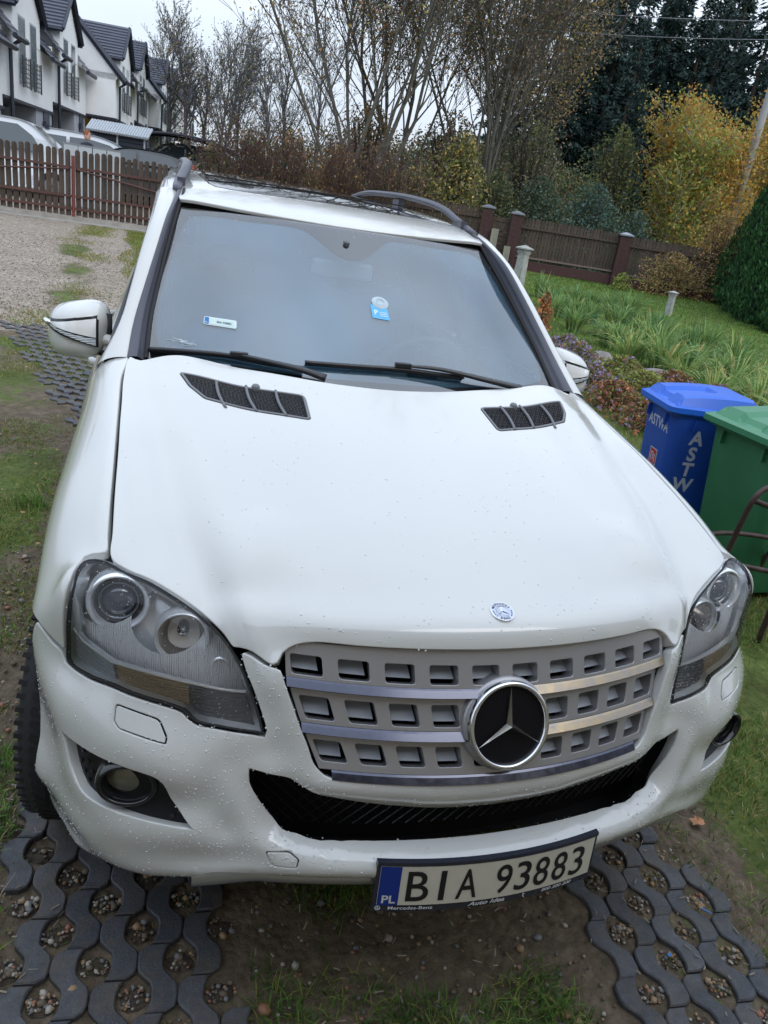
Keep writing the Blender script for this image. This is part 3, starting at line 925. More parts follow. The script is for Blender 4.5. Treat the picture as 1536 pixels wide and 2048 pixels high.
p = f0 + fdir * -4.08; g = empty('wicket', (p.x, p.y, G(p.y)), rz=frz, label='narrow brown wicket of horizontal boards between two brick posts', cat='gate')
for k in range(9):
    mb = MB(); mb.box((.30, .02, .22 + k * .135), (.52, .02, .115)); mb.build('board', wood_b, g)
for x in (.03, .57):
    mb = MB(); mb.box((x, .035, .76), (.04, .03, 1.2)); mb.build('stile', rail_red, g)
slab_m = pbr('old_plank', (.22, .21, .16), rough=.85, var=.25, scale=4, stretch=(6, 6, 1), bump=.4)
for (t, h, w, lab) in ((-3.95, 1.05, .22, 'taller pale mossy plank leaning before the wicket'), (-3.50, .62, .20, 'shorter pale mossy plank beside the right wicket post')):
    q = f0 + fdir * t + Vector((-.12, -.34, 0)); mb = MB(); mb.box((0, 0, h / 2), (w, .05, h), taper=.97)
    o = mb.build('plank', slab_m); o.location = (q.x, q.y, G(q.y)); o.rotation_euler = (R(-6), 0, frz); tag(o, lab, 'plank')

# small concrete garden posts
conc = pbr('garden_concrete', (.33, .34, .32), rough=.85, var=.25, scale=10, bump=.4)
for (x, y, h, s, lab) in ((7.95, 15.8, .98, 1.15, 'tall grey concrete garden post with pyramid cap, beside the white car screen'), (11.3, 14.4, .56, .72, 'small concrete garden post with pyramid cap out on the lawn')):
    g = empty('garden_post', (x, y, G(y)), label=lab, cat='garden post', group='concrete posts in the garden')
    mb = MB(); mb.box((0, 0, h * .42), (.20 * s, .20 * s, h * .84), taper=.82, rz=.5); mb.build('shaft', conc, g)
    mb = MB()
    for k in range(3): mb.box((0, 0, h * (.84 + .035 * k)), (.19 * s + .02 * (k % 2), .19 * s + .02 * (k % 2), h * .03), rz=.5)
    mb.build('neck', conc, g)
    mb = MB(); mb.box((0, 0, h * .955), (.27 * s, .27 * s, h * .03), rz=.5); mb.box((0, 0, h * 1.0), (.27 * s, .27 * s, h * .07), taper=.05, rz=.5); mb.build('cap', conc, g)

# ------------------------------------------------------------------ plants of the bed
ir1 = leafm('iris_green', (.085, .150, .045)); ir2 = leafm('iris_blue', (.060, .120, .055)); ir3 = leafm('iris_pale', (.17, .22, .07)); ir4 = leafm('iris_dry', (.26, .21, .09))
def sword_plant(n, h, w, spread, mats, weights, droop):
    V, F_, fm = [], [], []
    for i in range(n):
        a = random.uniform(0, 6.28); r0 = spread * .35 * math.sqrt(random.random()); H = h * random.uniform(.6, 1.1); W_ = w * random.uniform(.7, 1.2)
        out = random.uniform(.15, 1.0) * droop; mi = random.choices(range(len(mats)), weights)[0]; b = a + random.gauss(0, .4)
        tx, ty = -math.sin(b), math.cos(b); base = len(V); K = 5
        tw = random.uniform(-.6, .6)
        for k in range(K + 1):
            t = k / K; rr = r0 + out * H * t**2.0; zz_ = H * (t - .38 * out * t**3 * 1.3); ww = W_ * (1 - t**2.2) * .5 + .001
            c_, s_ = math.cos(tw * t), math.sin(tw * t)
            x, y = rr * math.cos(a), rr * math.sin(a)
            V += [(x - tx * ww * c_, y - ty * ww * c_, zz_ - ww * s_), (x + tx * ww * c_, y + ty * ww * c_, zz_ + ww * s_)]
        for k in range(K): F_.append((base + 2 * k, base + 2 * k + 1, base + 2 * k + 3, base + 2 * k + 2)); fm.append(mi)
    me = bpy.data.meshes.new('leaves'); me.from_pydata(V, [], F_)
    for m in mats: me.materials.append(m)
    me.polygons.foreach_set('material_index', fm); me.update(); return me
iris_me = [sword_plant(100, .62, .030, .42, [ir1, ir2, ir3, ir4], [5, 3, 2, .6], .55 + .12 * i) for i in range(4)]
lily_me = [sword_plant(150, .52, .020, .50, [ir1, ir3, ir2, ir4], [4, 5, 1, 1.2], 1.05) for i in range(3)]
spots = []
rows_b = [((7.9, 14.8), (9.6, 13.2)), ((7.4, 13.4), (9.0, 11.7)), ((6.9, 12.2), (8.9, 10.2)), ((6.5, 11.0), (9.0, 8.8)), ((6.3, 9.8), (8.8, 7.4)), ((6.3, 8.7), (8.2, 6.2)), ((6.5, 7.6), (7.9, 5.4)), ((6.0, 6.6), (7.6, 4.6)), ((6.2, 5.6), (7.2, 4.2))]
for k, (a, b) in enumerate(rows_b):
    L = math.hypot(b[0] - a[0], b[1] - a[1]); n = int(L / .52) + 1
    for i in range(n):
        t = (i + random.uniform(-.2, .2) + .5) / n
        spots.append((a[0] + (b[0] - a[0]) * t + random.gauss(0, .1), a[1] + (b[1] - a[1]) * t + random.gauss(0, .1), k))
def where(x, y):
    if y > 12.5: return 'by the tall garden post'
    if y > 9.5: return 'in the middle of the bed'
    if y > 7: return 'above the bed stones'
    return 'behind the bins'
for i, (x, y, k) in enumerate(spots):
    lil = k >= 4 and random.random() < .75
    o = bpy.data.objects.new('sword_leaf_plant', random.choice(lily_me if lil else iris_me)); COL.objects.link(o)
    s = random.uniform(.95, 1.35) * (.78 if y > 9.5 else 1.0); o.location = (x, y, G(y) - .01); o.rotation_euler = (0, 0, random.uniform(0, 6)); o.scale = (s, s, s * random.uniform(.85, 1.15))
    tag(o, ('pale drooping' if lil else 'upright green') + ' sword-leaved clump ' + where(x, y), 'plant', ('pale drooping' if lil else 'upright green') + ' sword-leaved clumps ' + where(x, y))

def bush_mesh(rx, ry, h, nleaf, size, mats, weights, stems=14, base=.0, droop=.0, shape=1.0, stem_m=None):
    """leaf quads through an uneven crown with a few stems; returns leaf mesh, stem mesh"""
    a = RNG.uniform(0, 2 * np.pi, nleaf); r = np.sqrt(RNG.uniform(.05, 1, nleaf)); z = RNG.uniform(0, 1, nleaf)
    env = np.sqrt(np.clip(1 - (z * 1.0)**2.2, .02, 1)) * shape
    lump = 1 + .28 * np.sin(a * 3 + z * 5 + 1.3) + .18 * np.sin(a * 7 - z * 9)
    X = rx * r * env * np.cos(a) * lump; Y = ry * r * env * np.sin(a) * lump; Z = base + (h - base) * z * (1 + .10 * np.sin(a * 5))
    P = np.stack([X, Y, Z], 1)
    d1 = RNG.normal(0, 1, (nleaf, 3)); d1 /= np.linalg.norm(d1, axis=1, keepdims=True)
    d2 = np.cross(d1, RNG.normal(0, 1, (nleaf, 3))); d2 /= np.maximum(np.linalg.norm(d2, axis=1, keepdims=True), 1e-6)
    s = size * RNG.uniform(.6, 1.4, nleaf)[:, None]
    V = np.stack([P - d1 * s, P + d2 * s * .5, P + d1 * s, P - d2 * s * .5], 1).reshape(-1, 3)
    F_ = np.arange(len(V)).reshape(-1, 4)
    lump2 = np.sin(P[:, 0] * 2.2 / max(rx, .3) + 1) + np.sin(P[:, 2] * 3 / max(h, .3) * 1.7)
    mi = RNG.choice(len(mats), nleaf, p=np.array(weights) / sum(weights))
    return V, F_, mi
def bush(name, x, y, rx, ry, h, nleaf, size, mats, weights, label, cat, group=None, base=.0, shape=1.0, stem_col=None, z0=None):
    z = G(y) if z0 is None else z0
    r = empty(name, (x, y, z), label=label, cat=cat, group=group)
    V, F_, mi = bush_mesh(rx, ry, h, nleaf, size, mats, weights, base=base, shape=shape)
    fast_mesh('leaves', V, F_, None, r, False, mats, mi)
    mb = MB()
    for i in range(max(5, int(h * 8))):
        a = random.uniform(0, 6.3); rr = random.uniform(.3, .9); k = 4
        mb.tube([(rx * rr * shape * math.cos(a) * t**1.4 * .8, ry * rr * shape * math.sin(a) * t**1.4 * .8, h * .92 * t) for t in (0, .35, .7, 1)], [.012 * h, .009 * h, .006 * h, .002 * h], 4)
    mb.build('stems', stem_col or bark, r)
    return r
bark = pbr('bark', (.060, .048, .038), rough=.85, var=.35, scale=10, bump=.4)
bark_g = pbr('bark_green', (.105, .098, .080), rough=.85, var=.35, scale=6)
bark_grey = pbr('bark_grey', (.10, .10, .105), rough=.85, var=.3, scale=8)
as1 = leafm('aster_green', (.085, .095, .035)); as2 = leafm('aster_purple', (.21, .17, .30)); as3 = leafm('aster_red', (.20, .075, .045)); as4 = leafm('aster_brown', (.12, .085, .045)); as5 = leafm('aster_lime', (.17, .19, .05)); as6 = leafm('rusty_orange', (.40, .15, .06))
asp = [(4.75, 7.55, .38, .38), (5.1, 7.0, .40, .36), (5.5, 6.5, .40, .34), (4.45, 6.75, .36, .30), (4.9, 6.25, .40, .36), (5.7, 5.95, .38, .34), (4.35, 6.0, .34, .28), (4.8, 5.55, .40, .34), (5.5, 5.35, .40, .36), (4.25, 5.25, .32, .26), (4.95, 8.2, .34, .34), (4.65, 4.85, .36, .30), (5.2, 4.75, .36, .34), (4.45, 7.2, .3, .28)]
for i, (x, y, r_, h) in enumerate(asp):
    kind = ['purple-flowered', 'red-tinged', 'lime green'][(i * 2 + (i > 5)) % 3]
    w_ = {'purple-flowered': [5, 4.0, 1, 2, 1, 0.1], 'red-tinged': [3, .7, 3.2, 2, .6, .5], 'lime green': [3, .5, .3, 1, 5, 0.05]}[kind]
    wh = 'beside the far wing mirror' if y > 6.8 else 'left of the blue bin'
    bush('bed_shrub', x, y, r_, r_, h, 2600, .022, [as1, as2, as3, as4, as5, as6], w_, f'small {kind} shrub {wh}', 'shrub', f'{kind} autumn shrubs {wh}', base=.0)
bush('rusty_plant', 5.75, 10.4, .24, .24, .60, 900, .030, [as6, as4, as3], [3, 2, 1], 'tall rusty orange seed-head plant at the right edge of the white car screen', 'plant', shape=.6)
rock_m = pbr('rock', (.20, .18, .18), rough=.85, var=.35, scale=6, bump=.6, bscale=14)
for i, (x, y, sx, sy, sz, lab) in enumerate([(5.75, 7.2, .34, .20, .12, 'flat pale grey stone slab lying among the purple shrubs'), (5.35, 7.9, .22, .17, .13, 'rounded brownish stone just left of the pale slab'), (6.1, 6.4, .26, .18, .11, 'low grey stone right of the pale slab near the blue bin'), (5.2, 8.8, .18, .15, .12, 'small dark stone at the upper end of the shrub row')]):
    V = IV2 * np.array([sx, sy, sz]); V = V * (1 + .18 * np.array([mnoise.noise(Vector(v) * 3 + Vector((i * 5, 0, 0))) for v in V])[:, None])
    o = fast_mesh('stone', V, IF2, rock_m); o.location = (x, y, G(y) + sz * .9); tag(o, lab, 'stone')
# thujas
th1 = leafm('thuja_green', (.022, .062, .022), trans=.08); th2 = leafm('thuja_light', (.040, .095, .030), trans=.08); th3 = leafm('thuja_dark', (.012, .036, .017), trans=.05)
def thuja_mesh(h, r, n):
    z = RNG.uniform(0, 1, n)**1.25; a = RNG.uniform(0, 2 * np.pi, n)
    prof = np.clip(1 - z, 0, 1)**.72 * (1 - .30 * np.clip(.12 - z, 0, 1) / .12)
    rr = r * prof * (1 + .09 * np.sin(a * 6 + z * 14) + .06 * np.sin(a * 13 - z * 30)) * RNG.uniform(.82, 1.03, n)
    P = np.stack([rr * np.cos(a), rr * np.sin(a), h * z], 1)
    up = np.stack([np.cos(a) * .35, np.sin(a) * .35, np.ones(n)], 1) + RNG.normal(0, .25, (n, 3)); up /= np.linalg.norm(up, axis=1, keepdims=True)
    sd = np.stack([-np.sin(a), np.cos(a), np.zeros(n)], 1) + RNG.normal(0, .5, (n, 3)); sd /= np.linalg.norm(sd, axis=1, keepdims=True)
    s = RNG.uniform(.03, .075, n)[:, None]
    V = np.stack([P - sd * s * .45, P + sd * s * .45, P + up * s * 1.6 + sd * s * .2, P + up * s * 1.5 - sd * s * .2], 1).reshape(-1, 3)
    mi = RNG.choice(3, n, p=[.45, .3, .25]); return V, np.arange(len(V)).reshape(-1, 4), mi
ths = [(16.9, 18.2, 4.2, 1.25, 'leftmost dark green thuja cone, beside the brown shrub'), (15.75, 16.4, 3.9, 1.15, 'second thuja cone from the left in the row'), (14.75, 14.9, 3.4, 1.05, 'third thuja cone, near the right edge of the picture'), (14.1, 13.4, 2.4, .85, 'lowest and nearest thuja at the right edge of the picture'), (18.2, 20.0, 3.0, .8, 'thuja behind the leftmost cone, half hidden')]
for x, y, h, r_, lab in ths:
    g = empty('thuja', (x, y, G(y)), label=lab, cat='conifer', group='thujas in a row')
    V, F_, mi = thuja_mesh(h, r_, 15000); fast_mesh('foliage', V, F_, None, g, False, [th1, th2, th3], mi)
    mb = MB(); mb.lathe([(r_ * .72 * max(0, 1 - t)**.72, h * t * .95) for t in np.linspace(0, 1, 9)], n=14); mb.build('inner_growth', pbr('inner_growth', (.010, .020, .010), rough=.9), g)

# ------------------------------------------------------------------ trees
def tree_lines(base, n_stem, height, spread, levels, rnd, up=.5, stem_r=.12, jit=.12, first=.25, wob=.05):
    """branching skeleton: list of (points, radii)"""
    out = []
    def grow(p, d, L, r, lev, par_len):
        K = 6 if lev == 0 else (5 if lev == 1 else 3)
        pts = [p.copy()]; q = p.copy(); dd = d.copy()
        for k in range(K):
            dd = dd + np.array([rnd.gauss(0, jit), rnd.gauss(0, jit), rnd.gauss(0, jit * .5) + up * (.10 if lev else .04)])
            dd /= np.linalg.norm(dd); q = q + dd * L / K; pts.append(q.copy())
        rad = [r * (1 - .78 * k / K) for k in range(K + 1)]
        out.append((pts, rad, lev))
        if lev < len(levels):
            n = levels[lev]
            for i in range(n):
                t = first + (1 - first) * (i + rnd.random()) / n; f = t * K; k = min(K - 1, int(f)); pp = pts[k] + (pts[k + 1] - pts[k]) * (f - k)
                td = pts[k + 1] - pts[k]; td /= np.linalg.norm(td)
                s = np.cross(td, [rnd.gauss(0, 1), rnd.gauss(0, 1), rnd.gauss(0, 1)]); s /= max(1e-6, np.linalg.norm(s))
                nd = td * rnd.uniform(.65, .95) + s * rnd.uniform(.35, .75); nd[2] += up * .25; nd /= np.linalg.norm(nd)
                grow(pp, nd, L * rnd.uniform(.30, .55) * (1.15 - .5 * t), r * (1 - .7 * t) * .5, lev + 1, L)
    for i in range(n_stem):
        a = 2 * math.pi * (i + rnd.random() * .7) / n_stem; s = spread * rnd.uniform(.25, 1.0) if n_stem > 1 else spread * .1
        d = np.array([math.cos(a) * s, math.sin(a) * s, 1.0]); d /= np.linalg.norm(d)
        grow(np.array([math.cos(a) * .1 * (n_stem > 1), math.sin(a) * .1 * (n_stem > 1), 0.0]), d, height * rnd.uniform(.78, 1.05), stem_r * rnd.uniform(.6, 1), 0, height)
    return out
def lines_mesh(lines, minr):
    V, F_ = [], []; nb = 0
    for pts, rad, lev in lines:
        n = 6 if lev == 0 else (4 if lev == 1 else 3)
        P = np.array(pts); K = len(P); T = np.gradient(P, axis=0); T /= np.maximum(np.linalg.norm(T, axis=1, keepdims=True), 1e-9)
        x = np.cross(T, [0.31, .2, .93]); x /= np.maximum(np.linalg.norm(x, axis=1, keepdims=True), 1e-6); y = np.cross(T, x)
        r = np.maximum(np.array(rad), minr)[:, None]
        a = 2 * np.pi * np.arange(n) / n
        ring = P[:, None] + (x[:, None] * np.cos(a)[None, :, None] + y[:, None] * np.sin(a)[None, :, None]) * r[:, None]
        V.append(ring.reshape(-1, 3))
        i = np.arange(K - 1)[:, None] * n; j = np.arange(n)[None]; j2 = (j + 1) % n
        F_.append(np.stack([nb + i + j, nb + i + j2, nb + i + n + j2, nb + i + n + j], -1).reshape(-1, 4)); nb += K * n
    return np.concatenate(V), np.concatenate(F_)
def tree(name, x, y, n_stem, height, spread, levels, leaves, lsize, lmats, lw, label, cat='tree', group=None, seed=1, minr=.006, barkm=None, stem_r=.12, up=.5, first=.25, z0=None, lev_min=1, jit=.12, zlow=0.0, twig_jit=.25):
    rnd = random.Random(seed); z = G(y) if z0 is None else z0
    g = empty(name, (x, y, z), label=label, cat=cat, group=group)
    L = tree_lines(None, n_stem, height, spread, levels, rnd, up=up, stem_r=stem_r, first=first, jit=jit)
    tr = [l for l in L if l[2] == 0]; br = [l for l in L if l[2] > 0]
    V, F_ = lines_mesh(tr, minr); fast_mesh('trunk', V, F_, barkm or bark_g, g, True)
    if br:
        V, F_ = lines_mesh(br, minr); fast_mesh('branches', V, F_, barkm or bark_g, g, True)
    if leaves:
        tips = [l for l in L if l[2] >= max(lev_min, len(levels) - 1)]
        P = np.array([l[0][k] for l in tips for k in range(1, len(l[0]))]); P = P[P[:, 2] > zlow]
        if len(P):
            pick = RNG.integers(0, len(P), leaves); P = P[pick] + RNG.normal(0, twig_jit, (leaves, 3))
            d1 = RNG.normal(0, 1, (leaves, 3)); d1 /= np.linalg.norm(d1, axis=1, keepdims=True)
            d2 = np.cross(d1, RNG.normal(0, 1, (leaves, 3))); d2 /= np.maximum(np.linalg.norm(d2, axis=1, keepdims=True), 1e-6)
            s = lsize * RNG.uniform(.5, 1.4, leaves)[:, None]
            V = np.stack([P - d1 * s, P + d2 * s * .6, P + d1 * s, P - d2 * s * .6], 1).reshape(-1, 3)
            mi = RNG.choice(len(lmats), leaves, p=np.array(lw) / sum(lw)); fast_mesh('leaves', V, np.arange(len(V)).reshape(-1, 4), None, g, False, lmats, mi)
    return g
lb1 = leafm('leaf_brown', (.165, .115, .062)); lb2 = leafm('leaf_rust', (.22, .115, .055)); lb3 = leafm('leaf_olive', (.115, .120, .045)); lb4 = leafm('leaf_ochre', (.30, .22, .07)); lb5 = leafm('leaf_grey', (.15, .12, .10)); lb6 = leafm('leaf_dark', (.050, .066, .038)); lb7 = leafm('leaf_blue', (.055, .095, .080))
yl1 = leafm('birch_yellow', (.27, .185, .04), trans=.3); yl2 = leafm('birch_orange', (.27, .14, .035), trans=.3); yl3 = leafm('birch_lime', (.15, .18, .045), trans=.3); yl4 = leafm('birch_olive', (.11, .13, .035), trans=.3)
bigs = [(5.9, 24.5, 7, 13, .46, [14, 10, 5], 15000, [lb1, lb2, lb3, lb4], [3, 2, 3, 1], 'large many-stemmed bare tree left of centre, arching over the hedge', 21, 3.2),
        (8.4, 28.0, 6, 12, .34, [13, 9, 5], 15000, [lb1, lb2, lb3, lb4], [4, 4, 2, 1.5], 'middle tree with the most rust-brown leaves left on it', 22, 1.5),
        (10.8, 26.0, 8, 13, .38, [14, 9, 5], 13000, [lb1, lb5, lb3, lb2], [4, 4, 2, 1], 'wide many-stemmed tree right of centre, fanned branches and grey-brown leaves', 23, 2.5),
        (13.0, 29.0, 5, 11.5, .22, [12, 9, 5], 17000, [lb5, lb1, lb3, lb4], [4, 4, 2, 2], 'leafier grey-brown tree next to the dark gap in the wood', 24, 1.0)]
for x, y, ns, h, sp, lv_, nl, lm, lw, lab, sd, zl in bigs:
    tree('bare_tree', x, y, ns, h, sp, lv_, nl, .050, lm, lw, lab, seed=sd, minr=.007, stem_r=.095, up=.55, zlow=zl, group='half-bare trees behind the car')
far_t = [(1.3, 62, 9.4, 5), (2.5, 58, 9.0, 6), (3.7, 60, 9.4, 7), (4.9, 56, 9.2, 8), (6.2, 60, 9.2, 9), (7.6, 54, 9.4, 10), (9.4, 58, 10, 11), (12, 60, 11, 12), (.7, 70, 9.5, 13), (5.6, 68, 9.5, 14)]
ORD = ['first', 'second', 'third', 'fourth', 'fifth', 'sixth', 'seventh', 'eighth', 'ninth', 'tenth', 'eleventh', 'twelfth', 'thirteenth', 'fourteenth', 'fifteenth', 'sixteenth', 'seventeenth', 'eighteenth', 'nineteenth', 'twentieth']
def order_by_az(P):
    while len(ORD) < len(P): ORD.append('twenty-' + ORD[len(ORD) - 20] if len(ORD) < 29 else 'last but few')
    k = sorted(range(len(P)), key=lambda i: math.atan2(P[i][0] + .76, P[i][1] + 1.07)); r = {}
    for n_, i in enumerate(k): r[i] = ORD[n_]
    return r
fo = order_by_az(far_t)
for i, (x, y, h, sd) in enumerate(far_t):
    tree('far_bare_tree', x, y, 1, h * .82, .1, [26, 7, 4], 500, .07, [lb3, lb1], [1, 1], 'tall thin leafless tree, ' + fo[i] + ' from the left in the distant row beside the houses', group='tall leafless trees in the distant row', seed=sd, minr=.013, barkm=bark_grey, stem_r=.16, up=.35, first=.2, jit=.06)
# hedge and undergrowth across the middle
und = [(1.2, 21.5, .9, 1.9, 'leafless dark hedge shrub touching the right end of the picket gate', [lb1, lb6, lb3], [3, 3, 2], 1700), (2.3, 22.2, 1.0, 2.3, 'brown twiggy shrub right of the parked cars', [lb1, lb2, lb6], [4, 2, 3], 2300), (3.5, 22.6, 1.1, 2.5, 'red-brown shrub with thin upright shoots', [lb2, lb1, lb6], [3, 3, 2], 2800), (4.9, 22.8, 1.1, 2.3, 'rust-brown shrub left of the first big tree trunk', [lb2, lb1, lb4], [3, 3, 2], 3200),
       (6.6, 23.2, 1.2, 2.1, 'dark brown undergrowth at the foot of the large tree', [lb1, lb6, lb2], [3, 4, 1], 3400), (8.0, 24.0, 1.2, 2.2, 'low yellow-speckled bush between two trunks', [lb4, lb3, lb6], [2, 3, 3], 3200), (9.3, 24.0, 1.1, 3.3, 'round pale olive bush standing above the car roof', [lb3, yl4, lb4, lb5], [4, 3, 2, 2], 6500), (10.9, 24.6, 1.2, 2.4, 'dark green bush right of the pale olive one', [lb6, lb3], [4, 2], 4200),
       (12.4, 24.2, 1.3, 2.5, 'dark evergreen bush behind the left brick posts', [lb6, lb7], [4, 1], 5200), (14.2, 23.6, 1.3, 2.6, 'blue-green willow-like bush rising over the board fence', [lb7, lb6], [4, 2], 5600), (15.9, 23.4, 1.0, 2.0, 'small blue-green bush at the edge of the dark gap', [lb7, lb6], [3, 3], 3200), (16.8, 27, 1.6, 4.6, 'tall green-yellow bush left of the dark gap', [lb3, yl4, lb6], [3, 2, 3], 6500), (13.2, 26.8, 1.8, 4.2, 'tall dark thicket under the wide tree', [lb6, lb3, lb5], [4, 2, 2], 7500), (10.2, 27.5, 1.8, 4.0, 'tall brown thicket behind the pale olive bush', [lb1, lb6, lb2], [3, 3, 1], 6500), (7.0, 27.5, 1.8, 3.8, 'tall orange-brown thicket behind the large tree', [lb2, lb1, lb6], [2, 3, 3], 6000)]
for x, y, r_, h, lab, mm, ww, nl in und:
    bush('thicket', x, y, r_, r_ * .8, h, nl, .055, mm, ww, lab, 'bush')
mb_l = []
for i, (x, y) in enumerate([(1.6, 21.2), (2.6, 21.6), (3.8, 21.8), (5.2, 22.0), (6.6, 22.3)]):
    tree('upright_shrub', x, y, 26, 2.6, .42, [5, 4], 250, .035, [lb1, lb6], [1, 1], 'bush of thin bare upright shoots ' + ['at the end of the picket gate', 'left of the red-brown shrub', 'before the red-brown shrub', 'left of the big trunk', 'under the big tree'][i], 'shrub', seed=40 + i, minr=.005, barkm=pbr('shoot_bark', (.085, .052, .045), rough=.8), stem_r=.016, up=.4, jit=.08)
# yellow birches
bk_w = pbr('birch_bark', (.42, .38, .33), rough=.7, var=.3, scale=12)
birches = [(17.9, 24.4, 5.4, 'leftmost yellow birch, its leaves turning lime at the left side'), (18.9, 25.4, 6.4, 'yellow birch with the tallest crown of the group'), (19.8, 24.6, 6.2, 'orange-leaved birch between the tall one and the pole'), (20.9, 25.8, 5.9, 'birch directly left of the utility pole'), (22.4, 25.2, 6.6, 'bright yellow birch right of the utility pole'), (23.8, 24.4, 6.6, 'rightmost yellow birch at the picture edge'), (21.2, 27.6, 6.8, 'yellow birch in the second row')]
for i, (x, y, h, lab) in enumerate(birches):
    w_ = [[2, 1, 4, 3], [4, 2, 2, 1], [3, 4, 1, 1], [4, 3, 1, 1], [4, 2, 1, 1], [5, 2, 1, 1], [3, 3, 1, 2]][i]
    tree('birch', x, y, 1, h * .84, .1, [30, 7], 8200, .058, [yl1, yl2, yl3, yl4], w_, lab, 'birch', seed=60 + i, minr=.009, barkm=bk_w, stem_r=.045, up=.25, first=.10, lev_min=0, jit=.05, group='yellow birches behind the fence', twig_jit=.20)
bush('fence_shrub', 14.6, 19.0, 1.15, .55, 1.15, 4200, .032, [lb4, lb1, lb3, lb2], [2, 4, 3, 1], 'brown and yellow shrub growing against the right bay of the fence', 'bush')
bush('fence_shrub', 16.2, 19.2, .9, .8, 2.4, 5200, .038, [lb1, lb2, lb4, lb3], [4, 2, 2, 1], 'tall copper-brown shrub between the fence end and the thujas', 'bush')
bush('fence_shrub', 12.9, 18.9, .3, .25, .45, 600, .035, [yl3, lb3], [3, 1], 'small lime green plant at the foot of the fence', 'plant')
# spruces of the wood
sp1 = leafm('spruce_green', (.018, .034, .028), trans=.05); sp2 = leafm('spruce_blue', (.022, .040, .042), trans=.05); sp3 = leafm('spruce_dark', (.010, .019, .014), trans=.03)
def spruce_mesh(h, r, n, seed):
    rg = np.random.default_rng(seed); nb = 210
    bz = np.sort(rg.uniform(.04, 1, nb)); ba = rg.uniform(0, 6.28, nb); bl = r * (1 - bz)**.72 * rg.uniform(.6, 1.15, nb) + .12
    w = bl / bl.sum(); b = rg.choice(nb, n, p=w); t = rg.uniform(.12, 1, n)**.8
    x = bl[b] * t; droop = -.34 * x * t + .16 * x
    sp_ = (.30 * (1 - .5 * t)) * rg.normal(0, 1, n) * .6
    P = np.stack([np.cos(ba[b]) * x - np.sin(ba[b]) * sp_, np.sin(ba[b]) * x + np.cos(ba[b]) * sp_, h * bz[b] + droop - np.abs(rg.normal(0, .22, n))], 1)
    d1 = np.stack([np.cos(ba[b]), np.sin(ba[b]), rg.normal(-.3, .4, n)], 1) + rg.normal(0, .45, (n, 3)); d1 /= np.linalg.norm(d1, axis=1, keepdims=True)
    d2 = np.cross(d1, rg.normal(0, 1, (n, 3))); d2 /= np.maximum(np.linalg.norm(d2, axis=1, keepdims=True), 1e-6)
    s = rg.uniform(.09, .24, n)[:, None]
    V = np.stack([P - d1 * s, P + d2 * s * .28, P + d1 * s, P - d2 * s * .28], 1).reshape(-1, 3)
    me = bpy.data.meshes.new('foliage'); F_ = np.arange(len(V)).reshape(-1, 4)
    o = fast_mesh('foliage', V, F_, None, None, False, [sp1, sp2, sp3], rg.choice(3, n, p=[.42, .28, .30])); me = o.data; bpy.data.objects.remove(o)
    return me
sp_me = [spruce_mesh(15, 3.0, 13000, 70 + i) for i in range(3)]
trunk_me = None
sps = [(21.5, 40, 13.5), (24, 43, 15), (26.5, 40, 14), (29, 44, 17), (31.5, 41, 15.5), (34, 45, 17), (36.5, 41, 15), (39, 45, 16.5), (41.5, 42, 15), (23, 37, 11), (28, 37.5, 12), (33, 38, 12.5), (38, 38, 13), (43, 40, 15), (46, 44, 16), (19.5, 44, 12), (30, 50, 19), (37, 51, 19), (25, 50, 17), (26, 35, 8.5), (31, 35.5, 9), (36, 35.5, 9.5), (22.5, 34.5, 6.5)]
for k_ in range(12):
    a_ = R(28.0 + 1.25 * k_); d_ = 47 + (k_ * 5) % 9
    sps.append((-.76 + d_ * math.sin(a_), -1.07 + d_ * math.cos(a_), 11.5 + (k_ * 7) % 4 + (1.5 if k_ % 3 == 1 else 0)))
for i, (x, y, h) in enumerate(sps):
    rk = 0 if y < 39 else 1 if y < 43.5 else 2; mates = [q for q in sps if (0 if q[1] < 39 else 1 if q[1] < 43.5 else 2) == rk]; so = order_by_az(mates)[mates.index((x, y, h))]
    side = ('in the front rank' if y < 39 else 'in the middle rank' if y < 47 else 'in the back rank') + (' at the left of the wood' if x < 27 else ' at the centre of the wood' if x < 35 else ' at the right of the wood')
    g = empty('spruce', (x, y, G(y) - .2), rz=random.uniform(0, 6), label='dark blue-green spruce, ' + so + ' from the left ' + ['in the low front rank of the wood', 'in the middle rank of the wood', 'in the tall back rank of the wood'][rk], cat='conifer', group='dark blue-green spruces of the wood')
    s = h / 15; o = bpy.data.objects.new('foliage', sp_me[i % 3]); COL.objects.link(o); o.parent = g; o.scale = (s * random.uniform(.9, 1.2), s * random.uniform(.9, 1.2), s)
    mb = MB(); mb.tube([(0, 0, 0), (0, 0, h * .6), (0, 0, h)], [.20, .12, .02], 6); mb.build('trunk', bark, g)
# deep undergrowth that closes the wood
und2 = []
V, F_, mi = bush_mesh(15, 3.5, 5.0, 26000, .16, [sp3, sp1, lb6], [5, 2, 2])
o = fast_mesh('undergrowth', V, F_, None, None, False, [sp3, sp1, lb6], mi); o.location = (30, 46, G(46)); tag(o, kind='stuff')
V, F_, mi = bush_mesh(13, 2.5, 3.6, 22000, .08, [lb6, lb1, lb3], [5, 2, 2])
o = fast_mesh('thicket_edge', V, F_, None, None, False, [lb6, lb1, lb3], mi); o.location = (15, 35, G(35)); tag(o, kind='stuff')
V, F_, mi = bush_mesh(26, 5, 4.2, 26000, .13, [lb6, lb5, lb3], [4, 3, 2])
o = fast_mesh('distant_wood', V, F_, None, None, False, [lb6, lb5, lb3], mi); o.location = (27, 68, G(68) - .5); tag(o, kind='stuff')
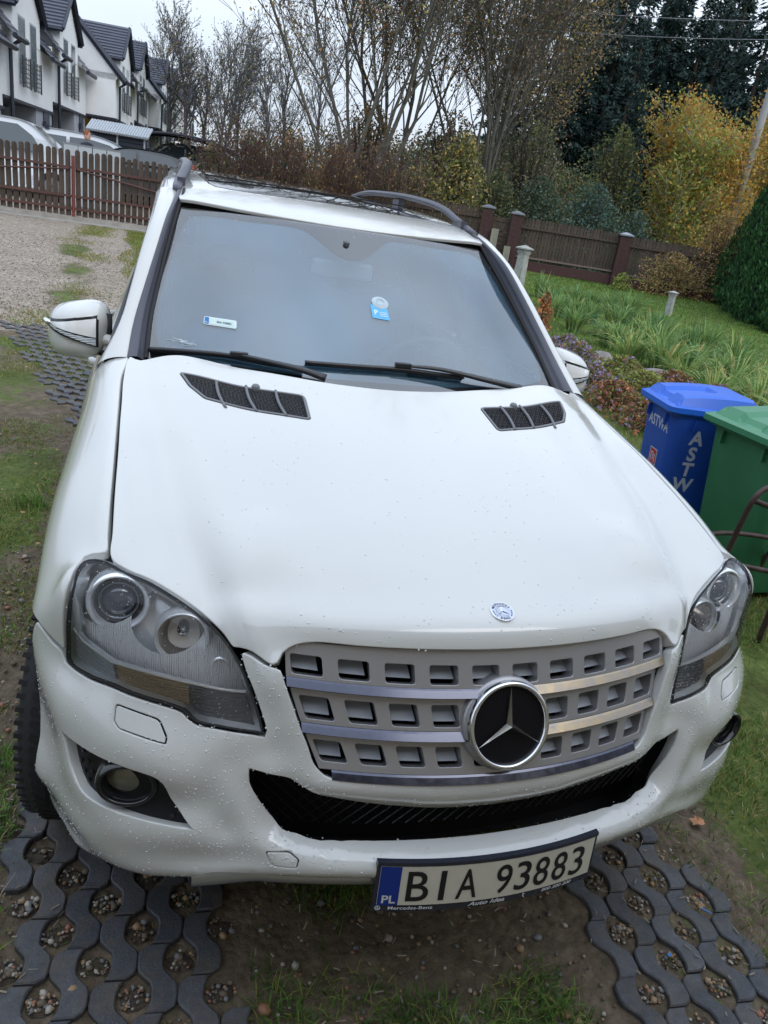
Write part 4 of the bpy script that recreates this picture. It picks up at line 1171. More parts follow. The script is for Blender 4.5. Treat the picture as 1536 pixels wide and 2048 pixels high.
# pole and wires
mb = MB(); mb.tube([(0, 0, 0), (0, 0, 9.2)], [.16, .11], 14); g = empty('utility_pole', (20.6, 24.2, G(24)), label='tall grey concrete utility pole rising behind the thujas', cat='pole'); mb.build('shaft', pbr('pole_grey', (.27, .27, .27), rough=.8, var=.15, scale=5, stretch=(1, 1, .2)), g, smooth=True)
mb = MB(); mb.box((0, 0, 8.9), (1.4, .09, .09)); mb.build('crossarm', bark_grey, g)
for k in range(2):
    z1_ = 8.6 if k == 0 else 7.95
    a, b = Vector((-12, 41, 8.2 + .7 * (1 - k))), Vector((20.6, 24.2, G(24) + 8.9 - .55 * k))
    a = Vector((3.0, 30.0, z1_ - .2)); pts = [a.lerp(b, t) + Vector((0, 0, -.8 * 4 * t * (1 - t) * .4)) for t in np.linspace(0, 1, 14)]
    b2 = Vector((40, 14, 9)); pts += [b.lerp(b2, t) + Vector((0, 0, -.4 * 4 * t * (1 - t))) for t in np.linspace(0, 1, 10)][1:]
    mb = MB(); mb.tube(pts, .011, 4); tag(mb.build('overhead_wire', pbr('wire_grey', (.18, .19, .22), rough=.5)), ('upper' if k == 0 else 'lower') + ' of the two overhead wires crossing before the spruces', 'wire')

def relabel():
    """number the look-alike plants of each group from left to right, as the viewer sees them"""
    gs = {}
    for o in COL.objects:
        if o.name.startswith(('sword_leaf_plant', 'bed_shrub')): gs.setdefault(o['label'], []).append(o)
    for lab, L in gs.items():
        if len(L) < 2: continue
        od = order_by_az([(o.location.x, o.location.y) for o in L])
        for i, o in enumerate(L): o['label'] = lab + ', ' + od[i] + ' from left'; o['group'] = o.get('group') or lab
    return gs
relabel()
# ------------------------------------------------------------------ the house behind the viewer (shades the nose of the car)
hb = empty('house', (0, -2.9, 0), label='warm brown rendered house wall close in front of the car, behind the viewer', cat='house')
wall_b = pbr('house_wall', (.42, .33, .24), rough=.85, var=.12, scale=3)
mb = MB(); mb.box((1.5, -3.0, 2.2), (17, 6, 4.4)); mb.build('wall', wall_b, hb)
mb = MB(); mb.add([(-7.6, .55, 4.2), (10.6, .55, 4.2), (10.6, -3, 7.0), (-7.6, -3, 7.0), (-7.6, -6.8, 4.2), (10.6, -6.8, 4.2)], [(0, 1, 2, 3), (3, 2, 5, 4), (0, 4, 5, 1)]); mb.build('roof', pbr('roof_brown', (.12, .05, .04), rough=.7), hb)
for x in (-3.5, 4.2):
    mb = MB(); mb.box((x, .03, 1.6), (1.5, .08, 1.4)); wf = mb.build('window', pbr('window_white', (.7, .7, .68), rough=.5), hb)
    mb = MB(); mb.box((x, .075, 1.6), (1.3, .012, 1.2)); mb.build('pane', gl_dark if 'gl_dark' in globals() else pbr('pane_dark', (.03, .04, .05), rough=.08, coat=1), wf)

# ------------------------------------------------------------------ row of terraced houses up the street
K_ = 1.28; CX, CY, CZ = -.7591, -1.0702, 1.7604
HP = Vector((CX + K_ * (-3.6 - CX), CY + K_ * (30.8 - CY), 0)); HA = R(7.0)
ha = Vector((math.sin(HA), math.cos(HA), 0)); hn = Vector((math.cos(HA), -math.sin(HA), 0))
HR = -HA      # local x = out to the street, y = along the row
render_w = pbr('render_white', (.82, .84, .86), rough=.85, var=.04, scale=2)
render_g = pbr('render_grey', (.33, .36, .41), rough=.8); tile_m = pbr('roof_tile', (.040, .046, .070), rough=.35, var=.15, scale=3)
verge_m = pbr('verge_dark', (.025, .030, .050), rough=.5); pane_g = pbr('pane_grey', (.16, .20, .22), rough=.15, coat=.5)
yel = pbr('yellow_board', (.50, .30, .06), rough=.7, var=.08); rail_m = pbr('rail_anthracite', (.05, .055, .065), rough=.5)
def hm(s): return s * K_
def house(s0, off, dz, L, label, yellow=False, endwall=False, n_label=0):
    """unit s0..s0+L along the row; off = step towards the street; dz = floor height of the overhang (absolute)"""
    p = HP + ha * (s0 * K_) + hn * (off * K_)
    h = empty('terraced_house', (p.x, p.y, 0), rz=HR, label=label, cat='house', group='white terraced houses')
    Z = CZ + K_ * (dz - CZ); L *= K_; D = 9.0
    g0 = G(p.y) - .6
    ez = Z + 2.15; g1_, g2_ = L * .20, L * .72; gz_ = Z + 3.20; pkz = Z + 4.75
    mb = MB(); mb.box((-D / 2, L / 2, (Z + ez) / 2), (D, L, ez - Z)); mb.build('upper_wall', render_w, h)
    mb = MB(); mb.box((-D / 2 - 1.0, L / 2, (g0 + Z) / 2), (D - 2, L, Z - g0)); mb.build('lower_wall', yel if yellow else render_g, h)
    mb = MB(); mb.box((-.55, L * .80, (g0 + Z) / 2), (1.05, L * .36, Z - g0 - .01)); mb.build('porch_wall', render_g, h)
    mb = MB(); mb.box((-.012, L * .84, g0 + 1.75), (.06, 1.05, 2.3)); mb.build('door', pbr('door_dark', (.05, .06, .09), rough=.5), h)
    mb = MB(); mb.box((-D / 2 + .06, L / 2, Z - .06), (D, L, .10)); mb.build('soffit', verge_m, h)
    # gable dormer flush with the facade
    mb = MB(); ym = (g1_ + g2_) / 2
    M = Matrix(((0, 0, 1), (1, 0, 0), (0, 1, 0)))
    mb.prism([(g1_, ez - .02), (g2_, ez - .02), (g2_, gz_), (ym, pkz), (g1_, gz_)], -4.6, .02, M=M); mb.build('gable', render_w, h)
    # dormer roof with courses of tiles
    for sgn, ya in ((-1, g1_), (1, g2_)):
        a = Vector((0, ya + sgn * .25, gz_ - .12)); b = Vector((0, ym, pkz + .16)); n = 11
        mb = MB()
        for k in range(n):
            t0, t1 = k / n, (k + 1) / n; q0, q1 = a.lerp(b, t0), a.lerp(b, t1); up = Vector((0, -sgn * (pkz - gz_), -(ya - ym) * -1)).normalized() * 0 + Vector((0, 0, .05))
            for (xa, xb) in ((-4.8, .18),):
                mb.add([(xa, q0.y, q0.z + .07), (xb, q0.y, q0.z + .07), (xb, q1.y, q1.z + .02), (xa, q1.y, q1.z + .02), (xa, q0.y, q0.z - .01), (xb, q0.y, q0.z - .01)], [(0, 1, 2, 3), (4, 5, 1, 0)])
        r = mb.build('dormer_roof', tile_m, h)
        mb = MB(); mb.tube([(.20, a.y, a.z), (.20, b.y, b.z)], .10, 4); mb.build('verge', verge_m, h)
        mb = MB(); mb.tube([(-4.6, a.y, a.z - .05), (.2, a.y, a.z - .05)], .09, 6); mb.build('gutter', verge_m, h)
    # main roof: low eaves, steep slope up to the ridge
    rz_ = pkz + .2; n = 12; dep = (rz_ - ez) / 1.15
    for (ya, yb) in ((-.05, g1_ - .02), (g2_ + .02, L + .05)):
        mb = MB()
        for k in range(n):
            t0, t1 = k / n, (k + 1) / n; x0, z0 = .45 - (dep + .45) * t0, ez - .25 + (rz_ - ez + .25) * t0; x1, z1 = .45 - (dep + .45) * t1, ez - .25 + (rz_ - ez + .25) * t1
            mb.add([(x0, ya, z0 + .07), (x0, yb, z0 + .07), (x1, yb, z1 + .02), (x1, ya, z1 + .02), (x0, ya, z0 - .03), (x0, yb, z0 - .03)], [(0, 1, 2, 3), (4, 5, 1, 0)])
        mb.build('roof_slope', tile_m, h)
        mb = MB(); mb.tube([(.50, ya, ez - .25), (.50, yb, ez - .25)], .10, 6); mb.build('gutter', verge_m, h)
    mb = MB(); mb.add([(-dep, 0, rz_), (-dep, L, rz_), (-D, L, ez), (-D, 0, ez), (-dep, 0, ez)], [(0, 1, 2, 3)]); mb.build('rear_roof', tile_m, h)
    if endwall:
        mb = MB(); M2 = Matrix(((1, 0, 0), (0, 0, 1), (0, 1, 0)))
        mb.prism([(-D, ez - .3), (.0, ez - .3), (.10, ez - .15), (-dep, rz_), (-D, ez)], .0, .25, M=M2, c=(0, 0, 0)); mb.build('end_wall', render_w, h)
        mb = MB(); mb.tube([(.52, -.06, ez - .32), (-dep, -.06, rz_ - .02)], .17, 4); mb.build('end_verge', verge_m, h)
    else:
        mb = MB(); mb.box((-D / 2 - .3, L / 2, ez + .6), (D * .6, L - .1, 1.1)); mb.build('attic', render_w, h)
    # two french windows with railings
    for yc in (g1_ + (g2_ - g1_) * .30, g1_ + (g2_ - g1_) * .72):
        mb = MB(); mb.box((-.02, yc, Z + 1.72), (.10, 1.02, 2.30)); w = mb.build('window', pbr('reveal', (.40, .43, .46), rough=.8), h)
        mb = MB(); mb.box((-.03 + .065, yc, Z + 1.72), (.02, .86, 2.16)); mb.build('pane', pane_g, w)
        mb = MB()
        for k in range(7): mb.box((.17, yc, Z + .52 + k * .155), (.03, 1.14, .028))
        for s_ in (-.56, .56): mb.box((.17, yc + s_, Z + 1.0), (.05, .05, 1.10))
        for k in range(3): mb.box((.17, yc - .28 + .28 * k, Z + 1.0), (.02, .02, 1.05))
        mb.build('railing', rail_m, w)
    mb = MB(); mb.tube([(.46, L * .10, ez - .3), (.12, L * .10, ez - .55), (.12, L * .10, g0)], .07, 6); mb.build('downpipe', verge_m, h)
    mb = MB(); mb.box((.06, L * .77, Z - .62), (.10, .22, .26)); mb.build('wall_lamp', verge_m, h)
    return h
U = 6.2
specs = [(-12.1, 0, 2.75, False, False, 'nearest white terraced house, cut by the left edge of the picture'), (-5.9, 0, 3.06, False, False, 'first complete white terraced house, above the white van'), (.3, 0, 3.40, False, False, 'white terraced house third from the left, its gable touching the sky'),
         (6.7, 1.17, 3.50, True, True, 'white terraced house with a yellow carport wall and a blank side wall'), (12.9, 1.17, 3.85, False, False, 'white terraced house right of the one with the yellow carport'),
         (19.2, 1.75, 3.95, True, True, 'fourth stepped white house from the far end, behind the dark shed'), (25.4, 1.75, 4.25, False, False, 'white terraced house near the far end of the row'), (32.0, 2.6, 4.1, False, True, 'last house of the white row, showing a broad dark roof slope')]
for s0, off, dz, yl_, ew, lab in specs: house(s0, off, dz, U, lab, yl_, ew)

# ------------------------------------------------------------------ vehicles and things beyond the gate
car_glass = pbr('car_glass', (.035, .05, .06), rough=.06, coat=1.0)
tyre2 = pbr('tyre_far', (.02, .02, .022), rough=.8); hub_m = pbr('hub_far', (.4, .41, .43), rough=.35, metal=.8)
def vehicle(name, x, y, rz, L, W_, prof, glass, body, label, cat, lamp=None, z=None, rails=False):
    """prof: side outline (x along, z up) of body; glass: list of side window outlines; extruded with a rounded shoulder"""
    v = empty(name, (x, y, G(y) if z is None else z), rz=rz, label=label, cat=cat)
    P = catmull(np.array(prof), True, .12)
    if area2(P) < 0: P = P[::-1]
    n = len(P); V = []; hw = W_ / 2
    def yy(zv, f): return hw * f * (1 - .26 * max(0, (zv - .95)) / .6)
    layers = [(-1, .90, .035), (-1, .985, .012), (-1, 1.0, 0), (1, 1.0, 0), (1, .985, .012), (1, .90, .035)]
    Q = [inset(P, d) if d else P for _, _, d in layers]
    for (s_, f, d), q in zip(layers, Q): V += [(a, s_ * yy(b, f), b) for a, b in q]
    F_ = [tuple(range(n))[::-1], tuple(range(5 * n, 6 * n))] + [(k * n + i, k * n + (i + 1) % n, (k + 1) * n + (i + 1) % n, (k + 1) * n + i) for k in range(5) for i in range(n)]
    mesh_obj('body', V, F_, body, v, smooth=False)
    for g in glass:
        if len(g) == 2:      # windscreen or rear screen across the car
            (a, b), (c, d) = g; mb = MB()
            nx, nz = (d - b), -(c - a); ln = math.hypot(nx, nz); nx, nz = nx / ln * .02, nz / ln * .02
            if nz < 0: nx, nz = -nx, -nz
            mb.add([(a + nx, -yy(b, .90), b + nz), (a + nx, yy(b, .90), b + nz), (c + nx, yy(d, .88), d + nz), (c + nx, -yy(d, .88), d + nz)], [(0, 1, 2, 3)]); mb.build('screen', car_glass, v)
        else:
            for s_ in (-1, 1):
                mb = MB(); mb.add([(a, s_ * (yy(b, 1.0) + .012), b) for a, b in g], [tuple(range(len(g)))]); mb.build('side_window', car_glass, v)
    for xw in (.18 * L, .82 * L):
        for s_ in (-1, 1):
            mb = MB(); M = Matrix.Rotation(R(90), 3, 'X'); mb.lathe([(.02, -.11), (.30, -.11), (.33, -.08), (.33, .08), (.30, .11), (.02, .11)], (xw, s_ * (hw - .10), .33), 24, M); w = mb.build('wheel', tyre2, v)
            mb = MB(); mb.lathe([(.20, -.115), (.02, -.125)], (xw, s_ * (hw - .10), .33), 16, M); mb.lathe([(.20, .115), (.02, .125)], (xw, s_ * (hw - .10), .33), 16, M); mb.build('hub_cap', hub_m, w)
    if lamp:
        for s_ in (-1, 1):
            for (lx, lz, lw, lh, mt) in lamp:
                mb = MB(); mb.box((lx, s_ * (hw - .10), lz), (lw, .22, lh)); mb.build('lamp', mt, v, bevel=.02)
    return v
wpaint = pbr('far_white', (.62, .66, .70), rough=.25, coat=.8); dpaint = pbr('far_anthracite', (.030, .040, .050), rough=.25, coat=.9); spaint = pbr('far_silver', (.36, .40, .44), rough=.25, metal=.5, coat=.8)
redl = pbr('tail_lamp', (.55, .02, .02), rough=.2, coat=.6); clearl = pbr('head_lamp_far', (.6, .62, .65), rough=.1, metal=.5)
van_p = [(0, .35), (0, 1.0), (.06, 1.75), (.25, 1.90), (3.3, 1.93), (3.75, 1.84), (4.45, 1.30), (5.0, 1.08), (5.2, .85), (5.22, .35)]
vehicle('white_van', -7.0, 22.6, R(-2), 5.2, 1.9, [(a, b * .93) for a, b in van_p], [[(1.0, 1.15), (2.75, 1.15), (2.75, 1.66), (1.0, 1.68)], [(3.02, 1.12), (4.05, 1.08), (3.80, 1.44), (3.45, 1.66), (3.02, 1.66)], [(3.80, 1.68), (4.42, 1.20)]], wpaint, 'white van with dark side windows behind the left gate leaf', 'van', [(5.18, .80, .12, .16, clearl)])
wag = [(0, .35), (0, .95), (.25, 1.35), (.6, 1.56), (2.2, 1.58), (2.9, 1.45), (3.75, 1.03), (4.5, .92), (4.72, .72), (4.75, .35)]
v = vehicle('white_estate_car', -4.2, 26.8, R(-4), 4.7, 1.8, wag, [[(.55, 1.05), (1.5, 1.05), (1.5, 1.42), (.75, 1.42)], [(1.6, 1.05), (3.3, 1.02), (2.75, 1.36), (2.2, 1.44), (1.6, 1.43)], [(2.95, 1.42), (3.72, 1.05)]], wpaint, 'white estate car with roof bars, behind the white van', 'car', [(4.65, .72, .15, .14, clearl)])
for xb in (.95, 2.1):
    mb = MB(); mb.box((xb, 0, 1.64), (.06, 1.35, .04)); mb.box((xb, -.62, 1.60), (.12, .08, .10)); mb.box((xb, .62, 1.60), (.12, .08, .10)); mb.build('roof_bar', verge_m, v)
hat = [(0, .35), (-.02, .85), (.30, .98), (1.0, 1.05), (1.75, 1.43), (2.4, 1.50), (3.3, 1.44), (3.85, 1.15), (4.02, .80), (4.0, .35)]
vehicle('dark_hatchback', -2.9, 24.6, R(-3), 4.0, 1.75, hat, [[(1.25, 1.08), (2.2, 1.08), (2.2, 1.40), (1.82, 1.38)], [(2.28, 1.08), (3.45, 1.10), (3.15, 1.36), (2.28, 1.41)], [(.98, 1.07), (1.72, 1.42)], [(3.35, 1.42), (3.84, 1.14)]], dpaint, 'dark hatchback with a red tail lamp, right of the white estate car', 'car', [(3.80, 1.16, .16, .22, redl)])
suv = [(0, .4), (0, .95), (.9, 1.10), (1.6, 1.55), (2.5, 1.62), (3.9, 1.58), (4.4, 1.15), (4.5, .85), (4.5, .4)]
vehicle('dark_estate_car', -1.2, 34.5, R(2), 4.5, 1.8, suv, [[(1.2, 1.12), (2.3, 1.12), (2.3, 1.50), (1.72, 1.48)], [(2.4, 1.12), (3.8, 1.14), (3.7, 1.48), (2.4, 1.52)]], dpaint, 'dark car parked far back under the black carport arch', 'car', [(4.4, .95, .14, .2, redl)])
vehicle('silver_car', 1.9, 33.5, R(60), 4.3, 1.75, hat, [[(1.25, 1.08), (2.2, 1.08), (2.2, 1.40), (1.82, 1.38)], [(2.28, 1.08), (3.45, 1.10), (3.15, 1.36), (2.28, 1.41)]], spaint, 'silver car half hidden by the bare hedge', 'car', [(3.90, .95, .14, .20, redl)])
# low pale panel fence in front of the cars
pf = empty('panel_fence', (-2.42, 20.6, G(20.6)), rz=R(-1), label='low pale grey panel fence directly behind the picket gate', cat='fence')
for k in range(4):
    mb = MB(); mb.box((.16 + k * .33, 0, .78), (.31, .03, 1.40)); mb.build('panel', pbr('pale_panel', (.42, .46, .48), rough=.6), pf)
mb = MB(); mb.box((.65, 0, 1.49), (1.35, .05, .03)); mb.build('top_rail', hub_m, pf)
# dark shed with a light roof
sh = empty('shed', (-2.35, 31.2, G(31)), rz=R(-4), label='dark slatted shed with a pale corrugated roof', cat='shed')
mb = MB(); mb.box((.95, .7, .8), (1.9, 1.4, 1.75)); mb.build('wall', pbr('shed_dark', (.022, .030, .045), rough=.6), sh)
for k in range(12):
    for q in (0, 1):
        mb = MB(); mb.box((.48 + q * .95, -.02, .10 + k * .14), (.88, .03, .115)); mb.build('slat', MATS['shed_dark'], sh)
for x_ in (0, .95, 1.9):
    mb = MB(); mb.box((x_, -.03, .85), (.06, .06, 1.8)); mb.build('post', pbr('shed_post', (.45, .48, .5), rough=.6), sh)
mb = MB()
for k in range(24): mb.tube([(-.08 + k * .09, -.25, 1.66), (.05 + k * .09, .45, 2.02)], .05, 6)
o = mb.build('roof', pbr('shed_roof', (.42, .46, .50), rough=.5), sh); tag(o, kind='stuff')
# black arched carport with gate
ar = empty('carport', (-.25, 33.0, G(33)), rz=R(-3), label='black arched carport frame right of the shed', cat='carport')
arcp = [(x_, 0, 1.95 * math.sin(math.acos(max(-1, min(1, (x_ - 1.2) / 2.6)))) * .42 + 1.15) for x_ in np.linspace(-.2, 3.4, 14)]
for dy in (0, 2.4):
    mb = MB(); mb.tube([(a, dy, c_) for a, _, c_ in arcp], .05, 6); mb.build('arch', verge_m, ar)
    for x_ in (-.15, 3.35):
        mb = MB(); mb.tube([(x_, dy, 0), (x_, dy, 1.35)], .06, 6); mb.build('post', verge_m, ar)
V = [(a, dy, c_ + .05) for a, _, c_ in arcp for dy in (0, 2.4)]
mb = MB(); mb.add(V, [(2 * i, 2 * i + 2, 2 * i + 3, 2 * i + 1) for i in range(len(arcp) - 1)]); mb.build('canopy', pbr('canopy', (.10, .11, .12), rough=.3), ar)
# a man whose head and shoulders show over the panel fence
def person(x, y, rz):
    g = empty('person', (x, y, G(y)), rz=rz, label='ginger-haired person in a dark jacket standing behind the pale panel fence', cat='person')
    me = bpy.data.meshes.new('body'); Vv = [(0, 0, .98), (0, 0, 1.15), (0, 0, 1.38), (0, 0, 1.50), (.20, 0, 1.42), (.27, .02, 1.15), (.25, -.10, .92), (-.20, 0, 1.42), (-.27, .02, 1.15), (-.25, -.10, .92), (.10, 0, .90), (.11, 0, .50), (.11, .02, .08), (.12, -.14, .04), (-.10, 0, .90), (-.11, 0, .50), (-.11, .02, .08), (-.12, -.14, .04)]
    E_ = [(0, 1), (1, 2), (2, 3), (2, 4), (4, 5), (5, 6), (2, 7), (7, 8), (8, 9), (0, 10), (10, 11), (11, 12), (12, 13), (0, 14), (14, 15), (15, 16), (16, 17)]
    me.from_pydata(Vv, E_, []); o = bpy.data.objects.new('body', me); link(o, g); md = o.modifiers.new('s', 'SKIN'); me.skin_vertices or None
    rr = [.16, .17, .17, .06, .08, .055, .04, .08, .055, .04, .10, .075, .05, .045, .10, .075, .05, .045]
    lay = me.skin_vertices[0].data
    for i, r_ in enumerate(rr): lay[i].radius = (r_, r_ * .8)
    lay[0].use_root = True
    s2 = o.modifiers.new('u', 'SUBSURF'); s2.levels = 1; s2.render_levels = 2; me.materials.append(pbr('jacket', (.03, .035, .05), rough=.8))
    mb = MB(); mb.lathe([(.001, -.13), (.055, -.115), (.075, -.06), (.080, .0), (.075, .06), (.05, .105), (.001, .12)], (0, 0, 1.66), 16, Matrix.Diagonal((.95, 1.1, 1))); mb.tube([(0, -.085, 1.665), (0, -.105, 1.645)], [.008, .014], 6); hd = mb.build('head', pbr('skin', (.52, .30, .22), rough=.55), g, smooth=True)
    mb = MB(); mb.lathe([(.083, -.01), (.086, .04), (.070, .095), (.03, .128), (.001, .132)], (0, .012, 1.665), 16, Matrix.Diagonal((.98, 1.1, 1))); mb.build('hair', pbr('ginger', (.22, .07, .03), rough=.8), hd, smooth=True)
    mb = MB()
    for s_ in (-1, 1): mb.lathe([(.001, -.009), (.009, 0), (.001, .009)], (s_ * .030, -.080, 1.675), 8)
    mb.build('eyes', verge_m, hd)
    mb = MB()
    for s_ in (-1, 1): mb.box((s_ * .078, 0, 1.66), (.012, .03, .05))
    mb.build('ears', MATS['skin'], hd)
person(-2.02, 23.2, R(60))

# ------------------------------------------------------------------ wheelie bins
def bin_(name, cx, cy, rz, W_, D_, H, mat, mat2, label):
    """W_ across the face that looks left (local y), D_ along local x (hinge at +x)"""
    b = empty(name, (cx, cy, 0), rz=rz, label=label, cat='wheelie bin')
    def rr(w, d, r, z, ox=0, k=4):
        out = []
        for (sx, sy, a0) in ((1, 1, 0), (-1, 1, 90), (-1, -1, 180), (1, -1, 270)):
            for i in range(k + 1):
                a = R(a0 + 90 * i / k); out.append((ox + sx * (d / 2 - r) + r * math.cos(a), sy * (w / 2 - r) + r * math.sin(a), z))
        return out
    rings = [rr(W_ * .76, D_ * .70, .05, .055, D_ * .04), rr(W_ * .78, D_ * .72, .06, .07, D_ * .04), rr(W_ * .90, D_ * .88, .06, H * .84, 0), rr(W_ * .905, D_ * .885, .055, H * .86, 0), rr(W_ * .93, D_ * .92, .05, H * .865, 0), rr(W_ * .93, D_ * .92, .05, H * .90, 0)]
    n = len(rings[0]); V = [p for q in rings for p in q]; F_ = [tuple(range(n))[::-1], tuple(range(5 * n, 6 * n))] + [(k * n + i, k * n + (i + 1) % n, (k + 1) * n + (i + 1) % n, (k + 1) * n + i) for k in range(5) for i in range(n)]
    body = mesh_obj('body', V, F_, mat, b); 
    me = body.data; me.polygons.foreach_set('use_smooth', np.ones(len(me.polygons), dtype=bool)); bm = bmesh.new(); bm.from_mesh(me)
    for e in bm.edges:
        if len(e.link_faces) == 2 and e.calc_face_angle(0) > R(32): e.smooth = False
    bm.to_mesh(me); bm.free()
    # lid: rim, stepped deck with raised centre and channel
    lid = empty('lid', (0, 0, 0)); lid.parent = b
    L0 = [rr(W_ * 1.0, D_ * 1.02, .05, H * .885, -.01), rr(W_ * 1.03, D_ * 1.05, .05, H * .895, -.01), rr(W_ * 1.03, D_ * 1.05, .05, H * .925, -.01), rr(W_ * .97, D_ * .98, .05, H * .935, 0)]
    V = [p for q in L0 for p in q]; F_ = [(k * n + i, k * n + (i + 1) % n, (k + 1) * n + (i + 1) % n, (k + 1) * n + i) for k in range(3) for i in range(n)] + [tuple(range(3 * n, 4 * n)), tuple(range(n))[::-1]]
    mesh_obj('lid_rim', V, F_, mat2, lid)
    nx, ny = 22, 16; V = []
    for i in range(nx + 1):
        for j in range(ny + 1):
            u, v = i / nx, j / ny; e = min(min(u, 1 - u) * 9, min(v, 1 - v) * 9, 1)
            zz_ = H * .935 + .016 * (min(u * 14, 1)) + .050 * min(1, max(0, (e - .18) * 2.0)) * (.55 + .45 * math.sin(u * 2.6)) - .020 * (1 if .34 < v < .66 and u < .55 else 0) + .018 * u
            V.append((-D_ * .475 + D_ * .955 * u, -W_ * .47 + W_ * .94 * v, zz_ if 0 < i < nx and 0 < j < ny else H * .934))
    F_ = [(i * (ny + 1) + j, (i + 1) * (ny + 1) + j, (i + 1) * (ny + 1) + j + 1, i * (ny + 1) + j + 1) for i in range(nx) for j in range(ny)]
    mesh_obj('lid_deck', V, F_, mat2, lid)
    for s_ in (-1, 1):
        mb = MB(); mb.box((-D_ * .10, s_ * W_ * .36, H * .965), (D_ * .55, .022, .030)); mb.build('lid_rib', mat2, lid, bevel=.006)
    mb = MB(); mb.tube([(D_ * .50, -W_ * .42, H * .93), (D_ * .56, -W_ * .42, H * .95), (D_ * .56, W_ * .42, H * .95), (D_ * .50, W_ * .42, H * .93)], .016, 8); mb.build('handle', mat, b, smooth=True)
    for s_ in (-1, 1):
        mb = MB(); mb.lathe([(.02, -.025), (.095, -.025), (.10, -.015), (.10, .015), (.095, .025), (.02, .025)], (D_ * .40, s_ * W_ * .44, .10), 24, Matrix.Rotation(R(90), 3, 'X')); mb.build('wheel', tyre2, b)
    for (px_, py_, a) in [(-D_ * .455, -W_ * .26, 0), (-D_ * .455, W_ * .26, 0), (-D_ * .22, -W_ * .462, 90), (D_ * .22, -W_ * .462, 90)]:
        mb = MB(); mb.box((px_, py_, H * .825), (.03 if a == 0 else .008, .008 if a == 0 else .03, .07), taper=1.0); mb.build('gusset', mat, b)
    return b
blue_m = pbr('bin_blue', (.011, .062, .40), rough=.42, bump=.15, bscale=200, col2=(.022, .095, .46), scale=5, detail=8, rvar=.12); blue_l = pbr('bin_lid_blue', (.02, .13, .62), rough=.35, bump=.1, bscale=200)
green_m = pbr('bin_green', (.028, .150, .068), rough=.48, bump=.15, bscale=200, col2=(.045, .19, .095), scale=4, detail=8, rvar=.12); green_l = pbr('bin_lid_green', (.045, .21, .105), rough=.38, bump=.1, bscale=200)
BL = bin_('blue_bin', 2.575, 2.66, R(-13), .48, .56, 1.0, blue_m, blue_l, 'blue wheelie bin with stacked white letters, left of the green bin')
GB = bin_('green_bin', 2.73, 2.06, R(1), .60, .74, 1.02, green_m, green_l, 'large green wheelie bin beside the right front wing of the white car')
# lettering on the blue bin, laid on its tapering faces
bw = pbr('bin_letter', (.50, .54, .66), rough=.5)
def on_face(cx, z, face, sx=1.0, sy=1.0):
    def fn(x, y, _):
        zz_ = z + y * sy; k = (zz_ - .07) / (.84 - .07)
        if face == 'front': f = (.36 + .08 * k) * .48 ; return (cx + x * sx, -(.39 + .06 * k) * .48 - .0015 - .0, zz_)
        return (-(.36 + .08 * k) * .56 + .0224 * (1 - k) - .0015, cx - x * sx, zz_)
    return fn
for i, ch in enumerate('ASTWA'):
    text_obj('letter', ch, bw, BL, on_face(-.075, .745 - i * .10, 'front', 1.0, 1.0), size=.118, bold=.004, shear=.0)
text_obj('lettering', 'ASTWA', bw, BL, on_face(-.015, .775, 'side', .85, 1.0), size=.095, bold=.002)
sk = lambda x0, x1, z0, z1, mt, nm, e=0: mesh_obj(nm, [tuple(np.array(on_face(-.03, .55, 'side')(a, b, 0)) + np.array([-e, 0, 0])) for a, b in ((x0, z0), (x1, z0), (x1, z1), (x0, z1))], [(0, 1, 2, 3)], mt, BL)
sk(-.052, .052, -.065, .065, bw, 'sticker', .0005); sk(-.044, .044, -.032, .058, pbr('sticker_red', (.50, .03, .05), rough=.5), 'sticker_red', .001); sk(-.044, .044, -.058, -.036, MATS['sticker_red'], 'sticker_strip', .001)
for (a, b, c_, d) in ((-.030, -.020, -.022, .040), (-.030, .006, .030, .040), (-.004, .006, -.012, .040), (.010, .034, .020, .030), (.018, .028, -.022, .030)): sk(a, b, c_, d, bw, 'sticker_mark', .0015)
# ------------------------------------------------------------------ rusty tube chair by the bins
rust = pbr('rusty_tube', (.075, .052, .050), rough=.55, var=.35, scale=20, metal=.3)
ch = empty('metal_chair', (2.3, 1.5, 0), label='old brown tubular metal chair frame in front of the green bin', cat='chair')
def tb(name, pts, r=.013):
    P = catmull(np.array(pts) - np.array([2.3, 1.5, 0]), False, .03); mb = MB(); mb.tube([tuple(p) for p in P], r, 10); mb.build(name, rust, ch, smooth=True)
tb('leg', [(1.97, 1.55, .0), (1.95, 1.50, .40), (1.915, 1.43, .74), (1.925, 1.42, .80), (1.97, 1.42, .84), (2.05, 1.41, .86), (2.36, 1.32, .86), (2.42, 1.31, .82), (2.44, 1.31, .74), (2.42, 1.34, .40), (2.40, 1.36, 0)])
tb('back_rail', [(1.925, 1.425, .775), (2.05, 1.41, .745), (2.30, 1.33, .72), (2.43, 1.31, .74)])
tb('leg', [(2.285, 1.435, .0), (2.27, 1.42, .22), (2.29, 1.43, .43)], .014)
tb('leg', [(2.60, 1.86, .0), (2.55, 1.80, .30), (2.52, 1.72, .44)], .010)
tb('seat_rail', [(1.95, 1.50, .42), (2.10, 1.78, .44), (2.50, 1.70, .44), (2.42, 1.34, .42), (1.95, 1.50, .42)])
# ------------------------------------------------------------------ front body surface (radial, from measured stations)
O_F = np.array([0.0, 1.1, 0.15])
AX = np.array([0.0, -1.0, 0.55]); AX /= np.linalg.norm(AX)
E1 = np.array([1.0, 0, 0]); E2 = np.cross(E1, AX); E2 = -E2 if E2[2] < 0 else E2

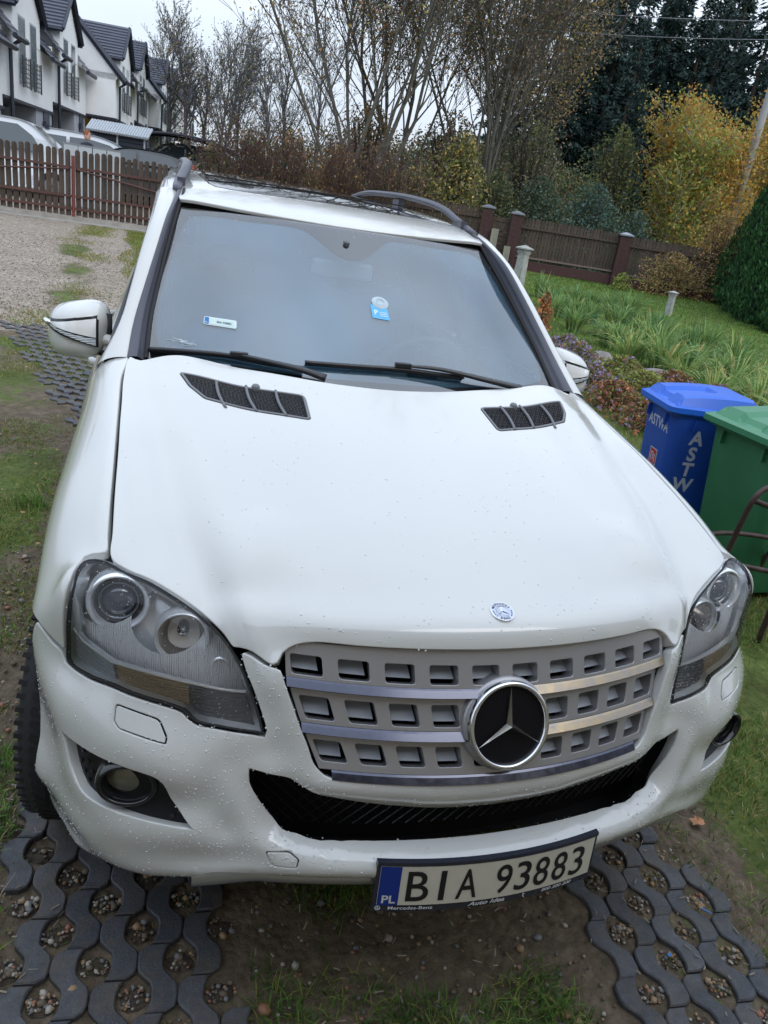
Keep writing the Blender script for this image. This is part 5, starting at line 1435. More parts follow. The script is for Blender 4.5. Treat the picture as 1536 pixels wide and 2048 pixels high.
def ctrl_rows():
    """measured feature lines of the nose, each from the centre outwards or from front to back"""
    rows = []
    def W(*p): rows.append(p)
    X = lambda xs, fy, fz: [(x, fy(x), fz(x)) for x in xs]
    xs = (0.0, 0.1, 0.2, 0.3, 0.38)
    W(*X(xs, lambda x: .13 + .35 * x * x, lambda x: .385), (.48, .20, .365), (.60, .22, .335), (.72, .27, .31), (.82, .37, .275), (.88, .46, .26))
    W(*X(xs, lambda x: -.004 + .366 * x * x, lambda x: .452 - .07 * x * x), (.48, .090, .425), (.60, .145, .385), (.70, .18, .355), (.78, .24, .335), (.842, .335, .292), (.90, .46, .285))
    W(*X(xs, lambda x: -.046 + .366 * x * x, lambda x: .487 - .089 * x * x), (.46, .031, .468), (.53, .056, .452), (.59, .082, .428), (.648, .118, .402), (.70, .143, .388), (.75, .173, .380), (.80, .222, .368), (.85, .298, .345), (.897, .395, .325), (.935, .49, .31))
    W(*X(xs, lambda x: -.040 + .30 * x * x, lambda x: .512 + .04 * x * x), (.45, .024, .512), (.53, .054, .500), (.61, .082, .478), (.69, .112, .460), (.76, .152, .448), (.82, .206, .436), (.87, .288, .42), (.912, .39, .40), (.94, .455, .39))
    W(*X(xs, lambda x: -.026 + .25 * x * x, lambda x: .530 + .11 * x * x), (.44, .030, .548), (.50, .048, .550), (.56, .062, .538), (.62, .080, .526), (.69, .107, .517), (.76, .143, .513), (.82, .196, .512), (.868, .268, .515), (.908, .36, .52), (.940, .44, .53))
    W(*X(xs, lambda x: .028 + .312 * x * x, lambda x: .527 + .047 * x * x), (.411, .080, .540), (.442, .086, .556))
    W((.442, .086, .556), (.468, .086, .586), (.496, .088, .622), (.515, .096, .656), (.522, .101, .690))
    W(*X(xs, lambda x: .029 + .221 * x * x, lambda x: .596 + .311 * x * x), (.395, .061, .647), (.421, .070, .664), (.447, .080, .678), (.482, .088, .684), (.522, .101, .690), (.56, .113, .70))
    W(*X(xs, lambda x: .010 + .30 * x * x, lambda x: .617 + .22 * x * x))
    W(*X(xs, lambda x: -.002 + .36 * x * x, lambda x: .655 + .12 * x * x))
    W(*X((0, .09, .18, .27, .34), lambda x: .004 + .415 * x * x, lambda x: .689), (.375, .064, .696), (.396, .075, .717), (.410, .086, .747), (.426, .101, .787), (.442, .117, .826), (.457, .134, .865), (.468, .150, .895))
    W((.52, .062, .575), (.545, .078, .615), (.560, .093, .655), (.575, .108, .69), (.60, .120, .72))
    W((.56, .080, .562), (.60, .082, .562), (.633, .091, .564), (.675, .110, .562), (.725, .136, .565), (.785, .172, .568), (.83, .207, .580), (.860, .250, .60), (.896, .335, .62), (.938, .44, .64))
    W((.60, .105, .625), (.635, .112, .64), (.668, .120, .650), (.706, .134, .655), (.76, .168, .668), (.82, .217, .680), (.88, .290, .69), (.912, .35, .70), (.941, .425, .72))
    W((.65, .120, .60), (.72, .150, .61), (.79, .188, .615), (.85, .25, .64))
    W((.63, .132, .715), (.68, .150, .731), (.73, .170, .735), (.772, .197, .735), (.83, .245, .74), (.88, .31, .75), (.915, .37, .76), (.942, .42, .78))
    W((.693, .181, .765), (.735, .202, .771), (.778, .228, .775), (.83, .272, .778), (.872, .33, .78))
    for z, o in ((.78, 0), (.83, 0), (.87, 0)):
        t = (z - .689) / .253
        W(*X((0, .1, .2, .3, .38), lambda x: .004 + .101 * t + (.415 - .04 * t) * x * x, lambda x: z))
    W(*X((0, .1, .2, .3, .40), lambda x: .105 + .375 * x * x, lambda x: .942 - .03 * x * x), (.45, .178, .928), (.485, .178, .912))
    W(*X((0, .1, .2, .3, .40), lambda x: .116 + .375 * x * x, lambda x: .970 - .05 * x * x), (.46, .196, .950), (.51, .208, .938))
    W(*X((0, .1, .2, .3, .40), lambda x: .138 + .37 * x * x, lambda x: .990 - .06 * x * x), (.46, .218, .972), (.515, .224, .958), (.552, .232, .938))
    W(*X((0, .1, .2, .3, .40), lambda x: .175 + .36 * x * x, lambda x: 1.003 - .07 * x * x), (.47, .26, .986), (.545, .288, .985))
    for x in (0.0, .13, .26, .38, .48):
        q = x * x
        pts = [(x, .27 + .25 * q, 1.034 - .05 * q), (x, .40, 1.074 - .09 * q), (x, .52, 1.105 - .09 * q), (x, .64, 1.135 - .09 * q), (x, .76, 1.164 - .08 * q), (x, .89, 1.193 - .07 * q), (x, 1.0, 1.216 - .05 * q), (x, 1.12, 1.240 - .04 * q), (x, 1.25, 1.262 - .04 * q), (x, 1.38, 1.282 - .04 * q)]
        W(*[p for p in pts if not (x > .4 and p[1] < .45)])
    W((.519, .195, .935), (.533, .235, .967), (.547, .288, .992), (.566, .359, 1.019), (.578, .425, 1.040), (.596, .518, 1.066), (.62, .638, 1.096), (.641, .76, 1.125), (.665, .89, 1.158), (.683, 1.0, 1.184), (.696, 1.10, 1.207), (.705, 1.25, 1.240), (.71, 1.38, 1.265))
    W((.60, .31, .959), (.635, .37, .986), (.657, .43, 1.008), (.68, .518, 1.040), (.70, .64, 1.077), (.716, .76, 1.110), (.73, .89, 1.147), (.745, 1.05, 1.180), (.75, 1.2, 1.214), (.755, 1.38, 1.25))
    W((.796, .400, 1.010), (.796, .469, 1.036), (.796, .574, 1.070), (.794, .671, 1.099), (.791, .79, 1.130), (.788, .88, 1.150), (.784, .98, 1.169), (.779, 1.16, 1.203), (.772, 1.302, 1.232), (.768, 1.42, 1.255))
    W((.825, .45, 1.015), (.826, .574, 1.058), (.826, .68, 1.087), (.826, .80, 1.116), (.824, .98, 1.152), (.822, 1.16, 1.185), (.82, 1.302, 1.212), (.82, 1.45, 1.235))
    W((.860, .43, .990), (.872, .50, .998), (.874, .60, 1.030), (.874, .72, 1.062), (.872, .87, 1.090), (.870, 1.03, 1.115), (.868, 1.2, 1.140), (.868, 1.35, 1.160), (.868, 1.5, 1.17))
    W((.895, .42, .945), (.910, .50, .955), (.918, .62, .985), (.920, .76, 1.010), (.917, .92, 1.025), (.912, 1.08, 1.035), (.905, 1.22, 1.04), (.902, 1.38, 1.05), (.902, 1.55, 1.05))
    W((.925, .41, .895), (.938, .50, .905), (.944, .62, .925), (.944, .76, .94), (.940, .92, .945), (.932, 1.08, .945), (.924, 1.22, .945), (.920, 1.38, .95), (.92, 1.55, .95))
    # lamp
    W((.809, .405, 1.004), (.76, .366, .998), (.719, .340, .992), (.673, .314, .974), (.628, .286, .952), (.598, .26, .935), (.575, .238, .918), (.557, .216, .897), (.539, .190, .868), (.52, .163, .830), (.504, .143, .792), (.495, .128, .760), (.485, .112, .72), (.478, .095, .695))
    W((.520, .122, .757), (.554, .131, .762), (.590, .143, .766), (.619, .160, .768), (.651, .176, .778), (.682, .191, .787), (.719, .208, .792), (.756, .228, .796), (.786, .250, .799), (.835, .292, .797), (.872, .345, .80), (.905, .378, .815), (.943, .42, .845))
    W((.872, .345, .795), (.877, .345, .86), (.877, .350, .93), (.872, .365, .975), (.848, .405, .998), (.809, .405, 1.004))
    W((.57, .165, .81), (.63, .185, .83), (.70, .215, .85), (.77, .255, .87), (.83, .30, .88))
    W((.60, .205, .875), (.66, .235, .90), (.73, .280, .93), (.79, .325, .95), (.84, .365, .96))
    W((.477, .130, .84), (.490, .140, .86), (.500, .165, .895))
    W((.440, .100, .77), (.455, .105, .77), (.475, .115, .77))
    # side below the shoulder and round the arch
    W(*[(.950, .87 - .445 * math.cos(R(a)), .40 + .445 * math.sin(R(a))) for a in range(4, 200, 12)])
    W(*[(.944, .87 - .50 * math.cos(R(a)), .40 + .50 * math.sin(R(a))) for a in range(150, 200, 12)])
    for y in (1.36, 1.5):
        W((.922, y, .30), (.938, y, .5), (.940, y, .65), (.936, y, .80), (.928, y, .87), (.920, y, .95))
    return rows

def ctrl_points():
    out = []
    for r in ctrl_rows():
        r = np.array(r, float)
        q = catmull(r, False, .045)
        out.append(q)
    c = np.concatenate(out)
    c[np.abs(c[:, 0]) < 1e-6, 0] = 0
    # thin out coincident directions
    d = c - O_F; d /= np.linalg.norm(d, axis=1, keepdims=True)
    keep = []
    for i in range(len(c)):
        if all(np.linalg.norm(d[i] - d[k]) > .009 for k in keep): keep.append(i)
    return c[keep]

_c = ctrl_points()
_m = _c[_c[:, 0] > 1e-6] * np.array([-1, 1, 1])
_all = np.concatenate([_c, _m])
_v = _all - O_F
_rad = np.linalg.norm(_v, axis=1)
_dir = _v / _rad[:, None]
_D = np.linalg.norm(_dir[:, None] - _dir[None], axis=-1)
_n = len(_all)
_K = _D**3 + 0.000010 * np.eye(_n)
_Pm = np.concatenate([np.ones((_n, 1)), _dir], 1)
_S = np.block([[_K, _Pm], [_Pm.T, np.zeros((4, 4))]])
_W = np.linalg.solve(_S, np.concatenate([_rad, np.zeros(4)]))

def r_front(d):
    out = np.empty(len(d))
    for i in range(0, len(d), 4000):
        q = d[i:i + 4000]
        D = np.sqrt(np.maximum(((q[:, None] - _dir[None])**2).sum(-1), 0))
        out[i:i + 4000] = D**3 @ _W[:_n] + _W[_n] + q @ _W[_n + 1:]
    return out
def dir_of(uv):
    th = np.linalg.norm(uv, axis=1)
    sc = np.where(th > 1e-9, np.sin(th) / np.maximum(th, 1e-9), 1.0)
    return np.cos(th)[:, None] * AX + (uv[:, :1] * E1 + uv[:, 1:] * E2) * sc[:, None]
def f3_front(uv):
    d = dir_of(np.asarray(uv, float))
    return O_F + d * r_front(d)[:, None]
def f2_front(P):
    v = np.asarray(P, float).reshape(-1, 3) - O_F
    v /= np.linalg.norm(v, axis=1, keepdims=True)
    c = np.clip(v @ AX, -1, 1)
    th = np.arccos(c)
    t = np.stack([v @ E1, v @ E2], 1)
    t /= np.maximum(np.linalg.norm(t, axis=1, keepdims=True), 1e-12)
    return t * th[:, None]
SF = Surf(f3_front, f2_front, 1.0)
# ------------------------------------------------------------------ the parked white car
paint = pbr('white_paint', (0.590, 0.600, 0.580), rough=0.22, coat=1.0, spec=0.5)
black_plastic = pbr('black_plastic', (0.018, 0.019, 0.022), rough=0.42, bump=0.15, bscale=300)
gloss_black = pbr('gloss_black', (0.01, 0.011, 0.014), rough=0.12, coat=0.5)
grey_plastic = pbr('grey_plastic', (0.16, 0.165, 0.18), rough=0.5, bump=0.1, bscale=250)
trim_grey = pbr('trim_grey', (0.075, 0.078, 0.10), rough=0.38, bump=0.12, bscale=200)
rubber = pbr('rubber', (0.02, 0.021, 0.023), rough=0.75, bump=0.2, bscale=120)
chrome = pbr('chrome', (0.72, 0.74, 0.77), rough=0.09, metal=1.0)
silver = pbr('silver_paint', (0.36, 0.36, 0.37), rough=0.34, metal=0.55, coat=0.4)
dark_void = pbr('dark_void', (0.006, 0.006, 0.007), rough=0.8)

car = empty('parked_car', (0, 0.9, 0), label='large white off-road car with rain drops on its bonnet, parked nose towards the viewer', cat='car')
PA = car
def carchild(o):
    """parts are built in place; keep their world position under the car's empty"""
    o.parent = car
    o.matrix_parent_inverse = car.matrix_world.inverted()
car.matrix_world = Matrix.Translation((0, 0.9, 0))
bpy.context.view_layer.update()
CAR_INV = Matrix.Translation((0, -0.9, 0))
_link0 = link
def link(o, parent=None):
    _link0(o, parent)
    if parent is car:
        o.matrix_parent_inverse = CAR_INV
    return o

def F2(P, closed=True, corners=None, step=0.012):
    """3D outline on the front body -> smooth chart polygon"""
    return catmull(f2_front(np.array(P)), closed, step, corners)

shut = [(.796, .400, 1.010), (.796, .469, 1.037), (.796, .574, 1.073), (.794, .671, 1.102), (.791, .79, 1.132), (.784, .98, 1.165), (.779, 1.16, 1.196), (.770, 1.302, 1.236)]
lamp_top = [(.76, .366, .998), (.719, .340, .992), (.673, .314, .974), (.628, .286, .952), (.598, .26, .935), (.575, .238, .918), (.557, .216, .90)]
lamp_inner = [(.539, .188, .874), (.52, .163, .833), (.504, .144, .794), (.493, .128, .762)]
lamp_low = [(.499, .118, .757), (.516, .121, .760), (.554, .130, .764), (.590, .143, .766), (.619, .163, .762), (.636, .171, .770), (.651, .178, .782), (.682, .191, .789), (.719, .208, .793), (.756, .228, .797), (.786, .247, .801), (.835, .29, .798)]
lamp_rear = [(.872, .35, .795), (.877, .345, .86), (.877, .345, .93), (.872, .36, .975), (.848, .41, 1.000), (.809, .405, 1.006)]
rear_edge = [(.742, 1.265, 1.245), (.594, 1.251, 1.23), (.445, 1.205, 1.228), (.297, 1.155, 1.232), (.148, 1.117, 1.236), (0, 1.103, 1.238)]
def sym(half):
    """half outline given from the centre line (x=0) out and back to it; closes it by mirroring"""
    h = np.array(half, float)
    m = (h * np.array([-1, 1, 1]))[::-1]
    m = m[[i for i in range(len(m)) if m[i][0] < -1e-6]]
    return np.concatenate([h, m])

# ---- bonnet
hf = [(x, .105 + .375 * x * x, .942 - .03 * x * x) for x in (0, .08, .16, .24, .32, .40)]
hood_half = hf + [(.443, .166, .934), (.464, .166, .918), (.472, .160, .898), (.485, .160, .893), (.50, .172, .896), (.523, .190, .905), (.547, .206, .905)] + lamp_top[::-1] + shut + rear_edge
HO = F2(sym(hood_half), corners=set())
# vent openings
def quad3(pts, k=3, r=0.18):
    """rounded polygon through 3D corner points"""
    P = np.array(pts, float); n = len(P); out = []
    for i in range(n):
        a, b, c = P[i - 1], P[i], P[(i + 1) % n]
        la, lc = np.linalg.norm(a - b), np.linalg.norm(c - b)
        d = min(la, lc) * r
        p, q = b + (a - b) / la * d, b + (c - b) / lc * d
        for j in range(k + 1):
            t = j / k
            out.append((1 - t)**2 * p + 2 * t * (1 - t) * b + t * t * q)
    return np.array(out)
vent3 = [(.283, 1.028, 1.223), (.618, 1.133, 1.217), (.595, 1.05, 1.20), (.560, .985, 1.19), (.29, .887, 1.193)]
V1 = f2_front(quad3(vent3, 3, .12)); V2_ = f2_front(quad3([(-p[0], p[1], p[2]) for p in vent3], 3, .12))
def dens(P, step=0.012):
    out = []
    for i in range(len(P)):
        a, b = P[i], P[(i + 1) % len(P)]
        k = max(1, int(np.ceil(np.linalg.norm(b - a) / step)))
        out += [a + (b - a) * j / k for j in range(k)]
    return np.array(out)
hood = panel('bonnet', SF, [HO, dens(V1), dens(V2_)], paint, car, s=.016, gap=.003, roll=.003, depth=.03)

# ---- front bumper
gedge = [(.468, .150, .892), (.457, .134, .865), (.442, .117, .826), (.426, .101, .785), (.408, .084, .745), (.396, .074, .715), (.375, .064, .695), (.356, .060, .689)]
gb = [(x, .004 + .415 * x * x, .689) for x in (.286, .214, .143, .071, 0)]
arch_f = [(.945, .87 - .425 * math.cos(R(a)), .40 + .425 * math.sin(R(a))) for a in (62, 50, 38, 26, 12, 0, -10)]
arch_f = [p for p in arch_f if p[2] < .84]
bum_half = gb[::-1] + gedge[::-1] + [(.480, .158, .893), (.50, .170, .894), (.523, .188, .902), (.545, .203, .902)] + lamp_inner + lamp_low + lamp_rear[:1] + [(.885, .36, .815), (.91, .375, .83), (.943, .42, .853)]
bum_half += [(.946, .47, .70), (.946, .447, .60), (.944, .445, .46), (.942, .47, .36), (.93, .48, .30), (.895, .41, .325), (.842, .30, .322), (.789, .215, .368), (.733, .17, .385), (.648, .125, .396), (.613, .10, .425), (.575, .075, .456)]
bum_half += [(x, -.046 + .366 * x * x, .487 - .089 * x * x) for x in (.46, .345, .23, .115, 0)]
BO = F2(sym(bum_half))
int_half = [(x, .029 + .221 * x * x, .596 + .311 * x * x) for x in (0, .08, .16, .24, .315, .37)] + [(.395, .061, .647), (.421, .070, .662), (.442, .080, .675), (.479, .087, .681), (.522, .099, .690), (.518, .097, .660), (.496, .085, .619), (.468, .080, .580), (.442, .083, .552), (.411, .080, .541)] + [(x, .028 + .312 * x * x, .527 + .047 * x * x) for x in (.375, .281, .188, .094, 0)]
IO = F2(sym(int_half), corners={10, 30})
fog3 = [(.883, .298, .655), (.848, .249, .659), (.809, .207, .660), (.753, .163, .662), (.706, .134, .661), (.687, .128, .647), (.671, .128, .610), (.652, .114, .585), (.631, .089, .562), (.677, .110, .559), (.733, .137, .558), (.785, .169, .558), (.820, .195, .561), (.840, .215, .566), (.856, .239, .582), (.869, .269, .608)]
FO = F2(fog3, corners={0, 8})
FOm = F2(mirx(fog3), corners={0, 8})
wash3 = [(.776, .228, .773), (.693, .183, .763), (.678, .160, .737), (.682, .150, .728), (.770, .197, .736), (.779, .21, .745)]
WA = f2_front(quad3(wash3, 3, .25)); WAm = f2_front(quad3(mirx(wash3), 3, .25))
tow3 = [(.488, .036, .532), (.441, .023, .538), (.422, .010, .525), (.424, .012, .505), (.469, .027, .502)]
TO = f2_front(quad3([(-p[0], p[1], p[2]) for p in tow3], 3, .25))
bumper = panel('front_bumper', SF, [BO, IO, FO, FOm, dens(WA), dens(WAm), dens(TO)], paint, car, s=.013, gap=.004, roll=.003, depth=.028, holegap=.0)
for W_ in (WA, WAm, TO):
    panel('washer_cover' if W_ is not TO else 'tow_eye_cover', SF, [dens(W_)], paint, bumper, s=.02, gap=.0025, roll=.0012, depth=.006)

# ---- front wings
arch = [(.948, .87 - .425 * math.cos(R(a)), .40 + .425 * math.sin(R(a))) for a in range(66, 191, 8)]
fen = [(.80, .418, 1.014), (.80, .469, 1.037)] + [(x + .002, y, z) for x, y, z in shut[2:]] + [(.80, 1.31, 1.225), (.84, 1.33, 1.205), (.868, 1.345, 1.17), (.903, 1.345, 1.06), (.931, 1.345, .87), (.940, 1.345, .65), (.925, 1.345, .33), (.92, 1.30, .315)]
fen += arch[::-1] + [(.943, .42, .856), (.91, .378, .835), (.885, .362, .82), (.882, .349, .82), (.882, .345, .86), (.882, .345, .93), (.877, .36, .982), (.850, .418, 1.008)]
FE = F2(fen)
fenders = panel('front_wing', SF, [FE], paint, car, s=.02, gap=.004, roll=.003, depth=.03, mirror=True)

# ---- head lamps: clear cover on the body surface
lamp = lamp_top[::-1] and (lamp_top[:] + lamp_inner + lamp_low + lamp_rear)
LA = F2(lamp, corners={len(lamp_top) + len(lamp_inner) - 1})
lens_glass = glassy('lamp_cover_glass', tint=(.97, .98, 1), ior=1.40, film=.012, filmcol=(.7, .75, .8))
def grid_surf(name, f, nu, nv, mat, parent=None, thick=0.0, closed_u=False):
    V = [f(i / nu, j / nv) for j in range(nv + 1) for i in range(nu + 1)]
    Fc = [(j * (nu + 1) + i, j * (nu + 1) + i + 1, (j + 1) * (nu + 1) + i + 1, (j + 1) * (nu + 1) + i) for j in range(nv) for i in range(nu)]
    o = mesh_obj(name, V, Fc, mat, parent, smooth=True)
    if thick:
        md = o.modifiers.new('t', 'SOLIDIFY'); md.thickness = thick; md.offset = -1
    return o

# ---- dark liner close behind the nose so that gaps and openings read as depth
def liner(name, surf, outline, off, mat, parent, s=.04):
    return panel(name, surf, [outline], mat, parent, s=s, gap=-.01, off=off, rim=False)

# ---- grille
def g_y(x, z):
    t = (z - .689) / .253
    return .004 + .101 * t + (.415 - .04 * t) * x * x
def g_X(z): return np.interp(z, [.695, .74, .892, .93], [.386, .410, .467, .461])
G_OFF = .016
def g_surf(tilt0, zc):
    def f3(uv):
        uv = np.asarray(uv, float); x, z = uv[:, 0], uv[:, 1]
        return np.stack([x, g_y(x, z) + G_OFF + (z - zc) * tilt0, z], 1)
    return Surf(f3, None, 1.0)
floor_m = pbr('grille_floor', (.40, .43, .47), rough=.35, metal=.3)  # paler than the bars: reflected sky put into the colour
grille = empty('grille', (0, 0, 0)); grille.parent = car; grille.matrix_parent_inverse = CAR_INV
rows_g = [(.868, .950, .8755, .9095, [.1, .3, .5, .7, .9]), (.784, .851, .7925, .831, [.3, .5, .7, .9]), (.700, .768, .7145, .7495, [.1, .3, .5, .7, .9])]
for zb, zt, wb, wt, us in rows_g:
    gs = g_surf(.17, zt)
    ztop = lambda x: min(zt, (.942 - .03 * x * x) - .003)
    xe0, xe1 = float(g_X(zb)) - .002, float(g_X(zt)) - .002
    n = 26
    outl = [(-xe0 + 2 * xe0 * i / n, zb) for i in range(n + 1)] + [(xe1 - 2 * xe1 * i / n, ztop(xe1 - 2 * xe1 * i / n)) for i in range(n + 1)]
    holes = []
    hw = .066
    for u in us:
        for sg in (-1, 1):
            uc = u * sg
            cs = [(uc - hw, wb), (uc + hw, wb), (uc + hw, wt), (uc - hw, wt)]
            P = []
            for i in range(4):
                a, b_, c = [np.array((q[0] * float(g_X(q[1])), q[1])) for q in (cs[i - 1], cs[i], cs[(i + 1) % 4])]
                la, lc = np.linalg.norm(a - b_), np.linalg.norm(c - b_)
                p, q = b_ + (a - b_) / la * .006, b_ + (c - b_) / lc * .006
                for j in range(4):
                    t = j / 3; P.append((1 - t)**2 * p + 2 * t * (1 - t) * b_ + t * t * q)
            holes.append(dens(np.array(P), .02))
    bar = panel('grille_bar', gs, [dens(np.array(outl), .02)] + holes, silver, grille, s=.02, gap=.0, depth=.040, roll=.0016)
    # back of the boxes: a floor that slopes down to a dark slot
    for u in us:
        for sg in (-1, 1):
            mb = MB()
            xc = u * sg * float(g_X((wb + wt) / 2)); w = hw * float(g_X(wb))
            y0 = float(g_y(xc, wb)) + G_OFF
            sl = (.83 * xc)
            mb.add([(xc - w, y0 + .012 - sl * w, wb - .002), (xc + w, y0 + .012 + sl * w, wb - .002), (xc + w, y0 + .052 + sl * w, wb + .017), (xc - w, y0 + .052 - sl * w, wb + .017)], [(0, 1, 2, 3)])
            mb.build('box_floor', floor_m, bar)
warm_chrome = pbr('warm_reflection_chrome', (0.42, 0.33, 0.20), rough=0.32, metal=0.85, col2=(0.30, 0.28, 0.27), scale=38, detail=6, rvar=.12)  # golden tone: reflection of the warm house wall put into the colour
strip_m = pbr('dark_reflection_chrome', (0.10, 0.105, 0.135), rough=0.18, metal=0.95, var=.12, scale=60, rvar=.08)  # navy tone: dark reflection put into the colour of the chrome
for k, (zb, zt) in enumerate([(.851, .868), (.768, .784), (.684, .700)]):
    X = float(g_X(zt)) - (.003 if k < 2 else .026); n = 60
    fr = -.008 if k < 2 else -.006
    for part in (0, 1):
        V, Fc = [], []
        x0, x1 = (-X, X) if k == 2 else ((-X, .02) if part == 0 else (.02, X))
        if k == 2 and part: continue
        for i in range(n + 1):
            x = x0 + (x1 - x0) * i / n
            yt, yb = float(g_y(x, zt)) + G_OFF, float(g_y(x, zb)) + G_OFF
            prof = [(yt - .012, zt + .001), (yt - .016, zt - .002), (yb - .019 + fr * .3, zb + .004), (yb - .018, zb), (yb - .010, zb - .002), (yb + .03, zb + .002)]
            V += [(x, p[0], p[1]) for p in prof]
        m = 6
        Fc = [(i * m + j, (i + 1) * m + j, (i + 1) * m + j + 1, i * m + j + 1) for i in range(n) for j in range(m - 1)]
        mesh_obj('chrome_strip', V, Fc, warm_chrome if (part == 1 and k < 2) else strip_m, grille, smooth=False)
# small pegs seen under the strips
mb = MB()
for zb, us in ((.8465, (.60, .40, .20)), (.7635, (.60, .4, .2))):
    for u in us:
        x = -u * .44 - .02
        mb.box((x, float(g_y(x, zb)) + G_OFF + .002, zb), (.005, .012, .010))
mb.build('peg', silver, grille)
# back wall
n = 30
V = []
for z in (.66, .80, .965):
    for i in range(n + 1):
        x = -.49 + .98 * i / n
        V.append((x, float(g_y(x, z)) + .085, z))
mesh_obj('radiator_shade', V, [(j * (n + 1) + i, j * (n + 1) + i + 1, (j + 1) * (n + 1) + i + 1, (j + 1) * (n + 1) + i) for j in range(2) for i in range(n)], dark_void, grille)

# star badge in the grille
star = empty('star_badge', (0, 0, 0)); star.parent = car; star.matrix_parent_inverse = CAR_INV
sc = Vector((0.001, .036, .8035)); sn = Vector((0, -1, .40)).normalized(); SM = basis(sn)
mb = MB(); mb.lathe([(.0905, -.045), (.0925, -.015), (.0935, 0), (.0915, .006), (.087, .008), (.083, .005), (.081, -.002), (.080, -.006)], sc, 64, SM)
mb.build('ring', chrome, star, smooth=True)
mb = MB(); mb.lathe([(.1015, -.055), (.101, -.020), (.0985, -.012), (.0925, -.010)], sc, 64, SM); mb.build('ring_collar', silver, star, smooth=True)
mb = MB(); mb.lathe([(.0805, -.004), (.001, -.003)], sc, 48, SM); mb.build('disc', pbr('badge_black', (0.004, 0.004, 0.006), rough=0.55, spec=.25), star)
def star_mb(r, wid, h, c, M, z0=-.004):
    """three pointed star with a raised ridge along each ray"""
    mb = MB()
    for k in range(3):
        a = R(90 + 120 * k)
        d, e = Vector((math.cos(a), math.sin(a), 0)), Vector((-math.sin(a), math.cos(a), 0))
        a1 = a + R(60); d1 = Vector((math.cos(a1), math.sin(a1), 0)); d2 = Vector((math.cos(a - R(60)), math.sin(a - R(60)), 0))
        tip = d * r; l = d1 * wid; q = d2 * wid
        P = [tip + Vector((0, 0, z0 + h * .35)), l + Vector((0, 0, z0)), Vector((0, 0, z0 + h)), q + Vector((0, 0, z0))]
        P = [M @ p for p in P]
        mb.add([(p.x + c[0], p.y + c[1], p.z + c[2]) for p in P], [(0, 1, 2), (0, 2, 3)])
    return mb
star_mb(.083, .0078, .013, sc, SM, z0=.0).build('star', pbr('star_metal', (0.50, 0.48, 0.43), rough=0.25, metal=1.0), star)

# round badge on the bonnet
badge = empty('bonnet_badge', (0, 0, 0)); badge.parent = car; badge.matrix_parent_inverse = CAR_INV
ub = f2_front([(0, .166, .9985)]); bp, _, _, bn = SF.frame(ub)
bc = Vector(bp[0]) + Vector(bn[0]) * .0008; BM_ = basis(Vector(bn[0]), up=(0, .5, 1))
badge_w = pbr('badge_pale', (0.55, 0.60, 0.72), rough=0.25, metal=.4, coat=.6)
mb = MB(); mb.lathe([(.0265, -.004), (.0275, .0005), (.027, .0018), (.0255, .0022), (.0250, .0016)], bc, 48, BM_); mb.build('rim', chrome, badge, smooth=True)
mb = MB(); mb.lathe([(.0252, .0014), (.0172, .0016)], bc, 48, BM_); mb.build('laurel_ring', badge_w, badge, smooth=True)
mb = MB(); mb.lathe([(.0172, .0016), (.0168, .0024), (.0160, .0022), (.0158, .0012), (.0002, .0014)], bc, 48, BM_); mb.build('disc', badge_w, badge, smooth=True)
star_mb(.0150, .0024, .0016, bc, BM_, z0=.0014).build('star', chrome, badge)
ink = pbr('badge_ink', (0.03, 0.035, 0.06), rough=0.4)
lv, lf = [], []
for word, a0, dirn in (('MERCEDES', 90, -1), ('BENZ', -90, 1)):
    for i, ch in enumerate(word):
        V, Fc = text_geo(ch, size=.0078, bold=.00015)
        a = R(a0 + dirn * (i - (len(word) - 1) / 2) * 17)
        b0 = len(lv)
        for v in V:
            rr = .0211 + (v[1] if dirn < 0 else -v[1]) - 0.0
            x, y = (v[0], v[1])
            d = Vector((math.cos(a), math.sin(a), 0)); tt = Vector((math.sin(a), -math.cos(a), 0)) if dirn < 0 else Vector((-math.sin(a), math.cos(a), 0))
            up = d if dirn < 0 else -d
            p = BM_ @ (d * .0211 + tt * x + up * y + Vector((0, 0, .0021)))
            lv.append(p + bc)
        lf += [tuple(q + b0 for q in f) for f in Fc]
mesh_obj('lettering', lv, lf, ink, badge)
mb = MB()
for sgn in (-1, 1):
    for k in range(4):
        a = R(90 + sgn * (88 + k * 13)) if sgn > 0 else R(90 - (88 + k * 13))
        p = BM_ @ Vector((.0211 * math.cos(a), .0211 * math.sin(a), .002)) + bc
        mb.box(p, (.0022, .0022, .0010), rz=a)
mb.build('laurel_leaf', ink, badge)

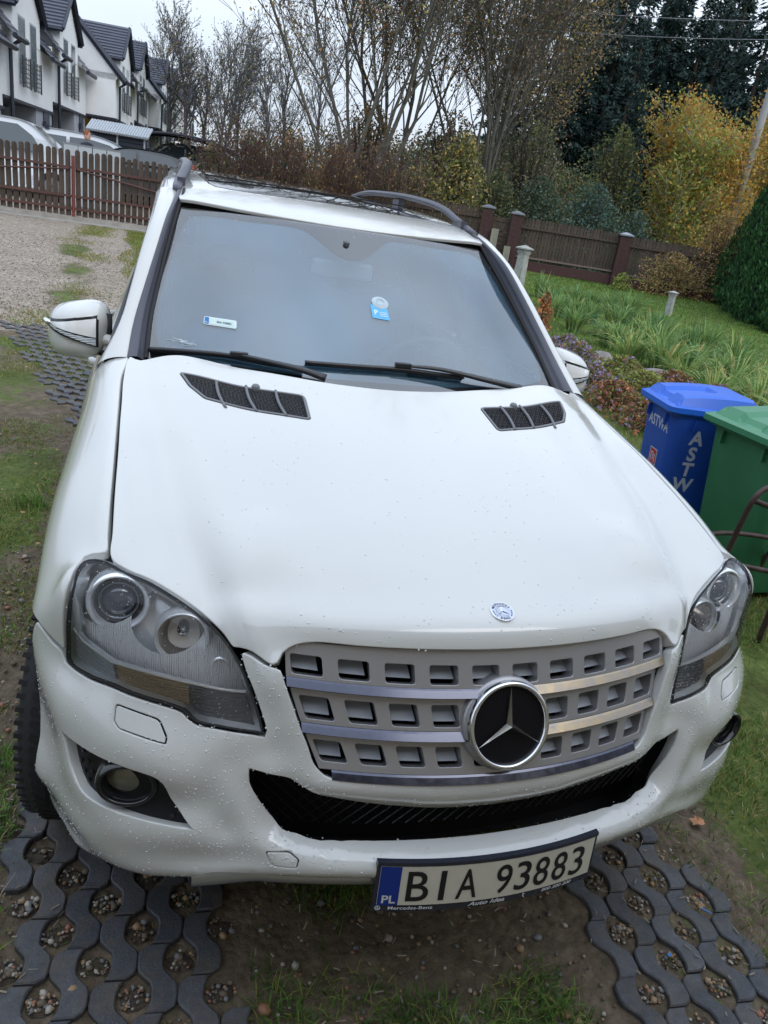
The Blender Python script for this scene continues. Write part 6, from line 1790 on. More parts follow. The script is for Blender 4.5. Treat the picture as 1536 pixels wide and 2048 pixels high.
# ---- lower intake mesh and fog recesses
mesh_dark = pbr('mesh_dark', (0.012, 0.013, 0.018), rough=0.35)
def y_int(x): return .085 + .30 * x * x
mb = MB()
n = 44
V = []
for z in (.40, .72):
    for i in range(n + 1):
        x = -.56 + 1.12 * i / n; V.append((x, y_int(x) + .045, z))
mesh_obj('intake_back', V, [(i, i + 1, n + 2 + i, n + 1 + i) for i in range(n)], dark_void, bumper)
for a in (1, -1):      # diagonal lattice
    for k in range(-40, 41):
        pts = []
        for j in range(12):
            z = .50 + .21 * j / 11
            x = k * .030 + a * (z - .6) * 1.0
            if abs(x) > .53: continue
            pts.append((x, y_int(x) + .004, z))
        if len(pts) > 1: mb.tube(pts, .0016, 3, caps=False)
o = mb.build('intake_mesh', mesh_dark, bumper); tag(o, kind='stuff')
def fog_fill(sg):
    """dark honeycomb pocket with a round tube and the lamp in it"""
    P = np.array(fog3) * np.array([sg, 1, 1])
    f = empty('fog_lamp', (0, 0, 0)); f.parent = car; f.matrix_parent_inverse = CAR_INV
    L_ = F2(P, corners={0, 8})
    liner('pocket', SF, L_, -.022, pbr('pocket_black', (.008, .009, .012), rough=.38, spec=.35), f, s=.012)
    # dimples of the honeycomb
    c2 = L_.mean(0); mb = MB()
    lo, hi = L_.min(0), L_.max(0)
    G = np.array([(x + (.010 if j % 2 else 0), y) for j, y in enumerate(np.arange(lo[1], hi[1], .017)) for x in np.arange(lo[0], hi[0], .020)])
    G = G[inside(G, L_)]
    tube_c = f2_front([(sg * .752, .165, .622)])[0]
    G = G[(np.linalg.norm(G - tube_c, axis=1) > .075) & (segdist(G, L_) > .008)]
    if len(G):
        pp, _, _, nn = SF.frame(G)
        for p, q in zip(pp, nn):
            mb.lathe([(.0062, -.0215), (.0052, -.0185), (.0008, -.018)], p, 6, basis(q))
    d = mb.build('honeycomb', gloss_black, f); tag(d, kind='stuff')
    c = Vector((sg * .752, .176, .615)); ax = Vector((sg * .22, -1, .10)).normalized(); M = basis(ax)
    mb = MB(); mb.lathe([(.070, -.045), (.064, .000), (.060, .011), (.055, .014), (.050, .010), (.047, -.010), (.045, -.030)], c, 40, M @ Matrix.Diagonal((1.0, .80, 1))); mb.build('tube', gloss_black, f, smooth=True)
    mb = MB(); mb.lathe([(.0475, -.020), (.040, -.012), (.022, -.007), (.001, -.005)], c, 32, M @ Matrix.Diagonal((1.0, .80, 1))); mb.build('lens', pbr('fog_glass', (.20, .195, .17), rough=.16, coat=1, metal=.35), f, smooth=True)
fog_fill(-1); fog_fill(1)

# ---- skid strip and underside
mb = MB()
xs = np.linspace(-.62, .62, 50)
V = []
for x in xs:
    x2 = x * x; e = max(0, abs(x) - .50)
    y = -.030 + .36 * x2; z = .470 - .10 * x2 - .3 * e
    V += [(x, y + .012, z + .012), (x, y - .004, z), (x, y - .002, z - .014), (x, y + .02, z - .030), (x, y + .10, z - .060)]
mesh_obj('skid_strip', V, [(i * 5 + j, (i + 1) * 5 + j, (i + 1) * 5 + j + 1, i * 5 + j + 1) for i in range(49) for j in range(4)], pbr('skid_silver', (.42, .43, .44), rough=.3, metal=.7), bumper, smooth=True)
mb = MB(); mb.add([(-.86, .40, .40), (.86, .40, .40), (.88, 4.5, .32), (-.88, 4.5, .32), (-.6, .12, .42), (.6, .12, .42)], [(0, 3, 2, 1), (4, 0, 1, 5)])
mb.build('underbody', dark_void, car)

# ---- number plate in its frame, bent round the bumper
plate = empty('number_plate', (0, 0, 0)); plate.parent = car; plate.matrix_parent_inverse = CAR_INV
PY = lambda x: -.058 + .42 * x * x
def pl(x, z, h=0.0):
    """x,z on the plate, h proud of it; leans back a little"""
    x = x * .985 - .004; z = .4755 + (z - .455) * .92; return (x, PY(x) - h + (z - .455) * .10, z)
def slab(name, x0, x1, z0, z1, h0, h1, mat, par, n=24, rnd=0.0):
    V, Fc = [], []
    for i in range(n + 1):
        x = x0 + (x1 - x0) * i / n
        V += [pl(x, z0, h0), pl(x, z0, h1), pl(x, z1, h1), pl(x, z1, h0)]
    for i in range(n):
        for j in range(4):
            a, b = i * 4 + j, i * 4 + (j + 1) % 4
            Fc.append((a, b, b + 4, a + 4))
    Fc += [(3, 2, 1, 0), (n * 4, n * 4 + 1, n * 4 + 2, n * 4 + 3)]
    return mesh_obj(name, V, Fc, mat, par)
frame_m = pbr('plate_frame', (0.02, 0.025, 0.04), rough=0.22, coat=.6)
slab('frame', -.266, .266, .384, .520, -.003, .006, frame_m, plate)
slab('frame_lip', -.266, .266, .5105, .520, .0062, .0085, frame_m, plate)
plate_w = pbr('plate_white', (0.60, 0.585, 0.50), rough=0.35, var=.05, scale=14)
slab('plate_face', -.258, .258, .4035, .5090, .0062, .0078, plate_w, plate)
slab('country_band', -.258, -.2145, .4037, .5088, .0080, .0084, pbr('eu_blue', (0.01, 0.035, 0.24), rough=0.35), plate, n=4)
plate_k = pbr('plate_black', (0.012, 0.012, 0.014), rough=0.4)
def on_plate(cx, cz, sx=1.0, sz=1.0, h=.0088):
    return lambda x, y, z: pl(cx + x * sx, cz + y * sz, h)
chars = [('B', -.176), ('I', -.1225), ('A', -.066), ('9', .020), ('3', .068), ('8', .116), ('8', .165), ('3', .2145)]
for ch, cx in chars:
    V, Fc = text_geo(ch, size=.1115, bold=.0008)
    w = V[:, 0].max() - V[:, 0].min(); hgt = V[:, 1].max() - V[:, 1].min()
    V[:, 0] -= (V[:, 0].max() + V[:, 0].min()) / 2; V[:, 1] -= (V[:, 1].max() + V[:, 1].min()) / 2
    tw = {'I': w}.get(ch, min(w, .044))
    tw = .048 if ch in 'BA' else (.038 if ch in '938' else w)
    mesh_obj('character', [pl(cx + v[0] / w * tw, .456 + v[1] / hgt * .082, .0088) for v in V], Fc, plate_k, plate)
white_ink = pbr('white_ink', (0.62, 0.64, 0.68), rough=0.5)
text_obj('country_letters', 'PL', white_ink, plate, on_plate(-.236, .4195, 1.0, 1.0, .0092), size=.030, bold=.0006)
text_obj('frame_lettering', 'Mercedes-Benz', white_ink, plate, on_plate(-.185, .3935, 1.25, 1.0, .0066), size=.0125, bold=.0002)
text_obj('frame_lettering', 'Auto Idea', white_ink, plate, on_plate(-.012, .3935, 1.35, 1.0, .0066), size=.0160, bold=.0004, shear=.35)
text_obj('frame_lettering', '(C) 800 200 200'.replace('(C) ', ''), white_ink, plate, on_plate(.168, .3935, 1.35, 1.0, .0066), size=.0120, bold=.0003, shear=.3)
mb = MB()
cxm, czm = -.2545, .3935
ring = [(cxm + .0055 * math.cos(R(a)), czm + .0055 * math.sin(R(a))) for a in range(0, 361, 20)]
mb.tube([pl(x, z, .0066) for x, z in ring], .0006, 4)
for a in (90, 210, 330): mb.tube([pl(cxm, czm, .0066), pl(cxm + .0055 * math.cos(R(a)), czm + .0055 * math.sin(R(a)), .0066)], .0007, 4)
ph = [(.082 + .004 * math.cos(R(a)), .3935 + .0045 * math.sin(R(a))) for a in range(90, 271, 20)]
mb.tube([pl(x, z, .0066) for x, z in ph], .0010, 4)
mb.build('frame_mark', white_ink, plate)
# ---- head lamps
warm_strip = pbr('warm_strip', (0.42, 0.33, 0.21), rough=0.22, metal=.35, var=.25, scale=30, stretch=(1, 1, 12))
ribbed = pbr('lamp_ribbed', (0.50, 0.53, 0.55), rough=0.25, metal=.6)
lamp_dark = pbr('lamp_dark', (0.03, 0.032, 0.036), rough=0.2, metal=.3, coat=.6)
lamp_chrome = pbr('lamp_chrome', (0.92, 0.95, 0.97), rough=0.18, metal=.45, bump=.05, bscale=25)
def flute_mat(nm='lamp_flutes', col=(0.95, 0.97, 0.98), rough=.30, metal=.15, ax='X', sc_=72, **kw):
    m = pbr(nm, col, rough=rough, metal=metal, **kw)
    n, l = m.node_tree.nodes, m.node_tree.links
    tc = n.new('ShaderNodeTexCoord'); w = n.new('ShaderNodeTexWave'); w.wave_type = 'BANDS'; w.bands_direction = ax; w.inputs['Scale'].default_value = sc_; w.inputs['Distortion'].default_value = 0
    l.new(tc.outputs['Object'], w.inputs['Vector']); b = n.new('ShaderNodeBump'); b.inputs['Strength'].default_value = 1.0; b.inputs['Distance'].default_value = .004
    l.new(w.outputs['Fac'], b.inputs['Height']); l.new(b.outputs[0], n['Principled BSDF'].inputs['Normal'])
    return m
flutes = flute_mat()
warm_strip = flute_mat('warm_reflection_flutes', (0.62, 0.48, 0.30), .2, .35, 'Z', 60, coat=.5)  # tan of a warm reflection put into the strip's colour
ribbed = flute_mat('clear_flutes', (0.62, 0.66, 0.69), .2, .4, 'Z', 60, coat=.5)
lamp_dark2 = flute_mat('dark_flutes', (0.13, 0.14, 0.15), .2, .3, 'Z', 50, coat=.8)
ball_glass = pbr('ball_glass', (0.055, 0.06, 0.085), rough=0.03, coat=1.0, spec=.9)
LAMP_N = 34
def head_lamp(sg):
    h = empty('head_lamp', (0, 0, 0)); h.parent = car; h.matrix_parent_inverse = CAR_INV
    S = np.array([sg, 1, 1.0])
    L_ = F2(np.array(lamp) * S, corners={len(lamp_top) + len(lamp_inner) - 1})
    Lin = inset(L_ if area2(L_) > 0 else L_[::-1], .0045)
    # rubber seal round the cover
    panel('seal', SF, [L_, Lin[::-1]], rubber, h, s=.01, gap=.003, roll=.0015, depth=.01, off=.0015, holegap=-.002)
    # clear cover
    panel('cover', SF, [Lin], lens_glass, h, s=.016, gap=0, roll=.001, rim=False, off=.001)
    # bowl: walls sink from the seal to the back
    P, _, _, N = SF.frame(Lin)
    back = P + np.array([0, 1, -.12]) * .085 + (np.array([sg * .665, .2, .88]) - P) * .12
    k = len(P)
    mesh_obj('bowl', np.concatenate([P - N * .002, back]), [(i, (i + 1) % k, k + (i + 1) % k, k + i) for i in range(k)], lamp_chrome, h, smooth=True)
    # ribbed reflector at the back: vertical flutes
    c2 = Surf(lambda uv: f3_front(uv) + np.array([0, .050, -.006]), None, 1.0)
    panel('reflector', c2, [Lin] + [np.array([f2_front([(sg * cx, cy, cz)])[0] + rr / 1.1 * np.array([math.cos(a), math.sin(a)]) for a in np.linspace(0, 2 * np.pi, 28, endpoint=False)]) for cx, cy, cz, rr in ((.776, .355, .932, .060), (.651, .290, .888, .054))], flutes, h, s=.02, gap=.004, rim=False)
    c3 = Surf(lambda uv: f3_front(uv) + np.array([0, .108, -.012]), None, 1.0)
    panel('back_mask', c3, [Lin], lamp_chrome, h, s=.03, gap=.004, rim=False)
    # smooth chrome shelf under each light and outer side reflector
    def strip(name, pts, mat, off, s=.012, fl=0.0, fq=0.0, ax=1):
        p3 = np.array(pts) * S
        uvp = dens(f2_front(p3), .02)
        sf = SF
        if fl:
            sf = Surf(lambda uv: f3_front(uv) + np.array([0, 1.0, 0]) * (fl * np.abs(np.sin(uv[:, 1:2] * fq))), None, 1.0, h=2e-4)
        return panel(name, sf, [uvp], mat, h, s=s, gap=0, roll=.001, depth=.012, off=off)
    strip('side_marker', [(.871, .339, .861), (.852, .319, .853), (.793, .265, .838), (.783, .249, .803), (.819, .279, .803), (.858, .326, .805), (.869, .343, .815)], ribbed, -.016)
    strip('indicator', [(.790, .263, .839), (.729, .225, .841), (.646, .191, .832), (.641, .178, .790), (.661, .185, .790), (.728, .215, .797), (.781, .248, .801)], warm_strip, -.018)
    strip('dark_strip', [(.644, .190, .831), (.600, .178, .828), (.536, .168, .822), (.511, .130, .768), (.560, .139, .773), (.624, .166, .777), (.640, .178, .790)], lamp_dark2, -.018)
    strip('divider', [(.871, .339, .880), (.852, .319, .860), (.822, .289, .853), (.793, .265, .844), (.729, .225, .846), (.662, .197, .841), (.600, .180, .836), (.532, .168, .828), (.533, .168, .822), (.600, .180, .830), (.662, .197, .835), (.729, .225, .840), (.793, .265, .838), (.822, .289, .847), (.852, .319, .854), (.871, .339, .873)], lamp_chrome, -.012, .01)
    strip('corner_reflector', [(.869, .380, .980), (.858, .392, .984), (.854, .342, .935), (.852, .320, .880), (.868, .339, .885), (.870, .352, .94)], pbr('corner_pale', (.45, .50, .52), rough=.3, metal=.2), -.012, .01)
    lamp_housing = pbr('lamp_bezel', (0.30, 0.31, 0.33), rough=0.22, metal=.9)
    def round_light(name, c, r, ax, ball, bez=1.22, parent=h):
        M = basis(ax); c = Vector((c[0] * sg, c[1], c[2]))
        e = empty(name, (0, 0, 0)); e.parent = h
        return c, M
    # projector (outer) and reflector bowl (inner): each ring, tube and glass one sub-part
    for (nm, c, r, ball) in (('projector', (.776, .360, .930), .050, True), ('main_beam', (.651, .283, .891), .050, False), ('side_light', (.576, .243, .842), .016, True)):
        ax = Vector((sg * .12, -1, .16)).normalized(); M = basis(ax); c = Vector((c[0] * sg, c[1], c[2]))
        if nm == 'projector':
            mb = MB(); mb.lathe([(r * 1.32, -.035), (r * 1.28, .004), (r * 1.22, .013), (r * 1.14, .014), (r * 1.06, .006), (r * .98, -.010)], c, LAMP_N, M); mb.build('projector_ring', lamp_chrome, h, smooth=True)
            mb = MB(); mb.lathe([(r * 1.0, -.010), (r * .97, -.002), (r * .82, -.012), (r * .78, -.024)], c, LAMP_N, M); mb.build('projector_bezel', lamp_dark, h, smooth=True)
            mb = MB(); mb.lathe([(r * .84, -.010), (r * .80, -.003), (r * .74, -.004), (r * .71, -.012)], c, LAMP_N, M); mb.build('projector_trim', lamp_housing, h, smooth=True)
            mb = MB(); mb.lathe([(r * .72 * math.cos(R(a)), -.020 + r * .50 * math.sin(R(a))) for a in range(0, 91, 9)], c, LAMP_N, M); mb.build('projector_lens', ball_glass, h, smooth=True)
        elif nm == 'main_beam':
            mb = MB(); mb.lathe([(r * 1.12, -.03), (r * 1.10, .010), (r * 1.05, .015), (r * .99, .012), (r * .95, .002)], c, LAMP_N, M); mb.build('beam_ring', lamp_chrome, h, smooth=True)
            mb = MB(); mb.lathe([(r * .97, .004), (r * .92, -.020), (r * .80, -.042), (r * .55, -.060), (r * .25, -.068)], c, LAMP_N, M); mb.build('beam_bowl', pbr('beam_bowl', (.50, .47, .43), rough=.16, metal=.8), h, smooth=True)
            mb = MB(); mb.lathe([(r * .25, -.07), (r * .24, -.030), (r * .18, -.022), (.0005, -.020)], c, 20, M); mb.build('bulb_cap', lamp_housing, h, smooth=True)
        else:
            mb = MB(); mb.lathe([(r * 1.3, -.02), (r * 1.1, .006), (r * .9, .004), (r * .6, -.014), (.0005, -.018)], c, 24, M); mb.build('small_reflector', lamp_chrome, h, smooth=True)
    # chrome mask joining the lights: cheeks below each ring
    mb = MB()
    for (cx, cy, cz, r) in ((.776, .350, .885, .040), (.651, .285, .842, .034)):
        V = []
        for i in range(13):
            a = R(180 + 15 * i)
            for (rr, dy, dz) in ((1.0, .0, .02), (.75, -.014, -.004), (.35, -.006, -.022), (.05, .012, -.034)):
                V.append((sg * (cx + r * 1.2 * rr * math.cos(a)), cy + dy + .012 * (1 - abs(math.sin(a))), cz + dz + r * .6 * rr * math.sin(a)))
        mb.add(V, [(i * 4 + j, (i + 1) * 4 + j, (i + 1) * 4 + j + 1, i * 4 + j + 1) for i in range(12) for j in range(3)])
    mb.build('chrome_cheek', lamp_chrome, h, smooth=True)
    return h
head_lamp(-1); head_lamp(1)
# dark ring of bodywork behind every seam
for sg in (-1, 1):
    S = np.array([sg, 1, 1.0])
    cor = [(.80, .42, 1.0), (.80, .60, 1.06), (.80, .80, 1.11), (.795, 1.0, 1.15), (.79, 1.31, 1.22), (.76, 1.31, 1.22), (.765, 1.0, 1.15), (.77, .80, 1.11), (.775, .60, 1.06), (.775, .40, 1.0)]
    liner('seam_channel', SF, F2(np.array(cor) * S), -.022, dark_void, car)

# ---- bonnet vents
for sg in (-1, 1):
    v = empty('bonnet_vent', (0, 0, 0)); v.parent = car; v.matrix_parent_inverse = CAR_INV
    S = np.array([sg, 1, 1.0])
    Vo = dens(f2_front(quad3(np.array(vent3) * S, 3, .12)), .01)
    if area2(Vo) < 0: Vo = Vo[::-1]
    Vi = inset(Vo, .0065)
    panel('frame', SF, [Vo, Vi[::-1]], grey_plastic, v, s=.01, gap=.0, roll=.0012, depth=.012, off=.002, holegap=0)
    liner('floor', SF, Vi, -.016, dark_void, v)
    # woven grid
    lo, hi = Vi.min(0), Vi.max(0); mb = MB()
    stepu = .0082
    def runs(p0, p1, n=60):
        t = np.linspace(0, 1, n)[:, None]; Q = p0 + (p1 - p0) * t
        ins = inside(Q, Vi); out = []; cur = []
        for q, k in zip(Q, ins):
            if k: cur.append(q)
            elif cur: out.append(cur); cur = []
        if cur: out.append(cur)
        return [r for r in out if len(r) > 1]
    for yv in np.arange(lo[1], hi[1], stepu):
        for rn in runs(np.array((lo[0], yv)), np.array((hi[0], yv)), 90):
            q = np.array(rn); P, _, _, N = SF.frame(q)
            P = P - N * (.005 + .0016 * np.sin(q[:, :1] * 700 + yv * 900))
            mb.tube([tuple(p) for p in P], .0017, 3, caps=False)
    for xv in np.arange(lo[0], hi[0], stepu * 1.2):
        for rn in runs(np.array((xv, lo[1])), np.array((xv, hi[1])), 12):
            q = np.array(rn); P, _, _, N = SF.frame(q)
            mb.tube([tuple(p) for p in (P - N * .0055)], .0016, 3, caps=False)
    o = mb.build('grid', black_plastic, v); tag(o, kind='stuff')
    for a, b in (((.529, 1.082, 1.226), (.515, .943, 1.193)), ((.445, 1.073, 1.221), (.432, .935, 1.189)), ((.363, 1.047, 1.220), (.353, .907, 1.189))):
        qa, qb = f2_front([np.array(a) * S])[0], f2_front([np.array(b) * S])[0]
        t = np.linspace(-.02, 1.0, 12)[:, None]; q = qa + (qb - qa) * t
        q[:, 0] += sg * .006 * np.sin(np.pi * t[:, 0])
        P, _, _, N = SF.frame(q)
        mb = MB(); mb.tube([tuple(p) for p in (P + N * .0005)], .0046, 6); mb.build('rib', grey_plastic, v, smooth=True)
    q = f2_front([np.array((.418, 1.066, 1.22)) * S]); P, _, _, N = SF.frame(q)
    mb = MB(); mb.lathe([(.013, -.004), (.012, .006), (.009, .010), (.0005, .011)], P[0], 12, basis(Vector(N[0]))); mb.build('washer_jet', grey_plastic, v, smooth=True)

# ---- windscreen, as a loft between its centre and edge curves
def ws_f3(uv):
    uv = np.asarray(uv, float); s, t = uv[:, 0], uv[:, 1]
    tt = np.array([-.15, 0, .25, .5, .75, 1.0, 1.1])
    ex = np.interp(t, tt, [.728, .720, .700, .672, .642, .607, .594]); ey = np.interp(t, tt, [1.25, 1.344, 1.495, 1.645, 1.797, 1.949, 2.01]); ez = np.interp(t, tt, [1.165, 1.230, 1.335, 1.440, 1.545, 1.645, 1.685])
    cy = 1.165 + .685 * t; cz = 1.215 + .443 * t + .012 * np.sin(np.pi * np.clip(t, 0, 1))
    w = np.abs(s)**2.2
    return np.stack([s * ex, cy + (ey - cy) * w, cz + (ez - cz) * w], 1)
WS = Surf(ws_f3, None, 1.0)
ws_out = dens(np.array([(-1, -.13), (1, -.13), (1, 1), (-1, 1)]), .05)
screen_glass = glassy('windscreen_glass', tint=(.86, .93, .95), ior=1.52, boost=.15)
mist_sky_tint = glassy('mist_sky_tint', tint=(.80, .88, .92), film=.42, filmcol=(.26, .48, .66), ior=1.001, patch=.16)  # condensation film, its blue colour also standing in for reflected sky
windscreen = panel('windscreen', WS, [ws_out], screen_glass, car, s=.06, gap=0, roll=.001, rim=False)
frit = pbr('frit', (.018, .019, .023), rough=.5)
fr_in = np.array([(-.93, .06), (-.5, .045), (0, .045), (.5, .045), (.93, .06), (.968, .12), (.985, .30), (.975, .6), (.955, .86), (.91, .955), (.6, .962), (.32, .963), (.25, .945), (.123, .84), (.03, .775), (-.085, .785), (-.19, .88), (-.27, .945), (-.34, .963), (-.6, .962), (-.91, .955), (-.955, .86), (-.975, .6), (-.985, .30), (-.968, .12)])
panel('black_border', WS, [ws_out, catmull(fr_in, True, .03)], frit, windscreen, s=.05, gap=0, roll=.001, rim=False, off=-.004)
panel('mist_sky_film', WS, [dens(np.array([(-.995, -.1), (.995, -.1), (.995, .995), (-.995, .995)]), .05)], mist_sky_tint, windscreen, s=.06, gap=0, roll=.001, rim=False, off=-.009)
mb = MB()
P, _, _, N = WS.frame(np.array([(-1.0, .0), (-1.0, .25), (-1.0, .5), (-1.0, .75), (-1.0, 1.0)]))

# ---- A pillars: black cover, painted outer face, seams
trim3 = [(.772, 1.290, 1.232), (.757, 1.417, 1.310), (.723, 1.551, 1.418), (.693, 1.657, 1.505), (.655, 1.811, 1.614), (.622, 1.98, 1.680), (.612, 2.08, 1.700)]
glass3 = [(.716, 1.330, 1.222), (.700, 1.495, 1.335), (.672, 1.645, 1.440), (.642, 1.797, 1.545), (.607, 1.949, 1.648), (.592, 2.02, 1.690), (.584, 2.10, 1.706)]
outer3 = [(.862, 1.338, 1.185), (.800, 1.45, 1.295), (.773, 1.561, 1.378), (.742, 1.716, 1.490), (.712, 1.87, 1.585), (.690, 2.02, 1.655), (.682, 2.12, 1.682)]
def loft(name, A, B, mat, par, n=24, m=5, bulge=.0, sink=.0, flip=False, ends=None):
    A = catmull(np.array(A), False, .02); B = catmull(np.array(B), False, .02)
    ta, tb = np.linspace(0, 1, len(A)), np.linspace(0, 1, len(B)); t = np.linspace(0, 1, n)
    A = np.stack([np.interp(t, ta, A[:, i]) for i in range(3)], 1); B = np.stack([np.interp(t, tb, B[:, i]) for i in range(3)], 1)
    tan = np.gradient(A, axis=0); nrm = np.cross(B - A, tan); nrm /= np.linalg.norm(nrm, axis=1, keepdims=True)
    nrm *= np.sign(nrm[:, 2:3] + 1e-9)
    V, Fc = [], []
    us = np.linspace(0, 1, m)
    prof = [(0, -sink)] + [(u, bulge * 4 * u * (1 - u)) for u in us] + [(1, -sink)] if sink else [(u, bulge * 4 * u * (1 - u)) for u in us]
    k = len(prof)
    for i in range(n):
        for u, h in prof: V.append(A[i] + (B[i] - A[i]) * u + nrm[i] * h)
    Fc = [(i * k + j, (i + 1) * k + j, (i + 1) * k + j + 1, i * k + j + 1) for i in range(n - 1) for j in range(k - 1)]
    if flip: Fc = [f[::-1] for f in Fc]
    return mesh_obj(name, V, Fc, mat, par, smooth=True)
for sg in (-1, 1):
    S = np.array([sg, 1, 1.0])
    T, Gl, Ou = [np.array(q) * S for q in (trim3, glass3, outer3)]
    e = Vector((0, 0, .0))
    mid = Gl + (T - Gl) * .42 + np.array([0, -.004, .004])
    tr = loft('pillar_trim', T + (Gl - T) * .02, mid, trim_grey, car, bulge=.003, sink=.010)
    loft('pillar_gutter', mid, Gl - np.array([0, 0, .004]), trim_grey, tr, bulge=-.004)
    loft('screen_seal', Gl + (T - Gl) * .12 + np.array([0, -.002, .004]), Gl - np.array([sg * .006, 0, -.001]), rubber, tr, bulge=.003, sink=.004)
    loft('pillar', Ou, T + (Ou - T) * .03, paint, car, bulge=.014, sink=.010, m=9)

# ---- roof
def roof_z(x, y):
    t = np.clip((y - 1.85) / 2.6, 0, 1)
    c = 1.660 + .075 * (1 - np.exp(-np.clip(y - 1.85, 0, 9) / .18)) + .060 * np.sin(np.clip((y - 1.9) / 2.2, 0, 1.15) * np.pi / 2)
    c = np.where(y < 1.85, 1.660 - (1.85 - y) * .55, c)
    base = c - .045 * x * x - 1.1 * np.clip(np.abs(x) - .54, 0, 1)**2
    fr = .02 * np.exp(-((y - 1.95) / .1)**2)
    return base
def roof_f3(uv):
    uv = np.asarray(uv, float); return np.stack([uv[:, 0], uv[:, 1], roof_z(uv[:, 0], uv[:, 1])], 1)
RF = Surf(roof_f3, None, 1.0)
xs = np.linspace(-.606, .606, 25)
front_edge = [(x, 1.853 + .262 * x * x) for x in xs]
ro = front_edge + [(.615, 2.02), (.640, 2.10), (.640, 2.3), (.620, 2.8), (.575, 3.6), (.55, 4.2), (.50, 4.42), (.2, 4.47), (-.2, 4.47), (-.50, 4.42), (-.55, 4.2), (-.575, 3.6), (-.62, 2.8), (-.640, 2.3), (-.640, 2.10), (-.615, 2.02)]
sun_r = np.array([(x, 2.150 + .06 * (abs(x) / .46)**6) for x in np.linspace(-.455, .455, 19)] + [(.475, 2.30), (.475, 3.5), (.44, 3.56), (-.44, 3.56), (-.475, 3.5), (-.475, 2.30)])
roof = panel('roof', RF, [dens(np.array(ro), .05), dens(sun_r, .05)], paint, car, s=.06, gap=.003, roll=.003, depth=.012)
roof_glass = pbr('roof_glass', (.012, .016, .022), rough=.03, coat=.0, spec=.9)
panel('sunroof', RF, [dens(sun_r, .05)], roof_glass, car, s=.06, gap=.006, roll=.002, depth=.01, off=.001)
mb = MB(); mb.box((0, 2.62, float(roof_z(np.array(0.), np.array(2.62))) + .004), (.94, .02, .006)); mb.build('sunroof_seam', rubber, car)
# roof rails
for sg in (-1, 1):
    pts = [(.612, 2.06, 1.700), (.603, 2.15, 1.721), (.585, 2.25, 1.750), (.566, 2.35, 1.780), (.553, 2.50, 1.798), (.545, 2.8, 1.812), (.535, 3.1, 1.815), (.52, 3.5, 1.808), (.505, 3.8, 1.770), (.50, 3.95, 1.745)]
    P = catmull(np.array(pts) * np.array([sg, 1, 1]), False, .05)
    mb = MB(); rr = [.015 + .008 * math.sin(math.pi * min(1, max(0, i / (len(P) - 1))))**.4 for i in range(len(P))]
    mb.tube([tuple(p) for p in P], rr, 10, flat=(1.0, .62)); rail = mb.build('roof_rail', trim_grey, car, smooth=True)
    mb = MB(); 
    for x_, y, z in ((.592, 2.20, 1.715), (.54, 2.95, 1.765), (.505, 3.85, 1.74)):
        mb = MB(); mb.box((sg * x_, y, z), (.03, .10, .06)); mb.build('rail_foot', trim_grey, rail)

# ---- body sides, doors and windows
def side_x(y, z):
    x = np.interp(z, [.28, .35, .5, .65, .80, .87, .95, 1.06, 1.11, 1.15, 1.18], [.915, .922, .938, .940, .936, .929, .918, .901, .886, .862, .835]) - .022 * np.clip((z - 1.12) / .075, 0, 1) * np.clip((y - 1.5) / 1.0, 0, 1) - .042 * np.clip(y - 1.7, 0, 3)
    return x
def side_f3(sg):
    def f(uv):
        uv = np.asarray(uv, float); return np.stack([sg * side_x(uv[:, 0], uv[:, 1]), uv[:, 0], uv[:, 1]], 1)
    return f
def gh_x(y, z): return .842 - .046 * np.clip(y - 1.5, 0, 3.2) - .30 * np.clip(z - 1.19, -.1, 1) - .10 * np.clip((z - 1.60) / .1, 0, 1)**2 * .2 - .04 * np.clip((y - 3.6) / 1.0, 0, 1)**2
def gh_f3(sg):
    def f(uv):
        uv = np.asarray(uv, float); return np.stack([sg * gh_x(uv[:, 0], uv[:, 1]), uv[:, 0], uv[:, 1]], 1)
    return f
side_glass = glassy('side_glass', tint=(.35, .40, .40), ior=1.52, film=.1, filmcol=(.05, .06, .07))
def arc_pts(yc, r, a0, a1, n=14): return [(yc + r * math.cos(R(a0 + (a1 - a0) * i / n)), .40 + r * math.sin(R(a0 + (a1 - a0) * i / n))) for i in range(n + 1)]
